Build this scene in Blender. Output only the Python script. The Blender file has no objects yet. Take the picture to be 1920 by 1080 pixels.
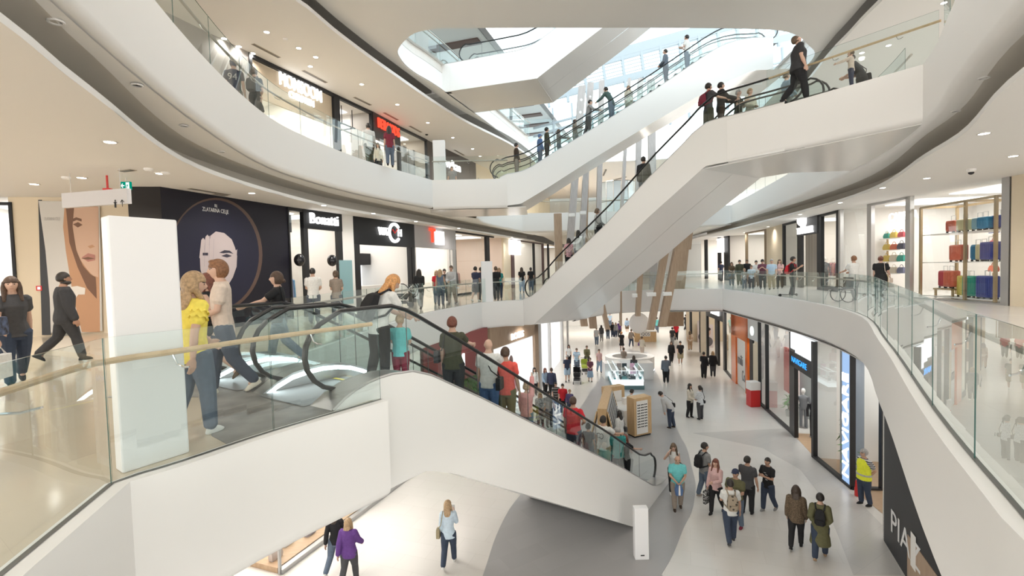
import bpy, bmesh, math, random
import numpy as np
from mathutils import Vector, Matrix
from mathutils.geometry import tessellate_polygon
random.seed(7)
S = bpy.context.scene
COL = S.collection
PI = math.pi

# ------------------------------------------------------------------ camera
FPX, CX, CY = 900.0, 960.0, 540.0
PITCH, ROLL, EYE = math.radians(2.3), math.radians(1.57), 1.6
FW = np.array([0, math.cos(PITCH), -math.sin(PITCH)])
_u = np.array([0, math.sin(PITCH), math.cos(PITCH)])
_r = np.array([1.0, 0, 0])
RT = _r * math.cos(ROLL) - _u * math.sin(ROLL)
UP = _u * math.cos(ROLL) + _r * math.sin(ROLL)
C0 = np.array([0, 0, EYE])
cam_data = bpy.data.cameras.new('camera')
cam_data.sensor_width = 36
cam_data.lens = 36 * FPX / 1920
cam_data.clip_start, cam_data.clip_end = 0.05, 400
cam = bpy.data.objects.new('camera', cam_data)
COL.objects.link(cam)
cam.matrix_world = Matrix(((RT[0], UP[0], -FW[0], C0[0]), (RT[1], UP[1], -FW[1], C0[1]),
                           (RT[2], UP[2], -FW[2], C0[2]), (0, 0, 0, 1)))
S.camera = cam

# ------------------------------------------------------------------ world, exposure, big lights
W = bpy.data.worlds.new('world')
S.world = W
W.use_nodes = True
nt = W.node_tree
nt.nodes.clear()
wo = nt.nodes.new('ShaderNodeOutputWorld')
wb = nt.nodes.new('ShaderNodeBackground')
wg = nt.nodes.new('ShaderNodeTexCoord')
ws = nt.nodes.new('ShaderNodeSeparateXYZ')
wr = nt.nodes.new('ShaderNodeValToRGB')
nt.links.new(wg.outputs['Generated'], ws.inputs[0])
nt.links.new(ws.outputs['Z'], wr.inputs[0])
wr.color_ramp.elements[0].position = 0.0
wr.color_ramp.elements[0].color = (1.0, 0.96, 0.9, 1)
wr.color_ramp.elements[1].position = 0.7
wr.color_ramp.elements[1].color = (0.40, 0.53, 0.60, 1)
nt.links.new(wr.outputs[0], wb.inputs[0])
wb.inputs[1].default_value = 2.8
nt.links.new(wb.outputs[0], wo.inputs[0])
vs = S.view_settings
vs.view_transform = 'Standard'
vs.look = 'None'
vs.exposure = 0.38
vs.gamma = 1.0
vs.use_curve_mapping = False
cy = S.cycles
cy.max_bounces = 10
cy.diffuse_bounces = 5
cy.glossy_bounces = 4
cy.transmission_bounces = 4
cy.transparent_max_bounces = 40
cy.caustics_reflective = False
cy.caustics_refractive = False
cy.sample_clamp_indirect = 6.0


def area_light(name, loc, size, power, col=(1, 1, 1), rot=(0, 0, 0), sy=None):
    d = bpy.data.lights.new(name, 'AREA')
    d.shape = 'RECTANGLE'
    d.size, d.size_y = size, sy or size
    d.energy = power
    d.color = col
    o = bpy.data.objects.new(name, d)
    o.location = loc
    o.rotation_euler = rot
    COL.objects.link(o)
    return o


# ------------------------------------------------------------------ pixel <-> place
def ray(x, y):
    return FW + RT * (x - CX) / FPX - UP * (y - CY) / FPX


def U(x, y, z):
    """The place at height z that the photograph shows at pixel x, y."""
    d = ray(x, y)
    return C0 + d * ((z - EYE) / d[2])


def D(x, y, dep):
    return C0 + ray(x, y) * dep


def V(x, y, p, q):
    """Pixel on the upright plane through plan points p, q -> (distance along, z)."""
    d = ray(x, y)
    p = np.array(p[:2], float); q = np.array(q[:2], float)
    e = (q - p) / np.linalg.norm(q - p)
    n = np.array([-e[1], e[0]])
    w = C0 + d * ((n @ p) / (n @ d[:2]))
    return (w[:2] - p) @ e, w[2]


def smooth(pts, k=6):
    """Catmull-Rom through the points."""
    P = [np.array(p, float) for p in pts]
    P = [2 * P[0] - P[1]] + P + [2 * P[-1] - P[-2]]
    out = []
    for i in range(1, len(P) - 2):
        a, b, c, d = P[i - 1:i + 3]
        for j in range(k):
            t = j / k
            out.append(0.5 * (2 * b + (c - a) * t + (2 * a - 5 * b + 4 * c - d) * t * t + (3 * b - a - 3 * c + d) * t ** 3))
    out.append(P[-2])
    return out


def resample(pts, n):
    P = np.array(pts, float)
    L = np.concatenate([[0], np.cumsum(np.linalg.norm(np.diff(P, axis=0), axis=1))])
    s = np.linspace(0, L[-1], n)
    return np.stack([np.interp(s, L, P[:, k]) for k in range(P.shape[1])], 1)


def offset(path, d):
    """Shift a plan path by d to its left."""
    P = np.array([p[:2] for p in path], float)
    T = np.gradient(P, axis=0)
    T /= np.linalg.norm(T, axis=1)[:, None] + 1e-9
    return P + np.stack([-T[:, 1], T[:, 0]], 1) * d


# ------------------------------------------------------------------ materials
MATS = {}


def mat(name, col, rough=0.5, metal=0.0, spec=0.5, emit=None, est=1.0, noise=None, coat=0.0, bump=0.0, scale=20.0):
    if name in MATS:
        return MATS[name]
    m = bpy.data.materials.new(name)
    m.use_nodes = True
    b = m.node_tree.nodes['Principled BSDF']
    b.inputs['Base Color'].default_value = (*col, 1)
    b.inputs['Roughness'].default_value = rough
    b.inputs['Metallic'].default_value = metal
    b.inputs['Specular IOR Level'].default_value = spec
    if coat:
        b.inputs['Coat Weight'].default_value = coat
        b.inputs['Coat Roughness'].default_value = 0.08
    if emit:
        b.inputs['Emission Color'].default_value = (*emit, 1)
        b.inputs['Emission Strength'].default_value = est
    if noise or bump:
        N = m.node_tree.nodes; L = m.node_tree.links
        tc = N.new('ShaderNodeTexCoord')
        nz = N.new('ShaderNodeTexNoise')
        nz.inputs['Scale'].default_value = scale
        nz.inputs['Detail'].default_value = 3
        L.new(tc.outputs['Object'], nz.inputs['Vector'])
        if noise:
            r = N.new('ShaderNodeValToRGB')
            r.color_ramp.elements[0].position = 0.35
            r.color_ramp.elements[1].position = 0.65
            r.color_ramp.elements[0].color = (*[c * (1 - noise) for c in col], 1)
            r.color_ramp.elements[1].color = (*[min(1, c * (1 + noise)) for c in col], 1)
            L.new(nz.outputs['Fac'], r.inputs[0])
            L.new(r.outputs[0], b.inputs['Base Color'])
        if bump:
            bp = N.new('ShaderNodeBump')
            bp.inputs['Strength'].default_value = bump
            bp.inputs['Distance'].default_value = 0.02
            L.new(nz.outputs['Fac'], bp.inputs['Height'])
            L.new(bp.outputs[0], b.inputs['Normal'])
    MATS[name] = m
    return m


def glow(name, col, st):
    if name in MATS:
        return MATS[name]
    m = bpy.data.materials.new(name)
    m.use_nodes = True
    N = m.node_tree.nodes
    N.clear()
    o = N.new('ShaderNodeOutputMaterial'); e = N.new('ShaderNodeEmission')
    e.inputs[0].default_value = (*col, 1); e.inputs[1].default_value = st
    m.node_tree.links.new(e.outputs[0], o.inputs[0])
    MATS[name] = m
    return m


def glass_mat(name, tint=(0.93, 0.97, 0.96), f0=0.07, rough=0.0):
    """Clear sheet glass: see-through with a tint, mirror-like at grazing angles."""
    m = bpy.data.materials.new(name)
    m.use_nodes = True
    N = m.node_tree.nodes; L = m.node_tree.links
    N.clear()
    o = N.new('ShaderNodeOutputMaterial'); mx = N.new('ShaderNodeMixShader')
    t = N.new('ShaderNodeBsdfTransparent'); g = N.new('ShaderNodeBsdfGlossy'); f = N.new('ShaderNodeLayerWeight'); pw = N.new('ShaderNodeMath'); ma = N.new('ShaderNodeMath')
    t.inputs[0].default_value = (*tint, 1)
    g.inputs[0].default_value = (0.95, 1, 1, 1)
    g.inputs['Roughness'].default_value = rough
    f.inputs['Blend'].default_value = 0.5
    pw.operation = 'POWER'; pw.inputs[1].default_value = 4.0
    ma.operation = 'MULTIPLY_ADD'; ma.inputs[1].default_value = 1 - f0; ma.inputs[2].default_value = f0
    L.new(f.outputs['Facing'], pw.inputs[0]); L.new(pw.outputs[0], ma.inputs[0])
    L.new(ma.outputs[0], mx.inputs[0]); L.new(t.outputs[0], mx.inputs[1]); L.new(g.outputs[0], mx.inputs[2])
    L.new(mx.outputs[0], o.inputs[0])
    MATS[name] = m
    return m


def tiles(name, c1, c2, joint, w=0.9, h=0.6, rough=0.25, rot=0.0, mortar=0.006, coat=0.0):
    m = bpy.data.materials.new(name)
    m.use_nodes = True
    N = m.node_tree.nodes; L = m.node_tree.links
    b = N['Principled BSDF']
    tc = N.new('ShaderNodeTexCoord'); mp = N.new('ShaderNodeMapping'); br = N.new('ShaderNodeTexBrick')
    mp.inputs['Rotation'].default_value = (0, 0, rot)
    L.new(tc.outputs['Object'], mp.inputs[0]); L.new(mp.outputs[0], br.inputs['Vector'])
    br.inputs['Color1'].default_value = (*c1, 1); br.inputs['Color2'].default_value = (*c2, 1)
    br.inputs['Mortar'].default_value = (*joint, 1)
    br.inputs['Scale'].default_value = 1
    br.inputs['Brick Width'].default_value = w; br.inputs['Row Height'].default_value = h
    br.inputs['Mortar Size'].default_value = mortar
    L.new(br.outputs['Color'], b.inputs['Base Color'])
    b.inputs['Roughness'].default_value = rough
    if coat:
        b.inputs['Coat Weight'].default_value = coat
        b.inputs['Coat Roughness'].default_value = 0.05
    MATS[name] = m
    return m


def wood(name, c1, c2, scale=(1, 1, 14), rough=0.45):
    m = bpy.data.materials.new(name)
    m.use_nodes = True
    N = m.node_tree.nodes; L = m.node_tree.links
    b = N['Principled BSDF']
    tc = N.new('ShaderNodeTexCoord'); mp = N.new('ShaderNodeMapping'); nz = N.new('ShaderNodeTexNoise'); r = N.new('ShaderNodeValToRGB')
    mp.inputs['Scale'].default_value = scale
    nz.inputs['Scale'].default_value = 3; nz.inputs['Detail'].default_value = 5
    L.new(tc.outputs['Object'], mp.inputs[0]); L.new(mp.outputs[0], nz.inputs['Vector']); L.new(nz.outputs['Fac'], r.inputs[0])
    r.color_ramp.elements[0].position, r.color_ramp.elements[1].position = 0.3, 0.7
    r.color_ramp.elements[0].color = (*c1, 1); r.color_ramp.elements[1].color = (*c2, 1)
    L.new(r.outputs[0], b.inputs['Base Color'])
    b.inputs['Roughness'].default_value = rough
    MATS[name] = m
    return m


WHITE = mat('white_paint', (0.85, 0.84, 0.825), 0.55)
GLOSSWHITE = mat('white_lacquer', (0.84, 0.835, 0.82), 0.22)
CEIL = mat('ceiling_paint', (0.85, 0.838, 0.815), 0.7)
BLACK = mat('black_paint', (0.018, 0.018, 0.02), 0.4)
RUBBER = mat('black_rubber', (0.015, 0.015, 0.016), 0.35)
CHROME = mat('chrome', (0.75, 0.76, 0.78), 0.15, 1.0)
STEEL = mat('brushed_steel', (0.55, 0.55, 0.55), 0.35, 0.9)
DARKSTEEL = mat('dark_steel', (0.16, 0.155, 0.15), 0.4, 0.6)
GLASS = glass_mat('balustrade_glass', (0.90, 0.955, 0.945))
SHOPGLASS = glass_mat('shop_glass', (0.95, 0.97, 0.97), f0=0.06)
EDGE = mat('glass_edge', (0.06, 0.14, 0.125), 0.2)
BEECH = wood('beech_wood', (0.58, 0.40, 0.23), (0.68, 0.50, 0.31), (4, 4, 4))
OAK = wood('oak_wood', (0.36, 0.25, 0.17), (0.45, 0.33, 0.23), (6, 6, 0.6))
SKYLIT_OAK = wood('skylit_oak', (0.40, 0.37, 0.36), (0.48, 0.45, 0.44), (6, 6, 0.6))  # oak greyed and lightened to carry the skylight on the tall fins
KIOSKOAK = wood('honey_oak', (0.55, 0.36, 0.18), (0.65, 0.45, 0.25), (5, 5, 1))
LETTERGLOW = glow('lit_white_letters', (1, 0.99, 0.97), 2.2)
DOWNGLOW = glow('downlight_glow', (1, 0.95, 0.86), 14.0)


# ------------------------------------------------------------------ mesh building
WLOC = {}
PINV = {}


class MB:
    """Collects faces (world coordinates) and builds ONE mesh object."""

    def __init__(s):
        s.v, s.f, s.m = [], [], []

    def add(s, vs, fs, mi=0):
        n = len(s.v)
        s.v += [tuple(map(float, p)) for p in vs]
        s.f += [tuple(i + n for i in f) for f in fs]
        s.m += [mi] * len(fs)
        return s

    def box(s, c, size, rz=0.0, mi=0, R=None):
        x, y, z = [k / 2 for k in size]
        P = np.array([[a, b, d] for d in (-z, z) for a, b in ((-x, -y), (x, -y), (x, y), (-x, y))])
        if R is None:
            cs, sn = math.cos(rz), math.sin(rz)
            R = np.array([[cs, -sn, 0], [sn, cs, 0], [0, 0, 1]])
        P = P @ np.array(R).T + np.array(c)
        return s.add(P, [(3, 2, 1, 0), (4, 5, 6, 7), (0, 1, 5, 4), (1, 2, 6, 5), (2, 3, 7, 6), (3, 0, 4, 7)], mi)

    def quad(s, a, b, c, d, mi=0):
        return s.add([a, b, c, d], [(0, 1, 2, 3)], mi)

    def rings(s, R, closed=True, caps=True, mi=0):
        n = len(R[0]); vs = [p for r in R for p in r]; fs = []
        for i in range(len(R) - 1):
            for j in range(n if closed else n - 1):
                k = (j + 1) % n
                fs.append((i * n + j, i * n + k, (i + 1) * n + k, (i + 1) * n + j))
        if caps and closed:
            fs += [tuple(range(n - 1, -1, -1)), tuple((len(R) - 1) * n + j for j in range(n))]
        return s.add(vs, fs, mi)

    def tube(s, pts, r, n=8, mi=0, ry=None, up=(0, 0, 1)):
        P = [np.array(p, float) for p in pts]
        rr = r if hasattr(r, '__len__') else [r] * len(P)
        R = []
        pa = None
        for i, p in enumerate(P):
            t = P[min(i + 1, len(P) - 1)] - P[max(i - 1, 0)]
            t = t / (np.linalg.norm(t) + 1e-9)
            if pa is None:
                a = np.cross(t, up)
                if np.linalg.norm(a) < 1e-3:
                    a = np.cross(t, (0, 1, 0))
            else:
                a = pa - t * (pa @ t)
            a = a / (np.linalg.norm(a) + 1e-9)
            pa = a
            b = np.cross(t, a)
            k = (ry / r if ry and not hasattr(r, '__len__') else 1)
            R.append([p + rr[i] * (a * math.cos(w) + b * k * math.sin(w)) for w in np.arange(n) * 2 * PI / n])
        return s.rings(R, mi=mi)

    def prism(s, poly, z0, z1, mi=0, mtop=None, bottom=True):
        P = [(p[0], p[1]) for p in poly]
        T = tessellate_polygon([[Vector((x, y, 0)) for x, y in P]])
        n = len(P)
        ar = sum(P[i][0] * P[(i + 1) % n][1] - P[(i + 1) % n][0] * P[i][1] for i in range(n))
        vs = [(x, y, z0) for x, y in P] + [(x, y, z1) for x, y in P]
        up, dn = [], []
        for a, b, c in T:
            cr = (P[b][0] - P[a][0]) * (P[c][1] - P[a][1]) - (P[b][1] - P[a][1]) * (P[c][0] - P[a][0])
            if cr < 0:
                b, c = c, b
            up.append((a + n, b + n, c + n)); dn.append((c, b, a))
        sd = []
        for i in range(n):
            j = (i + 1) % n
            sd.append((i, j, j + n, i + n) if ar > 0 else (j, i, i + n, j + n))
        s.add(vs, up, mi if mtop is None else mtop)
        m0 = len(s.v) - 2 * n
        s.f += [tuple(k + m0 for k in f) for f in sd + (dn if bottom else [])]
        s.m += [mi] * (len(sd) + (len(dn) if bottom else 0))
        return s

    def loft(s, paths, mi=0, flip=False):
        n = len(paths[0])
        vs = [p for q in paths for p in q]
        fs = []
        for i in range(len(paths) - 1):
            for j in range(n - 1):
                f = (i * n + j, i * n + j + 1, (i + 1) * n + j + 1, (i + 1) * n + j)
                fs.append(f[::-1] if flip else f)
        return s.add(vs, fs, mi)

    def sphere(s, c, r, n=12, m=8, mi=0, fn=None):
        r = r if hasattr(r, '__len__') else (r, r, r)
        R = []
        for i in range(m + 1):
            th = PI * (0.02 + 0.96 * i / m)
            R.append([np.array(c) + np.array((r[0] * math.sin(th) * math.cos(w), r[1] * math.sin(th) * math.sin(w), -r[2] * math.cos(th)))
                      for w in np.arange(n) * 2 * PI / n])
        if fn:
            R = [[fn(p) for p in q] for q in R]
        return s.rings(R, mi=mi)

    def lathe(s, c, prof, n=20, mi=0):
        R = [[(c[0] + r * math.cos(w), c[1] + r * math.sin(w), c[2] + z) for w in np.arange(n) * 2 * PI / n] for r, z in prof]
        return s.rings(R, mi=mi)

    def build(s, name, mats, parent=None, sm=False, bevel=0.0, **kw):
        me = bpy.data.meshes.new(name)
        base = np.array(WLOC.get(parent.name, (0, 0, 0))) if parent else np.zeros(3)
        v = np.array(s.v) - base
        if parent and parent.name in PINV:
            v = (np.array(s.v) - PINV[parent.name][0]) @ PINV[parent.name][1]
        me.from_pydata(v.tolist(), [], s.f)
        if not isinstance(mats, (list, tuple)):
            mats = [mats]
        for m in mats:
            me.materials.append(m)
        if len(mats) > 1:
            me.polygons.foreach_set('material_index', s.m)
        if sm:
            me.polygons.foreach_set('use_smooth', [True] * len(me.polygons))
            if sm != 'all':
                me.set_sharp_from_angle(angle=math.radians(40))
        me.update()
        o = bpy.data.objects.new(name, me)
        COL.objects.link(o)
        if parent:
            o.parent = parent
            WLOC[o.name] = tuple(base)
        if bevel:
            b = o.modifiers.new('bevel', 'BEVEL')
            b.width = bevel; b.segments = 2; b.limit_method = 'ANGLE'
        tag(o, **kw)
        return o


def tag(o, label=None, cat=None, group=None, kind=None):
    if label: o['label'] = label
    if cat: o['category'] = cat
    if group: o['group'] = group
    if kind: o['kind'] = kind
    return o


def thing(name, loc, label, cat, group=None):
    o = bpy.data.objects.new(name, None)
    o.empty_display_size = 0.1
    COL.objects.link(o)
    o.location = [float(k) for k in loc]
    WLOC[o.name] = tuple(float(k) for k in loc)
    return tag(o, label, cat, group)


def struct(name, mb, mats, **k):
    return mb.build(name, mats, kind='structure', **k)


def text(body, name, parent, centre, right, up, size, m, extrude=0.02, label=None, width=None, bold=0.0, space=1.0):
    """Raised lettering as a mesh: centre, reading direction and up direction in the world."""
    cu = bpy.data.curves.new(name, 'FONT')
    cu.body = body
    cu.size = size
    cu.align_x = 'CENTER'; cu.align_y = 'CENTER'
    cu.extrude = extrude
    cu.offset = bold
    cu.resolution_u = 3
    cu.space_character = space
    t = bpy.data.objects.new(name + '_src', cu)
    COL.objects.link(t)
    TEXTQ.append((t, name, parent, np.array(centre, float), np.array(right, float), np.array(up, float), m, label, width))


TEXTQ = []


def flush_text():
    dg = bpy.context.evaluated_depsgraph_get()
    dg.update()
    for t, name, parent, c, r, u, m, label, width in TEXTQ:
        me = bpy.data.meshes.new_from_object(t.evaluated_get(dg))
        r = r / np.linalg.norm(r); u = u / np.linalg.norm(u); n = np.cross(r, u)
        k = len(me.vertices)
        co = np.zeros(k * 3); me.vertices.foreach_get('co', co); co = co.reshape(-1, 3)
        if width:
            w = co[:, 0].max() - co[:, 0].min()
            co[:, 0] *= width / w
        base = np.array(WLOC.get(parent.name, (0, 0, 0)))
        w3 = c - base + co[:, :1] * r + co[:, 1:2] * u + co[:, 2:3] * n
        if parent.name in PINV:
            w3 = (w3 + base - PINV[parent.name][0]) @ PINV[parent.name][1]
        me.vertices.foreach_set('co', w3.ravel())
        me.materials.clear(); me.materials.append(m)
        o = bpy.data.objects.new(name, me)
        COL.objects.link(o)
        o.parent = parent
        WLOC[o.name] = tuple(base)
        if label: o['label'] = label
        cu = t.data
        bpy.data.objects.remove(t); bpy.data.curves.remove(cu)
    TEXTQ.clear()


def z3(path, z):
    return [(p[0], p[1], z) for p in path]


def P2(lst, z):
    return [U(x, y, z)[:2] for x, y in lst]
# ================================================================== the setting
ZF = {0: -6.0, 1: 0.0, 2: 6.0, 3: 12.0}
DO = np.array([-2.08, 5.55]); DE = np.array([0.5602, 0.8284]); DN = np.array([-DE[1], DE[0]])      # escalators down to the ground floor
BP = U(980, 563, 0)[:2]; BQ = U(1392, 212, 6.1)[:2]
BE = (BQ - BP) / np.linalg.norm(BQ - BP); BN = np.array([-BE[1], BE[0]])                           # first to second floor
AP = U(950, 327, 6.2)[:2]; AQ = U(1412, 71, 12.1)[:2]
AE = (AQ - AP) / np.linalg.norm(AQ - AP); AN = np.array([-AE[1], AE[0]])                           # second to third floor
CP = U(837, 172, 10.65)[:2]; CQ = U(1007, 147, 10.65)[:2]
CE = (CQ - CP) / np.linalg.norm(CQ - CP); CN = np.array([-CE[1], CE[0]])                           # third floor upwards
ESCW = 3.6


def dpt(t, s): return DO + DE * t + DN * s
def bpt(t, s): return BP + BE * t + BN * s
def apt(t, s): return AP + AE * t + AN * s
def cpt(t, s): return CP + CE * t + CN * s


# floor edges (plan), void to the right when walking away on the left-hand side
L1_TIP = smooth([(0, .3), (-1.3, .45), (-2.2, 1.2), U(40, 1080, 0)[:2]], 4)
L1_NEAR = L1_TIP[:-1] + [U(40, 1080, 0)[:2], U(240, 905, 0)[:2]] + smooth([U(240, 905, 0)[:2], U(355, 870, 0)[:2], U(525, 812, 0)[:2], U(725, 752, 0)[:2]], 4)[1:]
L1_FAR = smooth([dpt(1.3, 3.6), (-4.25, 9.6), (-3.95, 13.0), (-3.3, 18.0), (-1.5, 23.25)], 6)
L1_BR = smooth([bpt(0, ESCW), (5.2, 28.6), (7.0, 30.1), (10.1, 30.5), (13.0, 29.6)], 4)
L1_RIGHT = smooth([(13.0, 29.6), U(1480, 560, 0)[:2], U(1600, 587, 0)[:2], U(1650, 640, 0)[:2], U(1730, 770, 0)[:2], U(1850, 930, 0)[:2], U(1920, 1010, 0)[:2], (2.2, 1.3), (1.3, .5), (0, .3)], 5)

L2_LEFT = smooth([(1.5, -2.5), (-1.4, -.6), (-3.6, 2.4), (-4.78, 5.34), (-5.95, 9.3), (-6.62, 13.11), (-6.48, 15.6), (-5.57, 19.23), (-3.74, 23.52)], 5)
L2_LEFT2 = smooth([apt(-2.0, ESCW), (-1.4, 31.5), (1.0, 38.6)], 4)
L2_BACK = [np.array(p) for p in ((1.0, 38.6), (6, 39.2), (12, 38.8), (16.95, 37.0))]
L2_RIGHT = smooth([(16.95, 37.0), (15.2, 29.0), (13.7, 22.9), (11.9, 16.9), (10.75, 13.6), (9.27, 10.66), (7.75, 8.4), (6.54, 6.44), (4.8, 3.4), (3.4, .2), (1.5, -2.5)], 5)
B_L2 = float((np.array((9.3, 10.69)) - BP) @ BE)          # where the landing of the first escalator pair meets the second floor (distance along it)

L3_OPEN = ([np.array((1.6, 38.2))] + smooth([U(985, 285, 10.65)[:2], U(838, 178, 10.65)[:2], U(770, 135, 10.65)[:2], U(743, 108, 10.65)[:2], U(741, 88, 10.65)[:2], U(770, 60, 10.65)[:2], U(820, 49, 10.65)[:2]], 6)
           + [U(1000, 48, 10.65)[:2]] + smooth([U(1200, 48, 10.65)[:2], U(1400, 50, 10.65)[:2], U(1485, 57, 10.65)[:2], U(1522, 80, 10.65)[:2], U(1531, 110, 10.65)[:2], (14.6, 26.0), (15.6, 31.0), (16.6, 37.5)], 6))

GAP1L = smooth([(-2.2, -1.2), (-4.0, 2.2), U(0, 40, 4.05)[:2], U(170, 175, 4.05)[:2], U(380, 320, 4.05)[:2], U(600, 385, 4.05)[:2], U(740, 410, 4.05)[:2], (-2.2, 31.5), (2.2, 44.0)], 6)
GAP1R = smooth([(3.3, -1.2), (5.2, 2.6), U(1920, 138, 4.05)[:2], U(1810, 248, 4.05)[:2], U(1740, 292, 4.05)[:2], U(1600, 370, 4.05)[:2], U(1400, 424, 4.05)[:2], U(1310, 445, 4.05)[:2]], 6)
GAP2L = smooth([(-9.5, 4.0), (-8.2, 12.0)] + [U(x, y, 10.1)[:2] for x, y in ((552, 0), (630, 62), (730, 135), (860, 222), (975, 282))] + [(4.5, 47)], 5)
GAP2R = smooth([(10.5, 6.0), U(1655, 0, 10.1)[:2], U(1590, 67, 10.1)[:2], U(1545, 115, 10.1)[:2], (17.2, 33.0), (19, 46.0)], 5)

SHOP1L = [(-9.92, 12.56), (-9.09, 12.69), (-7.84, 17.09), (-6.65, 20.31), (-5.04, 24.4), (-3.43, 29.0), (2.13, 45.4), (6.3, 58.0)]
SHOP1R = [(15.55, 12.0), (15.65, 15.0), (16.2, 23.8), (17.6, 31.3), (19.8, 50.0), (21.0, 60.0)]

floor_tile = tiles('porcelain_tile', (0.67, 0.64, 0.60), (0.69, 0.66, 0.62), (0.59, 0.56, 0.52), 1.2, 0.6, 0.22, 0.35, 0.004)
grey_tile = tiles('grey_porcelain', (0.35, 0.345, 0.345), (0.375, 0.37, 0.37), (0.35, 0.34, 0.33), 1.2, 0.6, 0.3, -0.55, 0.004)
pale_tile = tiles('pale_grey_porcelain', (0.55, 0.525, 0.50), (0.575, 0.55, 0.52), (0.49, 0.47, 0.45), 1.2, 0.6, 0.25, -0.55, 0.004)
polished = tiles('polished_beige_tile', (0.63, 0.54, 0.42), (0.65, 0.56, 0.44), (0.59, 0.50, 0.39), 1.2, 0.6, 0.10, 0.6, 0.002)
carpet = mat('entrance_carpet', (0.20, 0.188, 0.175), 0.5, noise=0.22, scale=3.0)

struct('floor', MB().box((5, 33, -6.15), (70, 84, 0.3)), floor_tile)
# inlaid bands of grey tile on the ground floor
g = [U(x, y, -6)[:2] for x, y in ((1240, 1078), (1262, 1040), (1282, 990), (1297, 960), (1303, 930), (1304, 905), (1295, 868), (1288, 840), (1272, 810), (1252, 757), (1238, 715), (1225, 685), (1215, 660))]
gl = [U(x, y, -6)[:2] for x, y in ((1165, 655), (1140, 690), (1117, 720), (1093, 757), (1060, 800), (1020, 860), (985, 915), (955, 955), (930, 1005), (915, 1050), (905, 1080))]
struct('trim_1', MB().prism(smooth(g, 3) + smooth(gl, 3) + [np.array((1.2, 9.5)), np.array((4.6, 9.5))], -5.999, -5.996), grey_tile)
p = [U(x, y, -6)[:2] for x, y in ((1300, 812), (1480, 803), (1530, 860), (1598, 928), (1655, 985), (1690, 1078), (1600, 1078), (1570, 1000), (1540, 930), (1500, 880), (1430, 840))]
struct('trim_2', MB().prism(p, -5.9995, -5.9965), pale_tile)

# first floor slab in two halves, its front edges, and the strip of carpet before the escalators
left1 = [(0, -8)] + L1_NEAR + [dpt(.6, .06), dpt(1.3, .06)] + L1_FAR + [(-.3, 24.1), bpt(.05, .02), bpt(0.3, .05), bpt(0.3, ESCW)] + L1_BR[1:16] + [np.array((10.1, 60)), np.array((-26, 60)), np.array((-26, -8))]
struct('floor.001', MB().prism(left1, -0.4, 0.0), [polished])
right1 = [(0, -8), (30, -8), (30, 60), (10.1, 60)] + L1_BR[15:] + L1_RIGHT[1:]
struct('floor.002', MB().prism(right1, -0.4, 0.0), [floor_tile])
cp = [U(x, y, 0)[:2] for x, y in ((397, 818), (425, 833), (526, 806), (640, 769))] + [dpt(.1, .3), dpt(1.2, .3), dpt(1.2, 3.5), dpt(-.2, 3.7), dpt(-1.2, 3.4), U(372, 745, 0)[:2]]
struct('trim_3', MB().prism(cp, 0.001, 0.006), carpet)


def fascia(n, path, z, depth=1.25, side=1, inset=0.3, mats=WHITE, top=0.0):
    """Upright slab front with a soft lower edge and a strip of soffit; side=1: slab lies left of the path."""
    rows = [(0.16, top + .008), (-.015, top + .008), (-.015, -depth + .14), (0.0, -depth + .07), (0.04, -depth + .02), (0.10, -depth), (inset, -depth)]
    P = [[(q[0], q[1], z + dz) for q in offset(path, side * d)] for d, dz in rows]
    return struct('trim_%d' % n, MB().loft(P, flip=side < 0), mats, sm=True)


fascia(4, L1_NEAR + [dpt(.6, .03)], 0, 1.22)
fascia(5, L1_FAR, 0, 1.3)
fascia(6, [np.array((-1.5, 23.25)), np.array((-.3, 24.1)), bpt(0.05, .0)], 0, 1.3)
fascia(7, L1_BR, 0, 1.35)
fascia(8, L1_RIGHT, 0, 1.3)

# second floor slab
comb_a = [apt(-2.4, 0), apt(-.6, .02), apt(.9, .05), apt(.9, ESCW), apt(-2.0, ESCW)]
left2 = [(1.5, -8)] + L2_LEFT + comb_a[1:] + L2_LEFT2[1:] + [L2_BACK[1], (6, 60), (-26, 60), (-26, -8)]
struct('floor.003', MB().prism(left2, 5.6, 6.0), [polished])
land = [bpt(11.2, .04), bpt(B_L2, .04), np.array((12.2, 17.0)), bpt(11.2, ESCW)]
right2 = [(1.5, -8), (30, -8), (30, 60), (6, 60), L2_BACK[1]] + L2_BACK[2:] + L2_RIGHT[1:]
struct('floor.004', MB().prism(right2, 5.6, 6.0), [floor_tile])
struct('floor.005', MB().prism(land, 5.6, 6.0), [floor_tile])
fascia(9, L2_LEFT, 6, 1.35)
fascia(10, [np.array((-3.74, 23.52)), apt(-.6, .0), apt(0.0, .0)], 6, 1.4)
fascia(11, L2_LEFT2 + L2_BACK[1:], 6, 1.5)
fascia(12, L2_RIGHT, 6, 1.4)
fascia(13, [bpt(11.0, 0), bpt(B_L2, 0), bpt(B_L2 + .3, -.02)], 6, 1.3)
fascia(14, [bpt(10.6, ESCW), bpt(11.2, ESCW), np.array((12.2, 17.0))], 6, 1.3, side=-1)
# underside of the two landings
struct('ceiling', MB().prism([bpt(9.6, .1), bpt(B_L2 + .6, .1), np.array((11.4, 12.4)), np.array((12.3, 16.8)), bpt(11.2, ESCW - .1), bpt(9.6, ESCW - .1)], 4.68, 4.72), GLOSSWHITE)
struct('ceiling.001', MB().prism([np.array((-3.9, 23.7)), apt(.9, .1), apt(.9, ESCW - .1), apt(-1.6, ESCW), np.array((-4.4, 27.0))], 4.6, 4.63), GLOSSWHITE)

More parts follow.
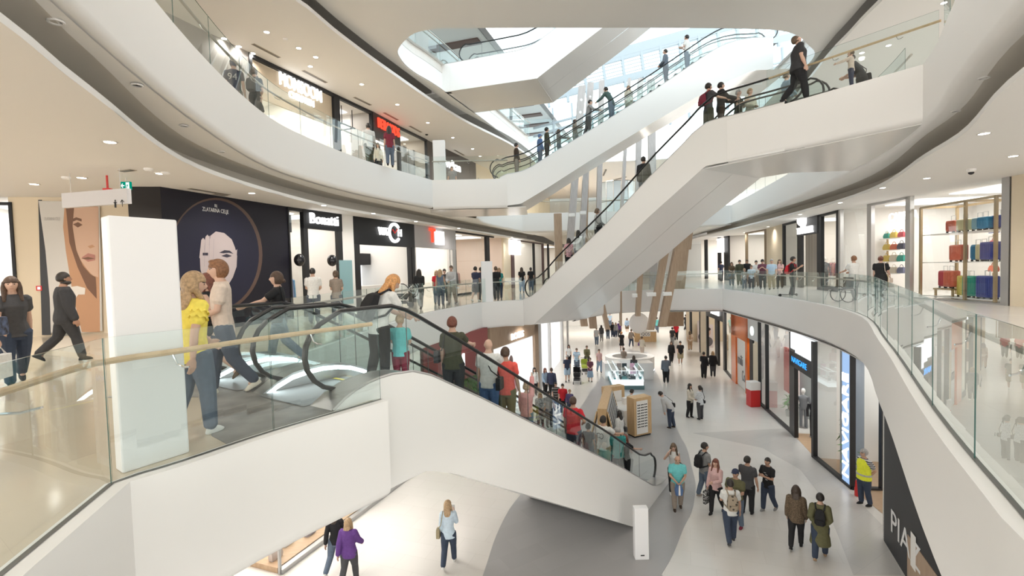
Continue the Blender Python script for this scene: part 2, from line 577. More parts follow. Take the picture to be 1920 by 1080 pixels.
# third floor: slab, opening edge, broad soffit
outer3 = [(1.6, 60), (-26, 60), (-26, -8), (30, -8), (30, 60), (16.6, 60)]
struct('floor.006', MB().prism([(1.6, 60), (-26, 60), (-26, -8), (30, -8), (30, 60), (16.6, 60)] + [tuple(p) for p in L3_OPEN[::-1]], 11.6, 12.0), [floor_tile])
fascia(15, L3_OPEN, 12, 1.35, inset=0.16)


SLOT_SHADE = mat('ceiling_slot_shade', (.62, .585, .53), .8)  # ceiling cream darkened in colour to deepen the shade inside the slot


def gapside(n, fpath, gpath, zs, zlip, over=0.75, side=1, cnt=70, back=None):
    """Soffit from a slab front's lower edge to the dark slot, and the lip of the ceiling below it."""
    a = resample(offset(fpath, side * 0.12), cnt)
    gp = resample(gpath, cnt)
    G = resample(gpath, 900); F_ = resample(offset(gpath, side * over), 900)
    j = np.array([np.argmin(np.linalg.norm(G - q, axis=1)) for q in a], float)
    for _ in range(40):
        j[1:-1] = (j[:-2] + 2 * j[1:-1] + j[2:]) / 4
    j[0], j[-1] = 0, 899
    j = np.clip(np.maximum.accumulate(j), 0, 899).astype(int)
    ga, gi = G[j], F_[j]
    struct('ceiling.%03d' % n, MB().loft([z3(a, zs), z3(ga, zs - .03)], flip=side < 0), CEIL, sm=True)
    struct('trim_%d' % (n + 150), MB().loft([z3(ga, zs - .03), z3(gi, zs - .03), z3(gi, zlip + .03)], flip=side < 0), SLOT_SHADE, sm=True)
    lip = [(gp, zlip + .10), (gp, zlip)]
    struct('trim_%d' % (n + 20), MB().loft([z3(q, z) for q, z in lip], flip=side < 0), WHITE)


L2F_L = L2_LEFT + [np.array((-3.0, 26.5))] + L2_LEFT2[1:]
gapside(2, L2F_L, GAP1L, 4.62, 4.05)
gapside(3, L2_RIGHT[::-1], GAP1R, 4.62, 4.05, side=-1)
# ceilings over the first-floor walks
struct('ceiling.010', MB().prism([tuple(p) for p in GAP1L] + [(6.5, 60), (-26, 60), (-26, -8), (-2.2, -8)], 4.05, 4.07), CEIL)
struct('ceiling.011', MB().prism([tuple(p) for p in GAP1R[::-1]] + [(3.3, -8), (30, -8), (30, 60), (20.5, 60)], 4.05, 4.07), CEIL)
struct('ceiling.012', MB().prism([(3.0, 44.0), (1.0, 38.8), (6, 39.5), (12, 39.1), (16.7, 37.4), (18, 44), (20, 60), (6, 60)], 4.45, 4.5), CEIL)
# broad soffit of the third floor and the ceilings beyond its slot
so = [tuple(p) for p in GAP2L[2:]] + [(6, 58), (17, 58)] + [tuple(p) for p in GAP2R[::-1][:-4]]
inner = [tuple(p) for p in offset(L3_OPEN, .1)]
half = len(L3_OPEN) // 2
gl2 = resample(GAP2L, 60); gr2 = resample(GAP2R, 60)
struct('ceiling.013', MB().prism([tuple(p) for p in gl2] + [(3.0, 47)] + [inner[0]] + inner[1:] + [(17.5, 46)] + [tuple(p) for p in gr2[::-1]] + [(10.5, -8), (-9.5, -8)], 10.63, 10.66), CEIL)
for n, gp, sd in ((14, GAP2L, 1), (15, GAP2R, -1)):
    q = resample(gp, 60)
    struct('trim_%d' % (n + 20), MB().loft([z3(q, 10.24), z3(q, 10.1)], flip=sd < 0), WHITE)
struct('ceiling.016', MB().prism([tuple(p) for p in GAP2L] + [(8, 60), (-26, 60), (-26, -8), (-9.5, -8)], 10.1, 10.12), CEIL)
struct('ceiling.017', MB().prism([tuple(p) for p in GAP2R[::-1]] + [(10.5, -8), (30, -8), (30, 60), (20, 60)], 10.1, 10.12), CEIL)
# ground floor ceilings under the first-floor slab
g0l = [tuple(p) for p in offset(L1_NEAR, .45)] + [tuple(p) for p in offset(L1_FAR, .3)] + [(-1.2, 24.2), (.3, 26.0), (3.2, 27.5), (5, 30), (7, 31.2), (10.1, 31.3)]
TOP0L = -1.23
struct('ceiling.018', MB().prism([(0, -8)] + g0l + [(10.1, 60), (-26, 60), (-26, -8)], -1.23, -1.2), CEIL)
struct('ceiling.019', MB().prism([(30, -8), (30, 60), (10.1, 60), (10.1, 31.3), (13.4, 30.6)] + [tuple(p) for p in offset(L1_RIGHT, .28)] + [(0, -8)], -1.5, -1.47), CEIL)
for n, pt, sd in ((40, L1_RIGHT, 1), (42, L1_BR, 1)):
    q = resample(offset(pt, sd * .16), 60)
    struct('trim_%d' % n, MB().loft([z3(q, -1.28), z3(q, -1.38), z3(offset(q, .14), -1.38)]), DARKSTEEL)
struct('ceiling.022', MB().prism([(1.0, 39.4), (6, 39.9), (12, 39.5), (16.9, 38.0), (20, 60), (5, 60)], 10.14, 10.19), CEIL)
m = MB(); m.box((8, 60.5, 5.5), (34, .3, 13)); struct('wall_back.100', m, mat('pale_back_wall', (.62, .60, .57), .6))
for k in range(9):
    m = MB(); m.box((3 + 1.9 * k, 44 + 3.5 * (k % 3), 10.07), (.12, 2.6, .05), .5 - .2 * (k % 4)); struct('trim_%d' % (130 + k), m, DARKSTEEL)
for x, y in ((4, 43), (9, 44), (14, 43), (6, 50), (12, 51)):
    area_light('hall_light', (x, y, 10.0), .5, 160, (1, .92, .82))
# ------------------------------------------------------------------ downlights in the ceilings: fixture + its own light
RIM = mat('downlight_rim', (.7, .68, .64), .5)
DLN = [0]


def downlight(p, power=120, col=(1, .945, .885), label=None, spot=True, size=.09, angle=150, group='recessed ceiling downlights'):
    x, y, z = p
    DLN[0] += 1
    m = MB()
    m.lathe((x, y, z), [(size + .03, 0), (size + .03, -.012), (size, -.012), (size, 0)], 12, 0)
    m.lathe((x, y, z), [(size, -.004), (size, -.006)], 12, 1)
    o = m.build('ceiling_downlight', [RIM, DOWNGLOW], label=label or 'small round recessed downlight glowing in a pale ceiling', cat='downlight', group=group)
    if spot:
        d = bpy.data.lights.new('downlight_lamp', 'SPOT')
        d.energy = power; d.color = col; d.spot_size = math.radians(angle); d.spot_blend = 1.0; d.shadow_soft_size = .12
        l = bpy.data.objects.new('downlight_lamp', d)
        l.location = (x, y, z - .05)
        COL.objects.link(l)
    return o


for px, py, z in ((64, 345, 4.05), (153, 333, 4.05), (206, 266, 4.05), (472, 362, 4.05), (607, 385, 4.05), (700, 400, 4.05), (300, 325, 4.05), (780, 415, 4.05), (860, 428, 4.05), (960, 445, 4.05),
                  (1738, 334, 4.05), (1655, 352, 4.05), (1500, 402, 4.05), (1575, 380, 4.05), (1440, 425, 4.05), (1395, 436, 4.05), (1350, 446, 4.05), (1845, 250, 4.05)):
    w = U(px, py, z)
    downlight(w, 150)
for px, py in ((420, 72), (448, 87), (474, 100), (592, 107), (678, 158), (745, 196), (802, 230), (849, 258), (886, 279), (900, 293), (1666, 85), (1616, 99), (1770, 5), (500, 60), (560, 90)):
    downlight(U(px, py, 10.1), 150)
for x, y in ((-3, 3), (4, 3.5), (-2.5, 9), (6, 9), (0, 14), (10, 14), (-5, -2), (5, -2)):
    if y > 0: downlight((x, y, 10.63), 330)
for x, y in ((-8, 3), (-8, 7), (-11, 5), (-12, 10), (8.5, 5), (11, 8), (12, 3), (12.5, 12), (-4.5, 0), (4.5, -1), (0, -3)):
    downlight((x, y, 4.05), 150)
for x, y in ((-9, 14), (-11, 8), (12, 15), (14, 10), (16, 22), (-8, 20)):
    downlight((x, y, 10.1), 150)
# ground floor
for x, y in ((-4.6, 13.5), (-3.9, 17), (-2.6, 20.5), (1.0, 26.5), (3.8, 32), (6.5, 36), (8, 42), (-5.5, 10)):
    downlight((x, y, -1.23), 230, (1, .95, .88), angle=140)
for x, y in ((10.7, 36), (11.8, 42), (14.2, 33), (13.6, 27), (12.6, 21), (11.2, 16), (10.3, 12.3), (12, 50)):
    downlight((x, y, -1.5), 230, (1, .95, .88), angle=140)
# ================================================================== escalators
LED = glow('white_light_strip', (0.85, 0.97, 1.0), 7.0)
STEP = mat('ribbed_step_metal', (0.22, 0.22, 0.22), 0.45, 0.5)
YELLOW = mat('yellow_edge_paint', (0.75, 0.6, 0.05), 0.5)


def line(prof, t):
    P = np.array(prof)
    return float(np.interp(t, P[:, 0], P[:, 1]))


def newel(t0, zf, dirn, zt, r=0.47):
    """Rounded end of a handrail: from its lower tip round the front and up to the top line."""
    pts = []
    c = zf + 0.60
    for a in np.linspace(-75, 90, 10):
        w = math.radians(a)
        pts.append((t0 + dirn * (0.52 - math.cos(w) * 0.52), c + math.sin(w) * r))
    pts[-1] = (pts[-1][0], zt)
    return pts


def escalator(pt, s0, top, bot, ta, za, tb, zb, label, group, outer=None, near=True, led=False, rail_h=0.93, npan=6, clad_t0=None, hide_far=False):
    """One moving stair between s0 and s0+1.8 across; outer: which side carries the white cladding (0 near, 1 far)."""
    w0, w1 = s0, s0 + ESCW / 2
    a, b = (w0 + .42, w1 - .20) if outer == 0 else ((w0 + .20, w1 - .42) if outer == 1 else (w0 + .3, w1 - .3))
    base = pt(ta, (w0 + w1) / 2)
    root = thing('escalator', (base[0], base[1], za), label, 'escalator', group)
    X = lambda t, s, z: (*pt(t, s), z)
    tt = [p[0] for p in top]
    # handrail course
    tops = [(t, line(top, t) + rail_h) for t in np.linspace(ta + .52, tb - .52, 44)]
    tops = [(t, min(max(z, min(za, zb) + 1.0), max(za, zb) + 1.12)) for t, z in tops]
    course = newel(ta, za, 1, tops[0][1]) + tops[1:-1] + newel(tb, zb, -1, tops[-1][1])[::-1]
    if outer is not None:
        so = w0 if outer == 0 else w1
        si = w0 + .06 if outer == 0 else w1 - .06
        m = MB()
        T = resample(top, 80)
        tops_ = [(t, z) for t, z in T]
        bots_ = [(t, line(bot, t)) for t, z in T]
        m.loft([[X(t, so, z) for t, z in tops_], [X(t, so, min(z, zt - .02)) for (t, z), (_, zt) in zip(bots_, tops_)]], flip=outer == 1)
        m.build('cladding', GLOSSWHITE, root, sm=True)
        MB().tube([X(t, so + (.012 if outer == 0 else -.012), z + .012) for t, z in tops_], .02, 5).build('edge_trim', STEEL, root, sm=True)
    # underside
    B = resample(bot, 60)
    MB().loft([[X(t, w0, z) for t, z in B], [X(t, w1 - .012, z) for t, z in B]]).build('underside_panel', GLOSSWHITE, root, sm=True)
    # decks beside the steps
    T = resample([(t, line(top, t)) for t in np.linspace(max(ta, tt[0]), min(tb, tt[-1]), 60)], 60)
    for u, v in ((w0 + .005, a + .05), (b - .05, w1 - .005)):
        m = MB()
        m.loft([[X(t, u, z + .004) for t, z in T], [X(t, v, z + .004) for t, z in T]])
        m.loft([[X(t, v if u < a - .05 else u, z + .004) for t, z in T], [X(t, v if u < a - .05 else u, z - .26) for t, z in T]])
        m.build('deck_skirt', STEEL, root)
        if led:
            k = v + .006 if u < a - .05 else u - .006
            TL = [q for q in T if q[0] < ta + 3.2]
            MB().loft([[X(t, k, z - .03) for t, z in TL], [X(t, k, z - .09) for t, z in TL]]).build('light_strip', LED, root)
    # glass and handrail on both sides
    for s in (a, b):
        MB().tube([X(t, s, z) for t, z in course], 0.042, 8, ry=0.03).build('handrail', RUBBER, root, sm=True)
        cuts = np.linspace(ta, tb, npan + 1)
        for i in range(npan):
            lo, hi = cuts[i] + .004, cuts[i + 1] - .004
            up = [q for q in course if lo <= q[0] <= hi and not (q[1] < line(top, q[0]) + .05)]
            if len(up) < 2:
                continue
            if 0 < i:
                up = [(lo, line(up_course(course), lo))] + up
            if i < npan - 1:
                up = up + [(hi, line(up_course(course), hi))]
            tl = max(lo, up[0][0]) if i else up[0][0]
            lows = [(t, line(top, t) - .02) for t in np.linspace(up[-1][0], tl, 8)]
            poly = [(t, z - .02) for t, z in up] + lows
            TS = tessellate_polygon([[Vector((t, z, 0)) for t, z in poly]])
            n = len(poly)
            m = MB()
            m.add([X(t, s - .006, z) for t, z in poly], [tuple(f) for f in TS])
            m.build('glass_panel', GLASS, root)
            if i:
                MB().tube([X(lo, s, line(top, lo)), X(lo, s, line(up_course(course), lo) - .03)], 0.007, 4).build('glass_joint', DARKSTEEL, root)
    # steps
    m = MB()
    run, t = 0.40, ta + 1.1
    zs = lambda q: min(max(line(top, q) - (.24 if led else .03), min(za, zb)), max(za, zb))
    m.loft([[X(ta - .0, a + .06, za + .012), X(ta - .0, b - .06, za + .012)], [X(ta + 1.1, a + .06, za + .012), X(ta + 1.1, b - .06, za + .012)]])
    while t < tb - 1.1:
        z = zs(t); z2 = zs(t + run)
        zz = min(z, z2) if zb < za else max(z, z2)
        m.quad(X(t, a + .06, z2), X(t + run, a + .06, z2), X(t + run, b - .06, z2), X(t, b - .06, z2))
        m.quad(X(t, a + .06, z), X(t, a + .06, z2), X(t, b - .06, z2), X(t, b - .06, z))
        t += run
    m.loft([[X(tb - 1.1, a + .06, zb + .012), X(tb - 1.1, b - .06, zb + .012)], [X(tb, a + .06, zb + .012), X(tb, b - .06, zb + .012)]])
    m.build('step_band', STEP, root)
    m = MB()
    for q in (ta + 1.12, ta + 1.52):
        m.quad(X(q, a + .1, zs(q) + .02), X(q + .06, a + .1, zs(q) + .02), X(q + .06, b - .1, zs(q) + .02), X(q, b - .1, zs(q) + .02))
    m.build('edge_marking', YELLOW, root)
    return root


def up_course(course):
    """The upper run of a handrail course as a function of distance."""
    out = []
    for t, z in course:
        if not out or t > out[-1][0] + 1e-4:
            out.append((t, z))
        elif z > out[-1][1]:
            out[-1] = (out[-1][0], z)
    return out


d_top = [(-.05, 0.0), (.15, .12), (.38, .205), (.76, .255), (1.23, .215), (1.6, .08), (1.97, -.12), (2.74, -.525), (8.97, -3.99), (11.4, -5.42), (11.9, -5.62), (12.5, -5.74), (13.3, -5.8)]
d_bot = [(-.05, -1.23), (.9, -1.23), (1.43, -1.24), (2.0, -1.5), (4.26, -2.80), (9.76, -6.0), (13.3, -6.0)]
escalator(dpt, 0, d_top, d_bot, -.12, 0, 13.0, -6, 'white sided escalator carrying a full line of shoppers down to the ground floor', 'escalators down to the ground floor', 0, led=True, npan=8)
escalator(dpt, 1.8, d_top, d_bot, -.12, 0, 13.0, -6, 'second escalator to the ground floor, half hidden behind the crowded white one', 'escalators down to the ground floor', 1, led=True, npan=8)

b_top = [V(x, y, BP, BQ) for x, y in ((972, 566), (985, 560), (997, 556), (1010, 545), (1035, 517), (1085, 470), (1135, 422), (1215, 335), (1280, 271), (1299, 250), (1323, 231), (1342, 224), (1362, 219), (1392, 212), (1471, 191))]
b_bot = [(-.6, -1.3)] + [V(x, y, BP, BQ) for x, y in ((1000, 609), (1142, 479), (1215, 408), (1323, 311))] + [(b_top[-1][0] + .5, 4.7)]
tb_ = b_top[-1][0] + .35
escalator(bpt, 0, b_top, b_bot, b_top[0][0] + .05, 0, tb_, 6, 'long white escalator rising diagonally to the second floor across the middle of the hall', 'escalators up to the second floor', 0, npan=7)
escalator(bpt, 1.8, b_top, b_bot, b_top[0][0] + .05, 0, tb_, 6, 'far escalator to the second floor, hidden behind the long diagonal one', 'escalators up to the second floor', 1, npan=7)

a_top = [V(x, y, AP, AQ) for x, y in ((937, 333), (950, 327), (963, 325), (980, 321), (997, 313), (1037, 287), (1132, 229), (1225, 170), (1325, 102), (1345, 90), (1360, 83), (1385, 75), (1412, 71), (1450, 70))]
a_bot = [(-.9, 4.6)] + [V(x, y, AP, AQ) for x, y in ((977, 382), (1030, 350), (1100, 305), (1232, 225), (1330, 168))] + [(a_top[-2][0], 10.6), (a_top[-1][0] + .8, 10.6)]
escalator(apt, 0, a_top, a_bot, a_top[0][0] - .5, 6, a_top[-1][0] + .4, 12, 'white escalator climbing from the dark bookshop corner towards the glass roof', 'escalators up to the third floor', 0, npan=7)
escalator(apt, 1.8, a_top, a_bot, a_top[0][0] - .5, 6, a_top[-1][0] + .4, 12, 'rear escalator running under the glass roof behind the one with most riders', 'escalators up to the third floor', 1, npan=7)

c_bot = [(-.3, 10.65)] + [V(x, y, CP, CQ) for x, y in ((1007, 147), (1045, 117), (1132, 50), (1180, 12), (1230, -30))]
c_top = [(-.3, 12.0)] + [V(x, y, CP, CQ) for x, y in ((900, 112), (970, 95), (985, 90), (1007, 79), (1050, 47), (1090, 15), (1130, -17))]
c_top = [(c_top[0][0], 12.02)] + [(t, z) for t, z in c_top[2:]]
c_bot += [(c_bot[-1][0] + 2, c_bot[-1][1] + 1.2)]
escalator(cpt, 0, c_top, c_bot, 0.6, 12, c_top[-1][0], 17.5, 'topmost white escalator crossing the roof opening above the others', 'escalators above the roof opening', 0, npan=6)
escalator(cpt, 1.8, c_top, c_bot, 0.6, 12, c_top[-1][0], 17.5, 'far half of the topmost pair of escalators, seen from below through the roof opening', 'escalators above the roof opening', 1, npan=6)
fascia(16, [np.array((-3.9, 25.4)), cpt(-.3, 0), cpt(.2, 0)], 12, 1.35)
struct('ceiling.020', MB().prism([cpt(-1.2, .05), cpt(c_bot[1][0], .05), cpt(c_bot[1][0], ESCW), cpt(-1.2, ESCW)], 10.66, 10.7), GLOSSWHITE)
# ================================================================== shops
NAVY = mat('navy_hoarding', (0.013, 0.012, 0.020), 0.5, spec=.3)
ANTHR = mat('anthracite_panel', (0.016, 0.017, 0.02), 0.45, spec=.3)
GREYP = mat('grey_sign_panel', (0.42, 0.41, 0.42), 0.5)
CREAM = mat('cream_plaster', (0.72, 0.62, 0.47), 0.6)
BRONZE = mat('bronze_frame', (0.48, 0.36, 0.21), 0.35, 0.5)
SHOPWALL = mat('shop_wall_paint', (0.86, 0.84, 0.81), 0.6)
LIGHTPANEL = glow('shop_light_panel', (1, 0.97, 0.92), 1.6)
COOLPANEL = glow('shop_light_panel_cool', (0.93, 0.97, 1.0), 1.2)
BRICKS = tiles('grey_brick_wall', (0.36, 0.31, 0.27), (0.50, 0.44, 0.38), (0.55, 0.52, 0.48), 0.24, 0.08, 0.8, 0, 0.008)
PARQUET = wood('oak_parquet', (0.42, 0.28, 0.17), (0.52, 0.36, 0.23), (1.2, 9, 1), 0.35)
REDGLOW = glow('red_lit_sign', (1, 0.06, 0.03), 1.6)
BLUEGLOW = glow('blue_lit_sign', (0.05, 0.35, 1.0), 1.5)
ORANGE = mat('orange_lacquer', (0.75, 0.16, 0.03), 0.15)
RED = mat('red_panel', (0.62, 0.03, 0.03), 0.4)
SIGNGREEN = glow('exit_green', (0.0, 0.22, 0.14), 1.0)
SIGNWHITE = glow('exit_white', (0.85, 0.95, 0.9), 1.2)


class Fr:
    """A shopfront plane: origin, run along it, depth into the shop."""

    def __init__(s, a, b, z0=0.0, inward=None, out=(0, 10)):
        s.a = np.array(a[:2], float); s.b = np.array(b[:2], float)
        s.L = np.linalg.norm(s.b - s.a); s.e = (s.b - s.a) / s.L
        n = np.array([-s.e[1], s.e[0]])
        s.n = n if n @ (np.array(out) - s.a) < 0 else -n
        s.z0 = z0

    def u(s, px, py=460): return V(px, py, s.a, s.b)[0]
    def z(s, px, py): return V(px, py, s.a, s.b)[1]
    def P(s, u, w, z): return (*(s.a + s.e * u + s.n * w), z)
    def xy(s, u, w): return s.a + s.e * u + s.n * w
    def R(s): return np.array([[s.e[0], s.n[0], 0], [s.e[1], s.n[1], 0], [0, 0, 1]])

    def box(s, mb, u0, u1, w0, w1, z0, z1, mi=0):
        return mb.box(s.P((u0 + u1) / 2, (w0 + w1) / 2, (z0 + z1) / 2), (abs(u1 - u0), abs(w1 - w0), abs(z1 - z0)), mi=mi, R=s.R())

    def pane(s, mb, u0, u1, w, z0, z1, mi=0):
        return mb.quad(s.P(u0, w, z0), s.P(u1, w, z0), s.P(u1, w, z1), s.P(u0, w, z1), mi)

    def text(s, body, parent, u, z, size, m, width=None, w=-.06, side=1, **k):
        d = np.array([*s.e, 0.0])
        n = np.array([*s.n, 0.0])
        if np.dot(np.cross(d, (0, 0, 1)), n) > 0:
            d = -d
        text(body, 'lettering', parent, s.P(u, w, z), d, (0, 0, 1), size, m, width=width, **k)


NW = [0]


def interior(F, u0, u1, depth, z0, z1, wallm=SHOPWALL, floorm=None, power=260, col=(1, .95, .88), back=True, panel=LIGHTPANEL, sides=(True, True)):
    """Walls of one shop behind its front, its light panel and light."""
    m = MB()
    if back:
        F.box(m, u0, u1, depth, depth + .1, z0, z1)
    if sides[0]:
        F.box(m, u0 - .04, u0 + .04, .12, depth, z0, z1)
    if sides[1]:
        F.box(m, u1 - .04, u1 + .04, .12, depth, z0, z1)
    NW[0] += 1
    struct('wall_back.%03d' % NW[0], m, wallm)
    if floorm:
        m = MB(); F.box(m, u0, u1, .05, depth, z0 + .004, z0 + .012)
        struct('trim_%d' % (60 + NW[0]), m, floorm)
    c = F.P((u0 + u1) / 2, depth * .45, z1 - .06)
    w = abs(u1 - u0)
    m = MB()
    for k in (.3, .7):
        F.box(m, u0 + w * k - w * .12, u0 + w * k + w * .12, depth * .2, depth * .8, z1 - .05, z1 - .02)
    m.build('light_panel', panel, CUR[0])
    a = area_light('shop_light', (c[0], c[1], z1 - .12), w * .7, power * .17, col, (0, 0, math.atan2(F.e[1], F.e[0])), depth * .6)


CUR = [None]


def facade(F, name, label, posts, top=None, mats=BLACK, group=None):
    """posts: list of (u0,u1,z0,z1[,w0,w1]) boxes forming the frame of one shopfront."""
    c = F.P((posts[0][0] + posts[-1][1]) / 2, 0, F.z0)
    t = thing(name, c, label, 'shopfront', group)
    CUR[0] = t
    for q in posts:
        w0, w1 = (q[4], q[5]) if len(q) > 4 else (-.04, .12)
        m = MB(); F.box(m, q[0], q[1], w0, w1, q[2], q[3])
        m.build('frame_post' if q[3] - q[2] > abs(q[1] - q[0]) else 'frame_beam', mats, t)
    return t


def pane(F, t, u0, u1, z0, z1, w=.04, name='window_pane', m=SHOPGLASS):
    mb = MB(); F.pane(mb, u0, u1, w, z0, z1)
    return mb.build(name, m, t)


def slab(F, t, name, u0, u1, z0, z1, m, w0=-.05, w1=.1, **k):
    mb = MB(); F.box(mb, u0, u1, w0, w1, z0, z1)
    return mb.build(name, m, t, **k)


TOP1, TOP2, TOP0 = 4.05, 10.1, -1.5
# ---- left walk, first floor -------------------------------------------------
FZ = Fr(U(300, 350, TOP1), U(541, 388, TOP1))
t = thing('jewellery_hoarding', FZ.P(FZ.L / 2, 0, 0), 'tall dark navy hoarding with an eclipse ring and a face half covered by a hand', 'hoarding')
slab(FZ, t, 'panel', 0, FZ.L, 0, TOP1, NAVY, 0, .15)
m = MB(); q0 = np.array(U(238, 350, TOP1)[:2]); F2 = Fr(q0, FZ.a, 0, out=(-9, 8)); F2.box(m, 0, F2.L, 0, .15, 0, TOP1)
m.build('side_panel', mat('dark_brown_panel', (0.014, 0.011, 0.010), .5, spec=.3), t)


def print_poly(F, mb, pts, w, mi):
    P = [(F.u(x, y), F.z(x, y)) for x, y in pts]
    T = tessellate_polygon([[Vector((a, b, 0)) for a, b in P]])
    mb.add([F.P(a, w, b) for a, b in P], [tuple(f) for f in T], mi)


def blob(cx, cy, rx, ry, n=18, rot=0.0):
    c, s = math.cos(rot), math.sin(rot)
    return [(cx + rx * math.cos(a) * c - ry * math.sin(a) * s, cy + rx * math.cos(a) * s + ry * math.sin(a) * c) for a in np.arange(n) * 2 * PI / n]


greyskin = [mat('print_pale_skin', (0.50, 0.43, 0.43), .5), mat('print_shadow_skin', (0.40, 0.35, 0.37), .5), mat('print_dark', (0.035, 0.03, 0.05), .5), mat('print_rim_glow', (0.11, 0.065, 0.05), .5), mat('print_inner_navy', (0.020, 0.020, 0.040), .5, spec=.3)]
mb = MB()
cx0, cy0, R0 = 404, 478, 84
ring = [(cx0 + R0 * 1.0 * math.cos(a), cy0 + 104 * math.sin(a)) for a in np.linspace(0, 2 * PI, 49)[:-1]]
print_poly(FZ, mb, [(cx0 + (x - cx0) * 1.045, cy0 + (y - cy0) * 1.03) for x, y in ring], -.006, 3)
print_poly(FZ, mb, [(cx0 + (x - cx0) * .99 - 2, cy0 + (y - cy0) * .99) for x, y in ring], -.010, 4)
print_poly(FZ, mb, [(404, 434), (420, 437), (434, 449), (440, 464), (444, 480), (443, 500), (436, 520), (424, 540), (404, 548), (392, 520), (390, 470), (394, 442)], -.013, 0)          # face
print_poly(FZ, mb, [(410, 474), (420, 469), (430, 470), (437, 476), (428, 474), (418, 475)], -.017, 2)                  # brow
print_poly(FZ, mb, [(414, 480), (424, 476), (434, 480), (425, 483)], -.017, 2)                                        # eye
print_poly(FZ, mb, [(441, 470), (444, 467), (443, 482), (440, 486)], -.017, 0)                                        # ear
print_poly(FZ, mb, [(404, 508), (414, 506), (420, 509), (411, 513)], -.017, 1)                                        # mouth
print_poly(FZ, mb, [(374, 480), (400, 470), (406, 500), (401, 525), (396, 530), (381, 528), (375, 505)], -.016, 0)      # palm
for x0, y0, x1, y1 in ((377, 484, 380, 446), (386, 480, 388, 440), (394, 478, 396, 444), (402, 492, 404, 462)):          # fingers
    print_poly(FZ, mb, [(x0 - 4.3, y0), (x1 - 3.6, y1 + 4), (x1, y1), (x1 + 3.6, y1 + 4), (x0 + 4.3, y0)], -.019, 0)
for x0, y0, x1, y1 in ((382, 500, 384, 446), (390.5, 498, 392, 442), (398.5, 500, 400, 448)):
    print_poly(FZ, mb, [(x0 - .5, y0), (x1 - .5, y1), (x1 + .5, y1), (x0 + .5, y0)], -.022, 1)
print_poly(FZ, mb, [(379, 474), (389, 474), (389, 479), (379, 479)], -.022, 2)                                        # ring
print_poly(FZ, mb, [(381, 528), (396, 530), (397, 560), (382, 556)], -.016, 2)
mb.build('eclipse_print', greyskin, t)
FZ.text('ZLATARNA CELJE', t, FZ.u(404, 394), FZ.z(404, 395), .17, mat('white_print', (.8, .8, .8), .5), width=FZ.u(429, 398) - FZ.u(380, 392), w=-.014, extrude=.002)
FZ.text('B|', t, FZ.u(404, 385), FZ.z(404, 386), .12, mat('white_print', (.8, .8, .8), .5), w=-.014, extrude=.002)

FB = Fr(U(541, 388, TOP1), U(660, 405, TOP1))
u = FB.u
zs = FB.z(604, 431)
t = facade(FB, 'clothing_shopfront', 'black framed clothing shopfront with a lit white sign over its doorway', [
    (u(541), u(543.5), 0, TOP1), (u(569), u(577), 0, TOP1), (u(633), u(641), 0, TOP1), (u(541), u(641), TOP1 - .12, TOP1)])
slab(FB, t, 'sign_panel', u(569), u(641), zs, TOP1, ANTHR, -.06, .1)
FB.text('Bonatti', t, u(606), (zs + TOP1) / 2 + .02, .58, LETTERGLOW, width=u(632) - u(580), w=-.12, extrude=.04)
pane(FB, t, u(543.5), u(569), 0, TOP1 - .12)
slab(FB, t, 'white_pier', u(641), u(663), 0, TOP1, SHOPWALL, -.02, .2)
slab(FB, t, 'picture_panel', u(633), u(657), .3, FB.z(645, 488), mat('teal_print', (.25, .42, .45), .4), -.05, -.025)
interior(FB, u(541) + .05, u(663), 6, 0, TOP1, power=330)
w = thing('wall_cabinet', FB.P(u(585), 5, 0), 'pale oak wall unit with black letters at the back of the clothing shop', 'wall unit')
slab(FB, w, 'body', -.4, 2.1, 0, 2.95, KIOSKOAK, 4.2, 5.4)
slab(FB, w, 'side_slats', 2.1, 2.35, 0, 2.9, OAK, 4.15, 5.4)
FB.text('tti', w, .35, 2.05, .42, BLACK, w=4.14, extrude=.03)
slab(FB, t, 'stock_box', u(549), u(568), 3.2, 3.85, mat('grey_box_paint', (.12, .12, .13), .5), .5, 1.6)

FWt = Fr(U(663, 405.5, TOP1), U(776, 421, TOP1))
u = FWt.u; zs = FWt.z(720, 461)
t = facade(FWt, 'watch_shopfront', 'black watch shopfront with a lit white sign and a clock hand in one letter', [
    (u(663), u(673), 0, TOP1), (u(766), u(769), 0, zs), (u(771), u(776), 0, TOP1)])
slab(FWt, t, 'sign_panel', u(663), u(776), zs, TOP1, ANTHR, -.06, .1)
zc = FWt.z(728, 436)
FWt.text('WAT', t, u(718), zc, .52, LETTERGLOW, width=u(729) - u(707), w=-.12, extrude=.04)
FWt.text('H', t, u(746.5), zc, .52, LETTERGLOW, width=u(749.5) - u(743.5), w=-.12, extrude=.04)
cu, rr = u(737), .42
m = MB()
A = np.radians(np.linspace(40, 320, 24))
m.tube([FWt.P(cu + rr * math.cos(a), -.12, zc + rr * math.sin(a)) for a in A], .075, 6)
m.build('letter_ring', LETTERGLOW, t)
m = MB(); m.tube([FWt.P(cu - .18, -.14, zc + .15), FWt.P(cu, -.14, zc - .02), FWt.P(cu + .22, -.14, zc + .2)], .03, 5)
m.build('clock_hands', RED, t)
interior(FWt, u(663) + .05, u(776), 5, 0, TOP1, power=420)
w = thing('display_cabinet', FWt.P(u(715), 3, 0), 'white backlit wall display with a row of black boxes on top inside the watch shop', 'display cabinet')
slab(FWt, w, 'lit_back', .4, 4.4, .2, 2.0, COOLPANEL, 3.2, 3.3)
for k in range(4):
    slab(FWt, w, 'black_box', .4 + k * 1.02, 1.36 + k * 1.02, 2.02, 2.62, ANTHR, 2.6, 3.3)
    slab(FWt, w, 'divider', .38 + k * 1.02, .44 + k * 1.02, 0, 2.02, STEEL, 2.6, 3.3)
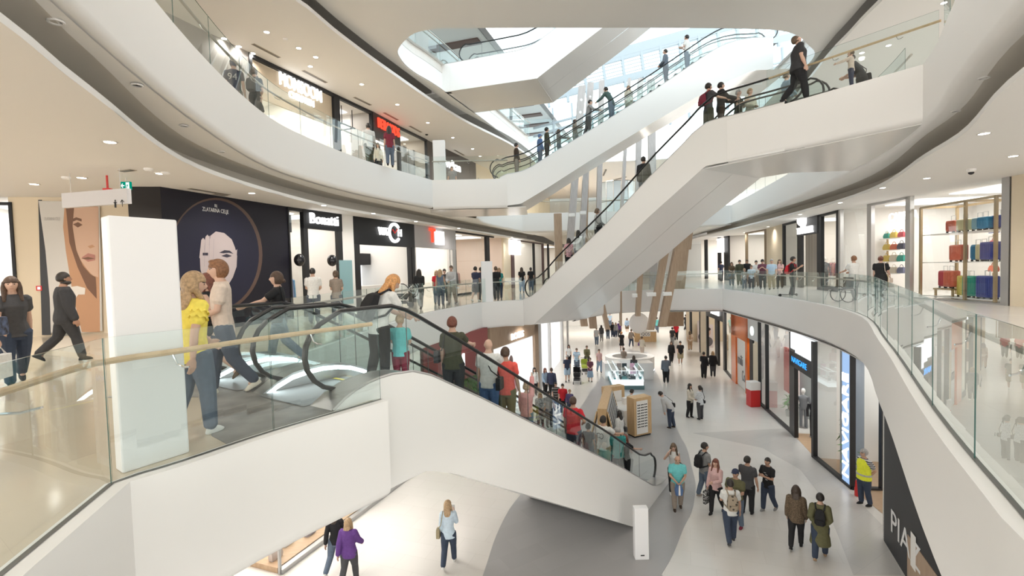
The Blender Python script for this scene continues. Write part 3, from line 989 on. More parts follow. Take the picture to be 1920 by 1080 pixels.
slab(FWt, w, 'counter', .3, 4.2, 0, .95, SHOPWALL, 1.4, 2.0)

FT = Fr(U(776, 421, TOP1), U(853, 433, TOP1))
u = FT.u; zs = FT.z(815, 466)
t = facade(FT, 'fashion_shopfront', 'shopfront with a pale grey sign panel, a red letter T and a glowing white block', [
    (u(776), u(778), 0, zs), (u(847), u(853), 0, TOP1), (u(841), u(843), 0, zs)], mats=STEEL)
slab(FT, t, 'sign_panel', u(776), u(853), zs, TOP1, GREYP, -.06, .1)
FT.text('T', t, u(808), FT.z(808, 443), 1.05, REDGLOW, w=-.12, extrude=.04, bold=.03)
slab(FT, t, 'lit_block', u(814), u(829), FT.z(820, 459), FT.z(820, 434), LETTERGLOW, -.16, -.06)
interior(FT, u(776) + .05, u(853), 5, 0, TOP1, power=620)

FG = Fr(U(853, 433, TOP1), U(943, 446, TOP1))
u = FG.u
t = facade(FG, 'glazed_shopfront', 'wide glazed fashion shopfront with thin black frame beside the grey sign panel', [
    (u(853), u(854), 0, TOP1), (u(911), u(917), 0, TOP1), (u(853), u(926), TOP1 - .1, TOP1), (u(853), u(911), 0, .12)], mats=ANTHR)
pane(FG, t, u(854), u(911), .12, TOP1 - .1)
interior(FG, u(853) + .05, u(943), 6, 0, TOP1, power=560, col=(1, .93, .87), wallm=mat('rose_shop_wall', (.78, .66, .58), .6))
FC = Fr(U(943, 446, TOP1), (2.13, 45.4))
u = FC.u
t = facade(FC, 'cream_pier', 'plain cream wall pier between two glazed shopfronts on the left walk', [(u(943), u(956), 0, TOP1)], mats=CREAM)
tag(t, cat='pier')
t = facade(FC, 'glazed_shopfront', 'distant glazed shopfront with dark red post and lit sign box, near the escalator foot', [
    (u(958), u(963), 0, TOP1), (u(1017), u(1019), 0, TOP1), (u(971), u(1018), TOP1 - .12, TOP1)], mats=mat('oxblood_frame', (.10, .05, .05), .4))
slab(FC, t, 'sign_box', u(953), u(970), 2.75, 3.95, LETTERGLOW, -.3, 0)
pane(FC, t, u(963), u(1017), 0, TOP1 - .12)
interior(FC, u(956), u(1019), 6, 0, TOP1, power=800, col=(1, .93, .86))
FD = Fr((2.13, 45.4), (7.5, 60))
t = facade(FD, 'glazed_shopfront', 'farthest lit shopfront of the left walk, seen behind the escalator glass', [(0, .3, 0, TOP1), (5, 5.3, 0, TOP1), (10, 10.3, 0, TOP1)], mats=ANTHR)
interior(FD, .2, 15, 6, 0, TOP1, power=900)

# far left corner: glass shop, cream wall, banner
FL = Fr((-18.0, 13.0), U(190, 625, 0), out=(-5, 0))
u = FL.u
m = MB(); FL.box(m, u(28, 560), u(240, 560) + .6, 0, .2, 0, TOP1)
struct('wall_left', m, CREAM)
t = facade(FL, 'corner_glass_shop', 'tall glazed shop corner with dark edge at the very left of the walk', [(u(22), u(28), 0, 3.9), (u(-60), u(28), 3.82, 3.9)], mats=ANTHR)
pane(FL, t, u(-90), u(22), 0, 3.85)
interior(FL, u(-140), u(24), 5, 0, TOP1, power=300, col=(.95, .97, 1))
t = thing('advertising_banner', FL.P(u(130), -.1, 0), 'hanging cloth banner printed with the face of a long haired woman', 'banner')
m = MB()
print_poly(FL, m, [(73, 375), (80, 375), (96, 545), (97, 628), (80, 628)], -.03, 0)
m.build('backing', BLACK, t)
m = MB()
print_poly(FL, m, [(75, 377), (118, 378), (189, 386), (194, 620), (150, 624), (98, 624), (96, 560), (88, 470)], -.06, 0)
print_poly(FL, m, [(124, 384), (187, 388), (190, 622), (156, 622), (140, 556), (134, 520), (126, 470), (121, 425)], -.064, 1)
print_poly(FL, m, [(142, 388), (187, 389), (187, 520), (176, 516), (166, 505), (150, 482), (141, 450), (138, 410)], -.068, 2)
print_poly(FL, m, [(126, 384), (142, 386), (139, 425), (146, 470), (158, 498), (172, 514), (182, 520), (184, 560), (166, 540), (148, 500), (133, 455)], -.072, 3)
print_poly(FL, m, [(139, 411), (146, 408), (156, 411), (156, 416), (147, 413), (140, 416)], -.076, 3)
print_poly(FL, m, [(140, 421), (149, 417), (158, 422), (149, 427)], -.076, 3)
print_poly(FL, m, [(156, 483), (168, 475), (181, 478), (181, 488), (168, 491)], -.076, 4)
print_poly(FL, m, [(155, 485), (168, 482), (181, 485), (168, 487)], -.079, 3)
print_poly(FL, m, [(167, 462), (176, 459), (181, 463), (172, 466)], -.076, 1)
print_poly(FL, m, [(134, 538), (148, 536), (163, 540), (162, 552), (150, 552), (140, 566), (133, 556)], -.076, 5)
m.build('portrait_print', [mat('banner_cloth', (.62, .60, .57), .8), mat('print_tan_skin', (.50, .28, .16), .6), mat('print_fair_skin', (.60, .40, .29), .6), mat('print_brown_hair', (.17, .085, .05), .6), mat('print_lips', (.42, .19, .15), .6), mat('print_highlight', (.75, .70, .64), .6)], t)
FL.text('ZLATARNA CELJE', t, FL.u(101, 411), FL.z(101, 411), .13, mat('faint_grey_print', (.45, .43, .42), .6), width=FL.u(116, 411) - FL.u(86, 411), w=-.066, extrude=.001)
t = thing('fire_alarm_plate', U(69, 540, 1.4), 'small red fire alarm plate on the cream wall at far left', 'fire alarm')
slab(FL, t, 'plate', u(64), u(75), FL.z(69, 545), FL.z(69, 536), RED, -.04, -.001)
slab(FL, t, 'symbol', u(67), u(72), FL.z(69, 543), FL.z(69, 538), SIGNWHITE, -.05, -.03)

# ---- right walk, first floor -------------------------------------------------
FR_ = Fr((15.66, 14.9), (16.2, 23.8))
u = lambda px: FR_.u(px)
t = facade(FR_, 'luggage_shopfront', 'wide brightly lit luggage shopfront with pale grey posts on the right walk', [
    (u(1894), u(1879), 0, TOP1), (u(1708), u(1699), 0, TOP1), (u(1635), u(1627), 0, TOP1), (u(1704), u(1634), TOP1 - .1, TOP1), (u(1577), u(1573), 0, TOP1), (u(1880), u(1575), 0, .05)], mats=STEEL)
pane(FR_, t, u(1879), u(1797), .05, TOP1); pane(FR_, t, u(1796), u(1708), .05, TOP1); pane(FR_, t, u(1627), u(1577), .05, TOP1)
FR_.text('CARPISA', t, u(1669), 3.35, .5, LETTERGLOW, width=1.6, w=.5, extrude=.03)
m = MB(); FR_.box(m, u(1895) - .02, u(1895) - 4, -.02, .2, 0, TOP1); struct('wall_right', m, CREAM)
interior(FR_, u(1894), u(1573), 5.5, 0, TOP1, power=900, col=(1, .95, .88))
# bronze display frame with shelves in the window
t = thing('window_display', FR_.P(u(1780), .6, 0), 'bronze tube display frame with two glass shelves of coloured suitcases in the window', 'display stand')
m = MB()
ua, ub, uc = u(1852), u(1796), u(1714)
for uu in (ua, ub, uc):
    for ww in (.25, 1.6):
        FR_.box(m, uu - .04, uu + .04, ww - .04, ww + .04, .05, 3.55)
for ww in (.25, 1.6):
    FR_.box(m, ua, uc, ww - .04, ww + .04, 3.5, 3.58)
for uu in (ua, ub, uc):
    FR_.box(m, uu - .04, uu + .04, .25, 1.6, 3.5, 3.58)
m.build('frame', BRONZE, t)
Z1, Z2 = FR_.z(1800, 491), FR_.z(1800, 434)
for z in (.12, Z1, Z2):
    slab(FR_, t, 'shelf', ua, uc, z - .03, z, SHOPWALL, .3, 1.6)
SUIT = {}


def suitcase(F, u_, w_, z, wd, ht, col, label, dp=.3, handle=True):
    t = thing('suitcase', F.P(u_, w_, z), label, 'suitcase', 'coloured suitcases in the window')
    mm = mat('suitcase_' + col, {'blue': (.035, .055, .28), 'sky': (.04, .28, .52), 'pale': (.38, .62, .72), 'teal': (.03, .36, .26), 'yellow': (.72, .62, .18), 'cream': (.74, .68, .42), 'coral': (.68, .17, .10), 'red': (.55, .06, .09)}[col], .3)
    m = MB(); F.box(m, u_ - wd / 2, u_ + wd / 2, w_, w_ + dp, z + .05, z + ht)
    m.build('shell', mm, t, bevel=.05)
    m = MB()
    for k in range(-3, 4):
        F.box(m, u_ + k * wd * .12 - .012, u_ + k * wd * .12 + .012, w_ - .012, w_ + .01, z + .12, z + ht - .08)
    m.build('ridge', mm, t)
    m = MB()
    for a in (-.4, .4):
        for b in (.05, dp - .05):
            F.box(m, u_ + a * wd - .025, u_ + a * wd + .025, w_ + b - .025, w_ + b + .025, z + .002, z + .06)
    m.build('wheel', BLACK, t)
    if handle:
        MB().tube([F.P(u_ - .09, w_ + dp / 2, z + ht - .02), F.P(u_ - .09, w_ + dp / 2, z + ht + .17), F.P(u_ + .09, w_ + dp / 2, z + ht + .17), F.P(u_ + .09, w_ + dp / 2, z + ht - .02)], .012, 5).build('pull_handle', STEEL, t)


for px, z, wd, ht, col, w_, lb in (
        (1824, .12, .62, .80, 'blue', .35, 'large royal blue suitcase on the bottom shelf of the window frame'),
        (1801, .12, .55, .78, 'sky', .75, 'bright blue suitcase half behind the large royal blue one at the bottom'),
        (1787, .12, .5, .78, 'teal', .5, 'teal green suitcase between yellow and blue ones on the bottom shelf'),
        (1774, .12, .5, .78, 'yellow', .55, 'yellow suitcase at the inner end of the bottom row'),
        (1829, Z1, .55, .66, 'blue', .35, 'royal blue suitcase with raised handle on the middle shelf'),
        (1803, Z1, .4, .60, 'cream', .6, 'cream suitcase beside the blue one on the middle shelf'),
        (1787, Z1, .3, .60, 'sky', .7, 'narrow sky blue suitcase seen edge on at the middle shelf'),
        (1768, Z1, .52, .62, 'coral', .4, 'coral suitcase on the middle shelf next to handbags'),
        (1830, Z2, .38, .48, 'blue', .55, 'small dark blue suitcase at the outer end of the top shelf'),
        (1819, Z2, .4, .46, 'sky', .35, 'small sky blue suitcase on the top shelf'),
        (1803, Z2, .36, .46, 'pale', .45, 'small pale turquoise suitcase on the top shelf'),
        (1780, Z2, .5, .46, 'cream', .4, 'small cream suitcase in the middle of the top shelf'),
        (1758, Z2, .36, .46, 'coral', .4, 'small coral red suitcase at the inner end of the top shelf'),
        (1740, .42, .36, .66, 'red', .5, 'dark red suitcase on a low bench in the luggage window'),
        (1755, .42, .45, .66, 'coral', .42, 'orange red suitcase with a white strap on a low bench')):
    suitcase(FR_, u(px), w_, z, wd, ht, col, lb)
t = thing('low_bench', FR_.P(u(1748), .5, 0), 'low bronze bench carrying two red suitcases in the luggage window', 'bench')
slab(FR_, t, 'bench_top', u(1765), u(1732), .36, .42, BRONZE, .35, .9)
for a in (1764, 1733):
    slab(FR_, t, 'leg', u(a) - .03, u(a) + .03, .05, .36, BRONZE, .4, .46)


def bag(pos, s, col, label, R=None, group='handbags on the shop shelves'):
    t = thing('handbag', pos, label, 'handbag', group)
    x, y, z = pos
    m = MB()
    e = np.array(R) if R is not None else np.eye(3)
    bx = lambda a, b, c: np.array(pos) + e @ np.array((a, b, c))
    rings = []
    for k, (f, g) in enumerate(((.92, .8), (1, 1), (.95, .8), (.8, .35))):
        zz = s * .7 * k / 3
        rings.append([bx(sx * s * .5 * f, sy * s * .2 * g, zz) for sx, sy in ((-1, -1), (0, -1.15), (1, -1), (1, 1), (0, 1.15), (-1, 1))])
    mm = mat('leather_%.2f_%.2f_%.2f' % col, col, .45)
    m.rings(rings); m.build('body', mm, t, sm=True)
    MB().tube([bx(s * .28 * math.cos(a), 0, s * .66 + s * .34 * math.sin(a)) for a in np.linspace(0, PI, 8)], s * .03, 5).build('handle', mm, t)
    return t


def shelf_unit(F, u0, u1, w, zs, label, depth=.4, m=SHOPWALL, post=None, ztop=None):
    t = thing('shelf_unit', F.P((u0 + u1) / 2, w, F.z0), label, 'shelf')
    for z in zs:
        slab(F, t, 'shelf', u0, u1, z - .03, z, m, w, w + depth)
    for uu in (u0, u1):
        slab(F, t, 'upright', uu - .03, uu + .03, F.z0 + .01, ztop or zs[-1] + .3, post or m, w + depth - .06, w + depth)
    return t


rb = random.Random(3)
BAGC = [(.10, .06, .05), (.62, .46, .10), (.04, .30, .24), (.06, .06, .09), (.60, .15, .08), (.70, .62, .50), (.16, .17, .26), (.45, .08, .10)]
BAGN = ['brown', 'mustard', 'green', 'black', 'orange', 'cream', 'navy', 'dark red']
zz = [.9, 1.45, 2.0, 2.55]
PLACES = ['beside the luggage window display', 'inside the luggage shop doorway', 'in the narrow luggage shop window']
for k, (a, b, w_) in enumerate(((1735, 1708, 3.6), (1698, 1637, 4.6), (1622, 1582, 1.6))):
    shelf_unit(FR_, u(a) + .1, u(b) - .1, w_, zz, 'white wall shelves of handbags ' + PLACES[k], post=BRONZE)
    for i, z in enumerate(zz):
        for j in range(3):
            uu = u(a) + .3 + (u(b) - u(a) - .6) * j / 2
            c = rb.randrange(8)
            bag(FR_.P(uu, w_ + .2, z + .002), .34 + .1 * rb.random(), BAGC[c], '%s handbag %s, %s shelf, %s' % (BAGN[c], PLACES[k], ['lowest', 'second', 'third', 'top'][i], ['outer end', 'centre', 'inner end'][j]), FR_.R())

FK = Fr((16.2, 23.8), U(1468, 421, TOP1)[:2] * 0.985)
u = lambda px: FK.u(px)
zs = 3.0
t = facade(FK, 'black_fashion_shopfront', 'black framed fashion shopfront with brick side wall and a lit emblem over its name', [
    (u(1573), u(1569), 0, TOP1), (u(1541), u(1533), 0, TOP1), (u(1503), u(1496), 0, TOP1), (u(1470), u(1468), 0, TOP1), (u(1573), u(1468), TOP1 - .12, TOP1), (u(1571), u(1537), 0, .25)], mats=ANTHR)
slab(FK, t, 'sign_panel', u(1535), u(1496), FK.z(1515, 440), TOP1, ANTHR, -.06, .1)
FK.text('TOM TAILOR', t, u(1513), FK.z(1513, 432), .55, LETTERGLOW, width=u(1498) - u(1528), w=-.12, extrude=.04)
m = MB(); m.sphere(FK.P(u(1511), -.12, FK.z(1511, 414)), (.34, .34, .34)); m.tube([FK.P(u(1511), -.12, FK.z(1511, 414) - .2), FK.P(u(1511), -.12, FK.z(1511, 414) - .55)], .16, 8)
m.build('lit_emblem', LETTERGLOW, t)
pane(FK, t, u(1569), u(1541), .25, TOP1 - .12); pane(FK, t, u(1496), u(1470), 0, TOP1 - .12)
interior(FK, u(1573) + .05, u(1468), 6, 0, TOP1, power=900, col=(1, .92, .8))
slab(FK, t, 'brick_side', u(1494), u(1472), 0, TOP1 - .15, BRICKS, 1.2, 1.35)
FP = Fr(FK.b, U(1438, 430, TOP1)[:2] * 0.985)
t = facade(FP, 'cream_pier', 'broad cream wall pier left of the black fashion shopfront', [(0, FP.L, 0, TOP1)], mats=CREAM); tag(t, cat='pier')
FQ = Fr(FP.b, (20.4, 52.0))
u = lambda px: FQ.u(px)
t = facade(FQ, 'tan_framed_shopfront', 'tan framed glazed shopfront beside the broad cream pier', [
    (u(1438), u(1434), 0, TOP1), (u(1400), u(1398), 0, TOP1), (u(1436), u(1399), TOP1 - .1, TOP1)], mats=mat('tan_frame', (.25, .18, .11), .4))
pane(FQ, t, u(1434), u(1400), 0, TOP1 - .1)
interior(FQ, u(1438), u(1366), 6, 0, TOP1, power=1100, col=(1, .95, .88))
t = facade(FQ, 'glazed_shopfront', 'far right shopfront with dark posts and a glowing white sign', [
    (u(1366), u(1358), 0, TOP1), (u(1350), u(1346), 0, TOP1), (u(1325), u(1321), 0, TOP1)], mats=ANTHR)
slab(FQ, t, 'lit_sign', u(1359), u(1352), 2.6, 3.9, LETTERGLOW, -.35, -.05)
interior(FQ, u(1366), u(1312), 6, 0, TOP1, power=1300, col=(1, .93, .84))
FE = Fr((10.0, 62.0), (22.0, 60.0))
interior(FE, 0, 11, 4, 0, TOP1, power=1000, wallm=CREAM)

# ---- left walk, second floor -------------------------------------------------
FM = Fr(U(470, 100, TOP2), U(627, 176, TOP2), 6.0)
m = MB(); FM.box(m, -8, 0, -.02, .15, 6, TOP2); struct('wall_left.001', m, mat('slatted_grey', (.30, .28, .26), .6))
t = facade(FM, 'childrens_shopfront', 'bright cream children clothing shopfront with white raised name, second floor', [
    (-.12, .02, 6, TOP2, -.05, .2), (FM.L - .1, FM.L, 6, TOP2), (0, FM.L, TOP2 - .14, TOP2)], mats=ANTHR)
slab(FM, t, 'sign_panel', .1, FM.L - .1, 8.55, TOP2 - .16, mat('cream_sign_panel', (.52, .44, .33), .5), .1, .16)
FM.text('MONSOON', t, FM.u(568, 168), FM.z(568, 165), .8, LETTERGLOW, width=FM.u(608, 180) - FM.u(531, 150), w=.06, extrude=.04)
FM.text('CHILDREN', t, FM.u(568, 180), FM.z(568, 186), .4, LETTERGLOW, width=FM.u(592, 190) - FM.u(546, 172), w=.06, extrude=.04)
pane(FM, t, .1, FM.L - .1, 6, 8.55)
interior(FM, 0, FM.L, 5, 6, TOP2, power=700, col=(1, .93, .80))
FN = Fr(FM.b, U(697, 209, TOP2), 6.0)
t = facade(FN, 'black_framed_shopfront', 'black framed open shopfront showing a hanging pipe frame, second floor', [
    (0, .3, 6, TOP2), (FN.L - .1, FN.L, 6, TOP2), (0, FN.L, TOP2 - .14, TOP2)], mats=ANTHR)
interior(FN, .1, FN.L, 6, 6, TOP2, power=420, col=(1, .95, .9), wallm=mat('grey_slat_wall', (.55, .53, .50), .6))
t = thing('hanging_pipe_frame', FN.P(1.4, 1.5, 9.3), 'black hanging pipe frame with spotlights in the open shop', 'lamp frame')
m = MB()
for w_ in (.8, 2.4):
    m.tube([FN.P(.4, w_, 9.2), FN.P(FN.L - .4, w_, 9.2)], .035, 6)
    for k in (.1, .5, .9):
        m.tube([FN.P(.4 + (FN.L - .8) * k, w_, 9.2), FN.P(.4 + (FN.L - .8) * k, w_, TOP2)], .025, 6)
for k in (.05, .5, .95):
    m.tube([FN.P(.4 + (FN.L - .8) * k, .8, 9.2), FN.P(.4 + (FN.L - .8) * k, 2.4, 9.2)], .035, 6)
m.build('pipework', BLACK, t)
for k in range(3):
    MB().tube([FN.P(.6 + k * .95, 3.2, 8.5), FN.P(.6 + k * .95, 3.2, 8.1)], .12, 8).build('spotlight', ANTHR, t)
FJ = Fr(FN.b, U(747, 236, TOP2), 6.0)
t = facade(FJ, 'kids_shopfront', 'black shopfront with glowing red capital letters, second floor', [
    (0, .12, 6, TOP2), (FJ.L - .12, FJ.L, 6, TOP2)], mats=BLACK)
slab(FJ, t, 'sign_panel', 0, FJ.L, 8.75, TOP2, BLACK, -.06, .1)
FJ.text('BEBAKIDS', t, FJ.u(726, 238), FJ.z(726, 241), .75, REDGLOW, width=FJ.u(746, 245) - FJ.u(706, 230), w=-.12, extrude=.04)
interior(FJ, .1, FJ.L, 5, 6, TOP2, power=380)
FX = Fr(FJ.b, U(800, 262, TOP2), 6.0)
t = facade(FX, 'grey_column_shopfront', 'glazed shopfront with grey slab columns inside, second floor', [
    (0, .1, 6, TOP2), (FX.L - .1, FX.L, 6, TOP2), (0, FX.L, TOP2 - .12, TOP2)], mats=BLACK)
pane(FX, t, .1, FX.L - .1, 6, TOP2 - .12)
for k in range(3):
    slab(FX, t, 'grey_slab', .7 + k * 1.2, 1.1 + k * 1.2, 6, 9.5, mat('grey_slab_paint', (.26, .25, .24), .5), .9, 1.4)
interior(FX, .1, FX.L, 5, 6, TOP2, power=260, wallm=mat('beige_shop_wall', (.62, .56, .48), .6))
FY = Fr(FX.b, U(892, 306, TOP2), 6.0)
t = facade(FY, 'dark_bookshop_front', 'dark brown bookshop front with white lettering, behind a grey shirted man', [
    (0, FY.L, 6, TOP2, 0, .12)], mats=mat('espresso_panel', (.055, .042, .036), .45))
FY.text('vulkan', t, FY.u(848, 312), FY.z(848, 311), .9, LETTERGLOW, width=FY.u(863, 318) - FY.u(836, 306), w=-.1, extrude=.04)
FYB = Fr(FY.b, (5, 60), 6.0)
m = MB(); FYB.box(m, 0, FYB.L, 0, .15, 6, TOP2); struct('wall_left.002', m, CREAM)

# ---- ground floor, right side -------------------------------------------------
LR = [U(1655, 920, -6)[:2], U(1597, 918, -6)[:2], U(1525, 858, -6)[:2], U(1483, 812, -6)[:2], U(1423, 757, -6)[:2], U(1403, 741, -6)[:2], U(1373, 712, -6)[:2], U(1357, 693, -6)[:2], (16.9, 47.0)]
LED2 = glow('lit_sign_lightbox', (.42, .62, .95), .75)
F1 = Fr(LR[1], LR[2], -6, out=(3, 20))
t = facade(F1, 'menswear_shopfront', 'dark framed menswear corner shopfront with a tall vertical lit sign', [
    (0, .06, -6, TOP0), (F1.L - .08, F1.L + .08, -6, TOP0), (0, F1.L, -6, -5.9)], mats=BLACK)
pane(F1, t, 1.05, F1.L - .08, -5.9, TOP0)
slab(F1, t, 'grey_pier', .62, 1.05, -6, TOP0, mat('blue_grey_paint', (.30, .33, .36), .5), .15, .7)
slab(F1, t, 'sign_lightbox', .04, .6, -5.95, TOP0, LED2, .0, .12)
d = np.array([0, 0, 1.0]); up = np.array([*F1.e, 0]); 
if np.dot(np.cross(d, up), np.array([*F1.n, 0])) > 0: up = -up
text('NAVIGARE', 'lettering', t, F1.P(.32, -.03, -3.95), d, up, .50, LETTERGLOW, extrude=.02, width=3.5)
interior(F1, -2.4, F1.L, 6, -6, TOP0, power=260, col=(.95, .98, 1), wallm=mat('taupe_shop_wall', (.50, .46, .42), .6), floorm=PARQUET, sides=(False, True))
F1b = Fr(LR[0], LR[1], -6, out=(3, 5))
t = facade(F1b, 'menswear_shop_side', 'short glazed return of the menswear corner behind the guard', [(0, .06, -6, TOP0), (0, F1b.L, -6, -5.92)], mats=BLACK)
pane(F1b, t, .06, F1b.L, -5.92, TOP0)
F2_ = Fr(LR[2], LR[3], -6, out=(3, 20))
t = facade(F2_, 'menswear_doorway', 'black portal of the menswear shop with a small blue lit name and white light strip', [
    (F2_.L - .62, F2_.L, -6, TOP0 - .7), (0, .1, -6, TOP0)], mats=BLACK)
slab(F2_, t, 'sign_panel', 0, F2_.L, -2.95, -2.3, ANTHR, -.04, .1)
slab(F2_, t, 'lightbox', 0, F2_.L, -2.3, TOP0, COOLPANEL, 0, .1)
F2_.text('NAVIGARE', t, F2_.L * .55, -2.63, .34, BLUEGLOW, width=1.9, w=-.05, extrude=.004)
interior(F2_, 0, F2_.L, 6, -6, TOP0, power=330, col=(.92, .98, 1), floorm=PARQUET, sides=(True, False))
F3 = Fr(LR[3], LR[4], -6, out=(3, 20))
t = facade(F3, 'menswear_window', 'tall clear display window with a suit on a mannequin beside the black portal', [
    (0, .05, -6, TOP0), (F3.L * .72, F3.L * .74, -6, TOP0), (F3.L - .06, F3.L, -6, TOP0), (0, F3.L, -6, -5.9)], mats=BLACK)
pane(F3, t, .05, F3.L * .72, -5.9, TOP0); pane(F3, t, F3.L * .74, F3.L - .06, -5.9, TOP0)
slab(F3, t, 'grey_backdrop', .2, F3.L * .7, -6, TOP0, mat('cool_grey_backdrop', (.50, .53, .54), .5), 1.5, 1.6)
slab(F3, t, 'red_poster', F3.L * .75, F3.L - .1, -5.2, -2.9, RED, 1.2, 1.3)
interior(F3, 0, F3.L, 5, -6, TOP0, power=200, col=(.95, .98, 1), sides=(False, True))
F4 = Fr(LR[4], LR[5], -6, out=(3, 20))
t = facade(F4, 'cream_pier', 'cream pier with a white round sign and a red telephone booth colour poster, ground floor', [(0, F4.L * .35, -6, TOP0, 0, .2), (F4.L * .35, F4.L * .6, -6, -2.9, .02, .1)], mats=CREAM); tag(t, label='narrow cream pier with a white round lit sign on the ground floor', cat='pier')
slab(F4, t, 'dark_door', F4.L * .55, F4.L * .85, -6, -2.7, ANTHR, 0, .1)
slab(F4, t, 'sign_band', 0, F4.L, -2.7, TOP0, mat('pale_grey_panel', (.62, .63, .63), .5), -.01, .1)
m = MB(); m.tube([F4.P(F4.L * .55, -.05, -2.2), F4.P(F4.L * .55, -.01, -2.2)], .26, 16); m.build('round_sign', SIGNWHITE, t)
interior(F4, 0, F4.L, 3, -6, TOP0, power=120)
F5 = Fr(LR[5], LR[6], -6, out=(3, 20))
t = facade(F5, 'orange_shopfront', 'glossy orange shopfront with a closed white shutter, ground floor', [
    (0, F5.L * .12, -6, TOP0), (F5.L * .70, F5.L, -6, TOP0), (0, F5.L, -3.0, TOP0)], mats=ORANGE)
slab(F5, t, 'shutter', F5.L * .12, F5.L * .70, -5.95, -3.0, SHOPWALL, .05, .1)
F5.text('mili', t, F5.L * .5, -4.35, .9, mat('grey_print', (.2, .2, .22), .5), width=1.1, w=.03, extrude=.005)
F5.text('Co', t, F5.L * .3, -5.2, .9, mat('grey_print', (.2, .2, .22), .5), width=.7, w=.03, extrude=.005)
F6 = Fr(LR[6], LR[7], -6, out=(3, 30))
t = facade(F6, 'glazed_shopfront', 'glazed shopfront right of the orange one on the ground floor, black post at its end', [(0, .1, -6, TOP0), (F6.L - .6, F6.L, -6, TOP0), (0, F6.L, -6, -5.9)], mats=BLACK)
tag(t, label='ground floor glazed shopfront beyond the orange one, with a broad black post')
pane(F6, t, .1, F6.L - .6, -5.9, TOP0)
interior(F6, 0, F6.L, 5, -6, TOP0, power=300, wallm=CREAM)
F7 = Fr(LR[7], LR[8], -6, out=(3, 40))
t = facade(F7, 'shirt_shopfront', 'distant ground floor shopfront with a lit white name and an open doorway', [
    (F7.L * .1, F7.L * .16, -6, TOP0), (F7.L * .34, F7.L * .36, -6, TOP0), (F7.L * .52, F7.L * .54, -6, TOP0), (F7.L * .8, F7.L * .83, -6, TOP0), (0, F7.L * .34, -2.6, TOP0)], mats=ANTHR)
F7.text('POMPEI', t, F7.L * .14, -2.1, .5, LETTERGLOW, width=2.2, w=-.1, extrude=.03)
slab(F7, t, 'beige_panel', F7.L * .36, F7.L * .52, -6, TOP0, CREAM, 0, .1)
interior(F7, 0, F7.L, 5, -6, TOP0, power=600, wallm=CREAM)
for k, (px, py) in enumerate(((1327, 652), (1318, 642), (1309, 632))):
    w = U(px, py, -6); v = w[:2] / np.linalg.norm(w[:2]); e_ = np.array((v[1], -v[0])); e_ = e_ * .94 + v * .34
    Fq = Fr(w[:2] - e_ * .5, w[:2] + e_ * .5, -6, out=(0, 0))
    t = thing('portrait_poster', w, ['nearest', 'middle', 'farthest'][k] + ' of the three standing posters each showing a dark haired man', 'poster', 'standing posters with a man')
    slab(Fq, t, 'board', 0, 1.0, -6, -3.9, mat('poster_pink_grey', (.55, .48, .48), .5), 0, .04)
    m = MB()
    for (z, ru, rz, mi) in ((-4.6, .27, .36, 0), (-4.32, .29, .17, 1), (-5.45, .46, .45, 2)):
        m.add([Fq.P(.5 + ru * math.cos(a), -.006 - .004 * (mi == 1), z + rz * math.sin(a)) for a in np.arange(16) * PI / 8], [tuple(range(16))], mi)
    m.build('portrait_print', [mat('poster_skin', (.50, .32, .25), .5), mat('poster_hair', (.04, .03, .03), .5), mat('poster_jacket', (.10, .09, .10), .5)], t)
# hoarding at the lower right with big thin letters
FH = Fr(U(1656, 1012, -6)[:2], U(1690, 1083, -6)[:2] + np.array((-.35, -1.1)), -6, out=(3, 12))
t = thing('dark_hoarding', FH.P(FH.L / 2, 0, -6), 'anthracite hoarding with large thin white letters and a brown drawing, lower right', 'hoarding')
slab(FH, t, 'panel', 0, FH.L + 3.0, -6, TOP0, ANTHR, 0, .12)
FH.text('PIAZ', t, FH.L * .55, -5.15, .85, mat('white_print', (.8, .8, .8), .5), w=-.01, extrude=.004, width=1.9)
slab(FH, t, 'brown_print', FH.L * .62, FH.L + 1.5, -6, -4.9, OAK, -.012, 0)
slab(FH, t, 'white_stripe', FH.L * .7, FH.L * .8, -5.5, -4.7, SHOPWALL, -.02, -.012)
m = MB(); FH.box(m, -.05, .05, 0, 3.2, -6, TOP0); struct('wall_right.001', m, SHOPWALL)

# ---- ground floor, left side -------------------------------------------------
G1 = Fr(U(800, 872, -6)[:2], U(680, 962, -6)[:2], -6, out=(3, 15))
t = facade(G1, 'glass_display_front', 'low seen glass shop window with steel base strip at the lower left', [(0, G1.L, -6, -5.88, -.05, .1)], mats=STEEL)
pane(G1, t, 0, G1.L, -5.88, TOP0L)
G2 = Fr(U(680, 962, -6)[:2], U(527, 1077, -6)[:2], -6, out=(3, 12))
t = facade(G2, 'glass_corner_window', 'glass corner window over an oak floor at the bottom left', [(0, G2.L, -6, -5.88, -.05, .1), (G2.L - .03, G2.L + .03, -6, TOP0L, 0, .06)], mats=STEEL)
pane(G2, t, 0, G2.L, -5.88, TOP0L)
m = MB(); G2.box(m, 0, G2.L, .12, 5, -6, -5.86); m.build('window_floor', PARQUET, t)
interior(G1, -4, G1.L, 6, -6, TOP0L, power=300)
area_light('shop_light', G2.P(G2.L / 2, 2, -1.9), 3, 220, (1, .95, .9))
for k in range(5):
    c = rb.randrange(8)
    bag(G2.P(.5 + k * .6, .5 + .2 * (k % 2), -5.86), .36, [(.65, .6, .6), (.70, .45, .42), (.3, .26, .3), (.75, .72, .70), (.5, .42, .38)][k], '%s bag standing on the white base of the corner window, %s' % (['pale', 'rose', 'plum', 'white', 'taupe'][k], ['farthest', 'next to the farthest', 'in the middle', 'next to the nearest', 'nearest'][k]), G2.R(), 'bags in the corner window')
G3 = Fr((1.6, 29.6), (5.6, 45.2), -6, out=(9, 35))
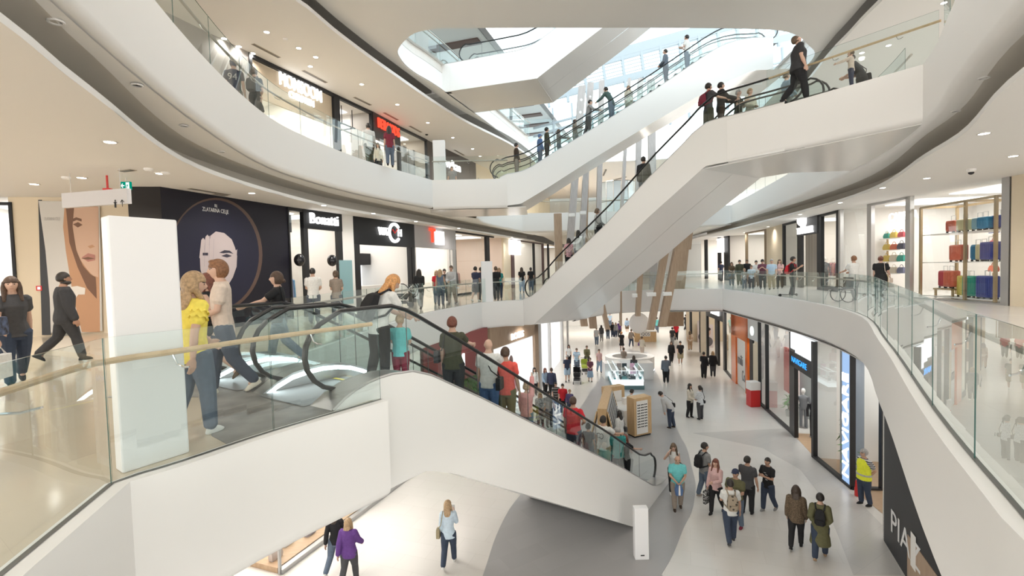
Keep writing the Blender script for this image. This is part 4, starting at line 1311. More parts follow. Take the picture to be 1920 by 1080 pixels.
t = facade(G3, 'white_lit_shopfront', 'white glowing ground floor shopfront left of the walk with grey posts', [
    (0, .5, -6, TOP0L), (3.6, 4.0, -6, TOP0L), (9.5, 10.1, -6, TOP0L), (13, 13.2, -6, TOP0L)], mats=mat('pale_post', (.62, .62, .62), .5))
interior(G3, 0, 9.8, 3, -6, TOP0L, power=900)
slab(G3, t, 'white_screen', .5, 9.4, -6, TOP0L, glow('lit_white_screen', (1, .99, .97), 1.0), .2, .25)
G4 = Fr((-1.2, 23.6), (1.5, 29.3), -6, out=(6, 26))
t = facade(G4, 'poster_shopfront', 'oak framed shop window with a large white poster of a girl in a pink skirt', [
    (0, .35, -6, TOP0L), (G4.L - .55, G4.L, -6, TOP0L), (.3, G4.L, -2.4, TOP0L)], mats=OAK)
slab(G4, t, 'white_poster', .4, G4.L - .6, -6, -2.5, glow('lit_poster_white', (1, .98, .98), .9), .1, .15)
m = MB()
for (du, z, ru, rz, mi) in ((2.6, -3.45, .26, .34, 2), (2.65, -3.5, .17, .24, 0), (2.7, -4.15, .42, .5, 1), (2.8, -4.6, .75, .36, 3), (2.8, -5.1, .9, .25, 1)):
    m.add([G4.P(du + ru * math.cos(a), .09 - .004 * mi, z + rz * math.sin(a)) for a in np.arange(18) * PI / 9], [tuple(range(18))], mi)
m.build('girl_print', [mat('poster_fair_skin', (.7, .52, .45), .5), mat('poster_pale_pink', (.85, .68, .70), .5), mat('poster_brown_hair', (.16, .10, .09), .5), mat('poster_pink', (.75, .35, .45), .5)], t)
G4.text('ROSES', t, G4.L * .5, -2.1, .5, LETTERGLOW, width=1.6, w=-.1, extrude=.03)
G5 = Fr((-3.6, 18.8), (-1.3, 23.4), -6, out=(6, 22))
t = facade(G5, 'plant_wall_front', 'shopfront with a dark red sign band over a wall of green leaves, beyond the escalator', [
    (0, .2, -6, TOP0L), (G5.L - .2, G5.L, -6, TOP0L)], mats=ANTHR)
slab(G5, t, 'sign_band', 0, G5.L, -3.3, TOP0L, mat('dark_red_band', (.28, .07, .07), .4), -.05, .1)
G5.text('M', t, G5.L * .5, -2.5, 1.0, LETTERGLOW, w=-.1, extrude=.03)
LEAF = mat('leaf_green', (.10, .26, .05), .6, noise=.5, scale=8)
m = MB(); rl = random.Random(5)
for k in range(420):
    c = np.array(G5.P(rl.uniform(.2, G5.L - .2), rl.uniform(.02, .16), rl.uniform(-5.9, -3.35)))
    a, b = np.array([rl.uniform(-1, 1) for _ in range(3)]), np.array([rl.uniform(-1, 1) for _ in range(3)])
    m.add([c - a * .1, c + b * .05, c + a * .1, c - b * .05], [(0, 1, 2, 3)])
m.build('leaf_wall', LEAF, t, kind='stuff')
slab(G5, t, 'backing', .1, G5.L - .1, -6, -3.3, mat('dark_green_backing', (.05, .13, .03), .7), .2, .3)
m = MB(); m.box((8, 62, -4), (34, .3, 4.4)); struct('wall_back', m, SHOPWALL)
for k in range(3):
    area_light('shop_light', (6 + 5 * k, 54, -2.0), 4, 170, (1, .93, .85))
# ================================================================== glass balustrades
GREYRAIL = mat('bronze_grey_rail', (0.42, 0.38, 0.33), 0.35, 0.3)


def balustrade(path, z, label, side=1, step=1.5, cuts=None, h=1.15, rail=BEECH, rr=.026, inset=.11, rail_z=.95, brackets=True, rail_in=.13, group='glass balustrades'):
    """Row of clear panes standing in a floor slot, a handrail held on curved brackets on the walk side."""
    P = np.array(offset(path, side * inset))
    L = np.concatenate([[0], np.cumsum(np.linalg.norm(np.diff(P, axis=0), axis=1))])
    at = lambda s: np.array([np.interp(s, L, P[:, 0]), np.interp(s, L, P[:, 1])])
    if cuts is None:
        n = max(1, round(L[-1] / step))
        cuts = [L[-1] * k / n for k in range(n + 1)]
    else:
        cuts = [0.0] + sorted(L[np.argmin(np.linalg.norm(P - np.array(c), axis=1))] for c in cuts) + [L[-1]]
    c = at(L[-1] / 2)
    root = thing('glass_balustrade', (c[0], c[1], z), label, 'balustrade', group)
    for a, b in zip(cuts[:-1], cuts[1:]):
        if b - a < .05:
            continue
        ss = [a + .006] + [s for s in L if a + .03 < s < b - .03] + [b - .006]
        pts = [at(s) for s in ss]
        m = MB()
        m.loft([z3(pts, z - .02), z3(pts, z + h)])
        n_ = len(pts)
        m.loft([z3(offset(pts, .007), z + h + .001), z3(offset(pts, -.007), z + h + .001)], 1)
        for k in (0, n_ - 1):
            d = pts[min(k + 1, n_ - 1)] - pts[max(k - 1, 0)]
            d = d / np.linalg.norm(d); q = np.array([-d[1], d[0]]) * .0035
            m.quad((*(pts[k] - q), z), (*(pts[k] + q), z), (*(pts[k] + q), z + h), (*(pts[k] - q), z + h), 1)
        m.build('glass_panel', [GLASS, EDGE], root)
    if rail:
        R = resample(offset(P, side * rail_in), max(12, int(L[-1] / .25)))
        hr = MB().tube(z3(R, z + rail_z), rr, 8).build('handrail', rail, root, sm=True)
        if brackets:
            for s in np.arange(.5, L[-1], 1.35):
                i = min(int(s / L[-1] * (len(R) - 1)), len(R) - 2)
                r = R[i]; g = at(s)
                g = P[np.argmin(np.linalg.norm(P - r, axis=1))] if True else g
                k = at(s)
                r = k + (R[i] - k) * 1.0
                MB().tube([(*r, z + rail_z - rr), (*(r * .75 + k * .25), z + rail_z - .11), (*(r * .4 + k * .6), z + rail_z - .135), (*k, z + rail_z - .135)], .009, 6).build('bracket', CHROME, hr, sm=True)
    slot = MB().loft([z3(offset(P, side * .02), z + .012), z3(offset(P, -side * .02), z + .012)])
    slot.build('floor_slot', DARKSTEEL, root)
    return root


i0 = len(L1_TIP) - 1
nearpts = L1_NEAR[i0 - 1:]
balustrade([np.array(p) for p in L1_NEAR[4:]], 0, 'glass balustrade with beech handrail at the lower left, bent before the white totem', cuts=[U(46, 1060, 0)[:2], U(240, 905, 0)[:2], U(525, 812, 0)[:2]])
balustrade(L1_FAR[2:], 0, 'long glass balustrade along the left walk beyond the escalators', rail=GREYRAIL, rr=.03)
balustrade([np.array((-1.5, 23.25)), np.array((-.3, 24.1)), bpt(0.0, -.02)], 0, 'short glass balustrade beside the foot of the long diagonal escalator', rail=GREYRAIL, rr=.03)
balustrade(L1_BR, 0, 'glass balustrade on the far bridge behind the timber fins', step=2.0, rail=GREYRAIL, rr=.03, brackets=False)
nr = [i for i, p in enumerate(L1_RIGHT) if p[1] < 9.0][0]
balustrade(L1_RIGHT[:nr], 0, 'curved glass balustrade of the right walk before the luggage and fashion shops', rail=GREYRAIL, rr=.03)
balustrade(L1_RIGHT[nr - 1:-2], 0, 'near right glass balustrade with grey rail on curved chrome brackets', rail=GREYRAIL, rr=.028, step=1.55)
balustrade(L2_LEFT[10:], 6, 'sweeping second floor glass balustrade on the left', rail=GREYRAIL, rr=.03, step=1.7)
balustrade([np.array((-3.74, 23.52)), apt(-.6, 0), apt(0.05, 0)], 6, 'glass balustrade of the second floor landing in front of the bookshop', rail=GREYRAIL, rr=.03)
balustrade(L2_LEFT2[2:] + L2_BACK[1:], 6, 'distant second floor glass balustrade behind the escalators', rail=GREYRAIL, rr=.03, brackets=False, step=2.5)
balustrade(L2_RIGHT[:22], 6, 'second floor glass balustrade on the far right, seen under the landing', rail=GREYRAIL, rr=.03, brackets=False, step=2.0)
balustrade([bpt(b_top[-1][0] - .55, 0), bpt(B_L2, 0)], 6, 'glass balustrade with beech handrail where a big man in black looks up', rail=BEECH, rr=.03, cuts=[U(1523, 176, 6)[:2], U(1590, 153, 6)[:2]])
k0 = [i for i, p in enumerate(L2_RIGHT) if p[1] < 10.6][0]
balustrade([bpt(B_L2, 0)] + L2_RIGHT[k0:k0 + 12], 6, 'second floor glass balustrade turning out of the picture at the upper right', rail=BEECH, rr=.03, step=1.6)
balustrade(L3_OPEN[:32], 12, 'third floor glass balustrade along the left side of the roof opening', rail=GREYRAIL, rr=.03, brackets=False, step=2.0)

# ================================================================== timber fins
FINH = mat('fin_hole_white', (.8, .82, .84), .5)


def fin(t_, b_, wpx, dep, label, m=SKYLIT_OAK, holes=False, thick=.35):
    T, B = D(*t_, dep), D(*b_, dep)
    w = wpx * dep / FPX
    root = thing('timber_fin', B, label, 'timber fin', 'timber fins around the atrium')
    MB().rings([[B + np.array((a * w / 2, c, 0)) for a, c in ((-1, 0), (1, 0), (1, thick), (-1, thick))],
                [T + np.array((a * w / 2, c, 0)) for a, c in ((-1, 0), (1, 0), (1, thick), (-1, thick))]]).build('board', m, root)
    if holes:
        for k in (.93, .87):
            c = B + (T - B) * k
            MB().tube([c + np.array((0, -.012, 0)), c + np.array((0, .01, 0))], w * .2, 10).build('round_hole', FINH, root)


for k, (t_, b_, w, dep, m, h, lb) in enumerate((
        ((1092, 160), (1062, 548), 13, 32.5, SKYLIT_OAK, 1, 'tall grey fin farthest left, with two round holes at its top'),
        ((1108, 154), (1087, 545), 11, 33, SKYLIT_OAK, 1, 'second tall grey fin from the left, holes at its top'),
        ((1129, 150), (1120, 540), 9, 33.5, SKYLIT_OAK, 1, 'third tall grey fin from the left, narrower, standing behind riders'),
        ((1181, 146), (1158, 543), 5, 34, SKYLIT_OAK, 1, 'very slim grey fin right of the three tall ones'),
        ((1202, 146), (1192, 530), 9, 34, SKYLIT_OAK, 1, 'grey fin crossed by both escalator handrails near the roof'),
        ((1222, 148), (1226, 540), 13, 34, SKYLIT_OAK, 1, 'broad grey fin farthest right near the glass roof'),
        ((1262, 400), (1221, 619), 12, 28.8, OAK, 0, 'leaning brown fin reaching down over the round white kiosk ball'),
        ((1290, 380), (1243, 613), 14, 28.6, OAK, 0, 'leaning brown fin right of the one over the wooden kiosk'),
        ((1291, 380), (1274, 541), 20, 31.5, OAK, 0, 'broad brown fin standing on the far bridge'),
        ((1208, 420), (1197, 593), 8, 29.2, OAK, 0, 'slim brown fin left of the two leaning ones on the bridge front'),
        ((1112, 480), (1140, 618), 8, 29.0, OAK, 0, 'brown fin leaning the other way under the white escalator'),
        ((1299, 380), (1290, 468), 12, 31.6, OAK, 0, 'short brown fin at the edge of the white escalator underside'),
        ((1046, 400), (1050, 560), 14, 33, OAK, 0, 'brown fin beside the handrail of the long diagonal escalator'),
        ((1100, 320), (1095, 545), 9, 35, OAK, 0, 'warm brown fin between the tall grey ones'),
        ((1106, 540), (1113, 616), 14, 32, OAK, 0, 'brown fin low under the escalator, beside an orange wall'),
        ((1089, 550), (1096, 612), 13, 34, OAK, 0, 'lowest brown fin far left under the escalator'),
        ((1164, 480), (1165, 611), 3, 30, OAK, 0, 'thin brown pole hanging in front of the far bridge'))):
    fin(t_, b_, w, dep, lb, m, bool(h))
m = MB(); w = D(1266, 596, 41); m.box((w[0], w[1] + .4, -2.75), (1.45, .8, 1.9))
m.build('timber_block', OAK, label='broad timber clad block under the far bridge', cat='timber block')

# ================================================================== glass roof and the third floor beyond the opening
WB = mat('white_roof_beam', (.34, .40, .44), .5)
roof = thing('window_1', D(1250, 150, 46), 'white framed glass roof sloping up to the right', 'roof')
roof['kind'] = 'structure'
DR = 46


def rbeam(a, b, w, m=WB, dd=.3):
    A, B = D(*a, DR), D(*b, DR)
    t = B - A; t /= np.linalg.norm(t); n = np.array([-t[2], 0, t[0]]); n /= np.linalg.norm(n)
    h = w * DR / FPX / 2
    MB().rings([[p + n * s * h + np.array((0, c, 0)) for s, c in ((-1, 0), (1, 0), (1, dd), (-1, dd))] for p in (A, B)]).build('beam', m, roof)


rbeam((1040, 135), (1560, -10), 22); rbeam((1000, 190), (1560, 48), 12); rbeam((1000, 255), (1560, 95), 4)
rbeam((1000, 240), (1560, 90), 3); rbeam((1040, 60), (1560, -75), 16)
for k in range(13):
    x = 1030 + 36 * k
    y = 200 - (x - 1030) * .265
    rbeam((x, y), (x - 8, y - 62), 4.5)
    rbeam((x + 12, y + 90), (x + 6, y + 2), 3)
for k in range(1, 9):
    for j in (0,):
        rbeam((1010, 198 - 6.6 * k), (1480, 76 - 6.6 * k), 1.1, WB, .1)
A_, B_, C_, D_ = [D(x, y, DR + .5) for x, y in ((980, 300), (1600, 140), (1600, -120), (980, 60))]
MB().quad(A_, B_, C_, D_).build('pane', glass_mat('roof_glass', (.86, .96, 1.0), f0=.05), roof)
e0, e1 = U(902, 50, 16)[:2], U(1052, 240, 16)[:2]
q = (e1 - e0) / np.linalg.norm(e1 - e0)
e0b = e0 - q * 9; e1b = e1 + q * 6
struct('ceiling.021', MB().prism([e0b, e1b, e1b + np.array((-16, 2)), e0b + np.array((-14, 0))], 16, 16.2), CEIL)
SL = mat('brown_slat_strip', (.16, .10, .085), .6)
nq = np.array([-q[1], q[0]])
for k in range(8):
    c = e0 + q * (1.5 + 3.1 * k)
    m = MB(); m.box((*(c + nq * 2.4), 15.95), (.75, 3.4, .1), math.atan2(q[1], q[0]))
    struct('trim_%d' % (110 + k), m, SL)
m = MB(); m.tube([(*e0b, 15.95), (*e1b, 15.95)], .22, 4); struct('trim_120', m, DARKSTEEL)
F3L = Fr((-9.0, 22.5), (-1.0, 47.0), 12.0)
t = facade(F3L, 'glazed_shopfront', 'third floor glass front with bluish reflections seen through the roof opening', [(k, k + .1, 12, 16) for k in (0, 4, 8, 12, 16, 20, 24)], mats=STEEL)
pane(F3L, t, 0, F3L.L, 12, 16, m=glass_mat('blue_glass', (.75, .88, .92), f0=.25))
interior(F3L, 0, F3L.L, 3, 12, 16, power=300, col=(.9, .96, 1))
m = MB(); m.tube([D(1040, 40, 33), D(980 + 2, 100, 33)], .12, 4)
for k, px in enumerate((905, 925, 985, 1002)):
    pass

# ================================================================== totems, signs
def totem(corners, z, top, label, m=None):
    c = np.mean(corners, axis=0)
    t = thing('white_totem', (c[0], c[1], z), label, 'totem')
    MB().prism(corners, z + .002, top).build('body', m or mat('totem_white', (.84, .84, .85), .35), t, bevel=.015)
    return t


a_, b_ = U(229, 889, 0)[:2], U(356, 848, 0)[:2]
ee = (b_ - a_) / np.linalg.norm(b_ - a_); nn = np.array([-ee[1], ee[0]])
nn = U(210, 876, 0)[:2] - U(229, 889, 0)[:2]
nn /= np.linalg.norm(nn)
totem([a_, b_, b_ + nn * .16, a_ + nn * .16], 0, 2.12, 'big plain white totem standing before the escalators at the left')
w = U(925, 566, 0)[:2]
totem([w + np.array((-.55, 0)), w + np.array((0, .05)), w + np.array((-.02, .22)), w + np.array((-.57, .17))], 0, 2.0, 'slim white totem on the left walk between men in navy and black')
w = U(824, 340, 6)[:2]
totem([w + np.array((-.3, .15)), w + np.array((.3, .15)), w + np.array((.3, .33)), w + np.array((-.3, .33))], 6, 8.05, 'white totem on the second floor at the corner near the bookshop')
w = U(1205, 1050, -6)[:2]
t = totem([w + np.array((-.19, 0)), w + np.array((.17, 0)), w + np.array((.17, .2)), w + np.array((-.19, .2))], -6, -4.65, 'white totem on the ground floor beside the foot of the escalator')
m = MB(); m.box((w[0], w[1] - .004, -5.88), (.1, .006, .03)); m.build('small_print', ANTHR, t)

# hanging sign and exit signs
FS = Fr(U(119, 381, 2.9)[:2] * .92, U(242, 389, 2.9)[:2] * .92)
FS = Fr(D(119, 370, 11.0), D(242, 377, 10.6), 0, out=(-2, 3))
z0_, z1_ = FS.z(180, 386), FS.z(180, 358)
t = thing('hanging_sign', FS.P(FS.L / 2, 0, z0_), 'long pale hanging direction sign with toilet and arrow symbols', 'sign')
slab(FS, t, 'panel', 0, FS.L, z0_, z1_, mat('sign_pale_grey', (.62, .61, .63), .4), -.04, .06)
for k in (.12, .88):
    MB().tube([FS.P(FS.L * k, 0, z1_), FS.P(FS.L * k, 0, 4.05)], .006, 4).build('suspension_cable', STEEL, t)
uu = FS.u(233, 382); zz_ = FS.z(233, 382)
m = MB()
m.tube([FS.P(uu, -.045, zz_ - .07), FS.P(uu, -.045, zz_ + .08)], .008, 4); m.tube([FS.P(uu - .05, -.045, zz_ + .03), FS.P(uu, -.045, zz_ + .08), FS.P(uu + .05, -.045, zz_ + .03)], .008, 4)
m.build('arrow_symbol', BLACK, t)
uu = FS.u(220, 381)
m = MB(); m.sphere(FS.P(uu, -.042, zz_ + .075), (.02, .01, .02), 8, 6); m.tube([FS.P(uu, -.045, zz_ + .05), FS.P(uu, -.045, zz_ - .08)], .02, 6); m.tube([FS.P(uu - .045, -.045, zz_ + .03), FS.P(uu + .045, -.045, zz_ + .03)], .008, 4)
m.build('toilet_symbol', BLACK, t)


def exit_sign(F, u0, u1, z0, z1, label, arrow):
    t = thing('exit_sign', F.P((u0 + u1) / 2, 0, z0), label, 'exit sign')
    slab(F, t, 'panel', u0, u1, z0, z1, SIGNGREEN, -.03, .03)
    s = (u1 - u0) / 2; h = (z1 - z0)
    cu = u0 + s * .5; zc = (z0 + z1) / 2
    m = MB(); m.tube([F.P(cu - .3 * s, -.035, zc), F.P(cu + .3 * s, -.035, zc)], h * .06, 4)
    d = -arrow
    m.tube([F.P(cu + d * .05 * s, -.035, zc + h * .25), F.P(cu + d * .32 * s, -.035, zc), F.P(cu + d * .05 * s, -.035, zc - h * .25)], h * .06, 4)
    m.build('arrow_symbol', SIGNWHITE, t)
    cu = u0 + s * 1.5
    m = MB(); F.box(m, cu - .36 * s, cu + .36 * s, -.036, -.031, z0 + h * .1, z1 - h * .1)
    m.build('door_symbol', SIGNWHITE, t)
    m = MB(); m.tube([F.P(cu, -.04, zc + h * .12), F.P(cu - .05 * s, -.04, zc - h * .1), F.P(cu - .22 * s, -.04, zc - h * .3)], h * .05, 4); m.tube([F.P(cu - .2 * s, -.04, zc), F.P(cu + .2 * s, -.04, zc + h * .05)], h * .04, 4)
    m.build('running_figure', SIGNGREEN, t)
    MB().tube([F.P((u0 + u1) / 2, 0, z1), F.P((u0 + u1) / 2, 0, z1 + .3)], .01, 4).build('ceiling_rod', STEEL, t)


FEx = Fr(D(228, 342, 11.6), D(246, 355, 11.6), 0, out=(-3, 2))
exit_sign(FEx, 0, FEx.L, FEx.z(237, 356), FEx.z(237, 341), 'green exit sign with left arrow above the dark hoarding corner', 1)
FE2 = Fr(D(1783, 340, 16.2), D(1803, 337, 15.8), 0, out=(13, 8))
exit_sign(FE2, 0, FE2.L, FE2.z(1793, 342.5), FE2.z(1793, 334.5), 'green exit sign hanging before the luggage window', -1)
w = U(202, 357, 3.7); m = MB(); m.box(w, (.16, .1, .09)); m.box(w + np.array((0, 0, .2)), (.03, .03, .36)); m.build('alarm_beacon', RED, label='small red alarm beacon below the ceiling beside the hanging sign', cat='alarm')
w = U(1821, 317, 4.05); m = MB(); m.lathe((w[0], w[1], 4.05), [(.11, 0), (.11, -.05), (.06, -.09)], 12, 0); m.sphere((w[0], w[1], 3.95), (.07, .07, .06), 10, 6, 1)
m.build('security_camera', [WHITE, BLACK], label='dome security camera under the right ceiling', cat='security camera')
for px, py, z, lb in ((310, 323, 4.05, 'white smoke detector on the left ceiling near the downlight pair'), (278, 316, 4.05, 'white smoke detector on the left ceiling beside the slim vent'), (124, 332, 4.05, 'white smoke detector above the hanging sign'), (535, 73, 10.1, 'smoke detector on the upper ceiling above the children shop'), (800, 252, 10.1, 'dark dome camera on the upper ceiling near the second floor totem')):
    w = U(px, py, z); m = MB(); m.lathe((w[0], w[1], z), [(.09, 0), (.09, -.03), (.05, -.06)], 12); m.build('smoke_detector', WHITE if 'dark' not in lb else BLACK, label=lb, cat='smoke detector')


def vent(p0, p1, z, label):
    a, b = U(*p0, z)[:2], U(*p1, z)[:2]
    F = Fr(a, b, z)
    m = MB(); F.box(m, 0, F.L, -.08, .08, z - .012, z - .001, 0)
    for k in (-.04, 0, .04):
        F.box(m, .02, F.L - .02, k - .012, k + .012, z - .016, z - .012, 1)
    m.build('ceiling_vent', [mat('vent_beige', (.45, .40, .33), .6), DARKSTEEL], label=label, cat='vent')


vent((355, 353), (430, 365), 4.05, 'long slot vent in the ceiling before the navy hoarding')
vent((227, 321), (250, 318), 4.05, 'short vent in the left ceiling near the exit sign')
vent((400, 375 - 12), (425, 367), 4.05, 'second slot vent over the navy hoarding')
for k, (a, b) in enumerate((((474, 82), (524, 108)), ((568, 132), (612, 155)), ((664, 182), (695, 197)), ((720, 211), (746, 225)), ((768, 236), (790, 248)), ((852, 281), (870, 291)))):
    vent(a, b, 10.1, 'slot vent in the upper ceiling, %s from the left' % ['first', 'second', 'third', 'fourth', 'fifth', 'sixth'][k])

# ================================================================== kiosks on the ground floor
SUNG = mat('dark_sunglasses', (.02, .02, .022), .2)


def glasses(m, c, e, n, s=.075):
    """One pair of sunglasses on a board: two lenses and a bridge."""
    c = np.array(c); e = np.array(e); n = np.array(n); up = np.array((0, 0, 1.0))
    for sx in (-1, 1):
        p = [c + e * (sx * s * .52 + s * .42 * math.cos(a)) + up * s * .32 * math.sin(a) + n * .012 for a in np.arange(8) * PI / 4]
        q = [v - n * .02 for v in p]
        m.rings([q, p])
    m.add([c - e * s * .15 + up * s * .12, c + e * s * .15 + up * s * .12, c + e * s * .15 + up * s * .2, c - e * s * .15 + up * s * .2], [(0, 1, 2, 3)])


def sunglass_board(root, F, u0, u1, w, z0, z1, rows, cols, side=-1, label=None, loc='front', top=30):
    global NG
    for r in range(rows):
        for c in range(cols):
            m = MB()
            uu = u0 + (u1 - u0) * (c + .5) / cols; z = z0 + (z1 - z0) * (r + .5) / rows
            glasses(m, F.P(uu, w, z), (*F.e, 0), (*(F.n * side), 0), min(.085, (u1 - u0) / cols * .42))
            m.build('sunglasses', SUNG, label='dark sunglasses hanging in rows on the %s' % loc, cat='sunglasses', group='sunglasses on the %s' % loc)


a, b = U(1190, 822, -6)[:2], U(1222, 815, -6)[:2]
FKo = Fr(a, b, -6, out=(3, 15))
t = thing('sunglasses_kiosk', FKo.P(FKo.L / 2, .5, -6), 'oak sunglasses kiosk with white front board and cash desk, right one of the pair', 'kiosk')
slab(FKo, t, 'oak_case', 0, FKo.L, -5.92, -4.25, KIOSKOAK, 0, .5)
slab(FKo, t, 'white_board', .12, FKo.L - .22, -5.85, -4.38, SHOPWALL, -.02, 0)
slab(FKo, t, 'plinth', .03, FKo.L - .03, -6, -5.92, ANTHR, .03, .47)
slab(FKo, t, 'white_counter', -.15, FKo.L - .1, -6, -4.9, SHOPWALL, .5, 1.9)
slab(FKo, t, 'rear_case', .0, FKo.L + .1, -6, -4.2, KIOSKOAK, 2.0, 2.4)
slab(FKo, t, 'rear_display', .12, FKo.L - .1, -5.0, -4.4, SHOPWALL, 1.97, 2.0)
sunglass_board(t, FKo, .14, FKo.L - .24, -.022, -5.6, -4.5, 9, 3, loc='white front board of the right oak kiosk')
m = MB(); FKo.box(m, .5, .8, 1.3, 1.5, -4.898, -4.6)
m.build('price_card', SHOPWALL, label='white card holder standing on the kiosk counter', cat='card holder')
kc = [U(x, y, -4.1) for x, y in ((1137.5, 768), (1147.5, 728), (1131, 729), (1121, 768))]
FKl = Fr(kc[0][:2], kc[1][:2], -6, out=(12, 24))
kw = float(np.mean([(kc[2][:2] - kc[1][:2]) @ FKl.n, (kc[3][:2] - kc[0][:2]) @ FKl.n]))
t = thing('sunglasses_kiosk', FKl.P(FKl.L / 2, .3, -6), 'long oak sunglasses kiosk with slanted racks on both sides, left one of the pair', 'kiosk')
slab(FKl, t, 'oak_top', -.02, FKl.L, -4.16, -4.08, KIOSKOAK, 0, kw)
slab(FKl, t, 'oak_end', -.02, .06, -6, -4.16, KIOSKOAK, 0, kw)
slab(FKl, t, 'oak_end', FKl.L - .06, FKl.L, -6, -4.16, KIOSKOAK, 0, kw)
for s0_, s1_, nm in ((-.02, -.48, 1), (kw + .02, kw + .48, -1)):
    MB().rings([[FKl.P(u_, s0_ + q_, -4.2) for u_, q_ in ((.06, 0), (FKl.L - .06, 0), (FKl.L - .06, nm * .03), (.06, nm * .03))], [FKl.P(u_, s1_ + q_, -5.9) for u_, q_ in ((.06, 0), (FKl.L - .06, 0), (FKl.L - .06, nm * .03), (.06, nm * .03))]]).build('slanted_rack', mat('pale_grey_board', (.55, .55, .55), .5), t)
    for u_ in (.03, FKl.L - .03):
        MB().tube([FKl.P(u_, s0_, -4.2), FKl.P(u_, s1_, -5.99)], .03, 4).build('rack_leg', KIOSKOAK, t)
for r in range(11):
    for c in range(13):
        m = MB(); k = (r + .7) / 11.5
        glasses(m, FKl.P(.15 + (FKl.L - .3) * (c + .5) / 13, -.02 - .46 * k - .02, -4.2 - 1.7 * k), (*FKl.e, 0), (*(-FKl.n), 0), .085)
        m.build('sunglasses', SUNG, label='dark sunglasses in rows on the aisle side of the left oak kiosk', cat='sunglasses', group='sunglasses on the left oak kiosk')

# jewellery kiosk with lit glass showcases, white desk behind it
FJw = Fr(U(1150, 733, -6)[:2] + np.array((0, .3)), U(1211, 733, -6)[:2] + np.array((0, .3)), -6, out=(6, 15))
t = thing('jewellery_kiosk', FJw.P(FJw.L / 2, 1, -6), 'jewellery kiosk of brightly lit glass showcases in the middle of the ground floor', 'kiosk')
CASEGLOW = glow('showcase_light', (.85, .97, 1.0), 1.6)
slab(FJw, t, 'base', 0, FJw.L, -6, -5.75, mat('teal_base', (.12, .22, .24), .4), 0, 3.4)
slab(FJw, t, 'lit_plinth', .05, FJw.L - .05, -5.75, -5.5, CASEGLOW, .03, 3.35)
slab(FJw, t, 'lit_tray', .02, FJw.L - .02, -5.5, -5.42, glow('showcase_tray_light', (.88, .98, 1.0), 1.1), .0, 3.4)
for a, b in ((.02, .35), (FJw.L - .35, FJw.L - .02), (.42, FJw.L / 2 - .03), (FJw.L / 2 + .03, FJw.L - .42)):
    m = MB()
    w1 = 3.3 if a < .1 or b > FJw.L - .1 else 1.4
    for (p, q_) in (((a, .05), (b, .05)), ((b, .05), (b, w1)), ((b, w1), (a, w1)), ((a, w1), (a, .05))):
        m.quad(FJw.P(*p, -5.42), FJw.P(*q_, -5.42), FJw.P(*q_, -4.85), FJw.P(*p, -4.85))
    m.quad(FJw.P(a, .05, -4.85), FJw.P(b, .05, -4.85), FJw.P(b, w1, -4.85), FJw.P(a, w1, -4.85))
    m.build('glass_case', SHOPGLASS, t)
    m = MB()
    for p in ((a, .05), (b, .05), (b, w1), (a, w1)):
        m.tube([FJw.P(*p, -5.42), FJw.P(*p, -4.84)], .012, 4)
    for p, q_ in (((a, .05), (b, .05)), ((a, .05), (a, w1)), ((b, .05), (b, w1))):
        m.tube([FJw.P(*p, -4.85), FJw.P(*q_, -4.85)], .014, 4, 1)
    m.build('case_frame', [STEEL, CASEGLOW], t)
rj = random.Random(9)
for k in range(44):
    if k < 16: uu, ww = (.19 if k % 2 else FJw.L - .19), .3 + 2.8 * (k // 2) / 8
    else: uu, ww = .55 + (FJw.L - 1.1) * ((k - 16) % 7) / 6, .25 + .3 * ((k - 16) // 7)
    m = MB(); cm = rj.choice(['dark', 'teal', 'silver'])
    F_ = FJw
    F_.box(m, uu - .07, uu + .07, ww - .06, ww + .06, -5.418, -5.36 + .16 * rj.random())
    m.build('jewellery_stand', mat('stand_' + cm, {'dark': (.05, .07, .08), 'teal': (.10, .28, .30), 'silver': (.5, .52, .54)}[cm], .3), label='small dark and silver jewellery stand inside the lit glass showcases', cat='jewellery stand', group='jewellery stands in the showcases')
for k, (uu, cm, lb) in enumerate(((.75, (.35, .30, .28), 'small framed portrait card on top of the jewellery kiosk, left of the dark screen'), (1.15, (.03, .05, .06), 'dark screen on top of the jewellery kiosk'), (1.75, (.75, .45, .60), 'pink poster card on top of the jewellery kiosk'), (2.0, (.55, .70, .66), 'pale green card at the right end on top of the jewellery kiosk'))):
    m = MB(); FJw.box(m, uu * FJw.L / 2.3 - .15, uu * FJw.L / 2.3 + .15, 1.75, 1.79, -5.418, -4.72)
    m.build('display_card', mat('card_%d' % k, cm, .4), label=lb, cat='display card')
c = U(1181, 694, -6)
t = thing('round_counter', (c[0], c[1], -6), 'white oval service counter with an open middle behind the jewellery kiosk', 'counter')
m = MB()
A = np.linspace(0, 2 * PI, 33)
oo = [(c[0] + 1.75 * math.cos(a), c[1] + 1.5 * math.sin(a)) for a in A]; ii = [(c[0] + 1.25 * math.cos(a), c[1] + 1.0 * math.sin(a)) for a in A]
m.loft([z3(oo, -5.99), z3(oo, -4.95), z3(ii, -4.95), z3(ii, -5.99)])
m.build('body', GLOSSWHITE, t, sm=True)
m = MB(); m.loft([z3(oo, -5.99 + .06), z3([(c[0] + (x - c[0]) * 1.01, c[1] + (y - c[1]) * 1.01) for x, y in oo], -5.85)]); m.build('light_strip', CASEGLOW, t)
for px in (1150, 1210):
    w = U(px, 712, -6)
    m = MB(); m.box((w[0], w[1] + .5, -5.45), (1.1, 1.0, 1.1)); m.build('white_desk', GLOSSWHITE, label='white desk block at the %s end of the oval counter' % ('left' if px < 1180 else 'right'), cat='desk')
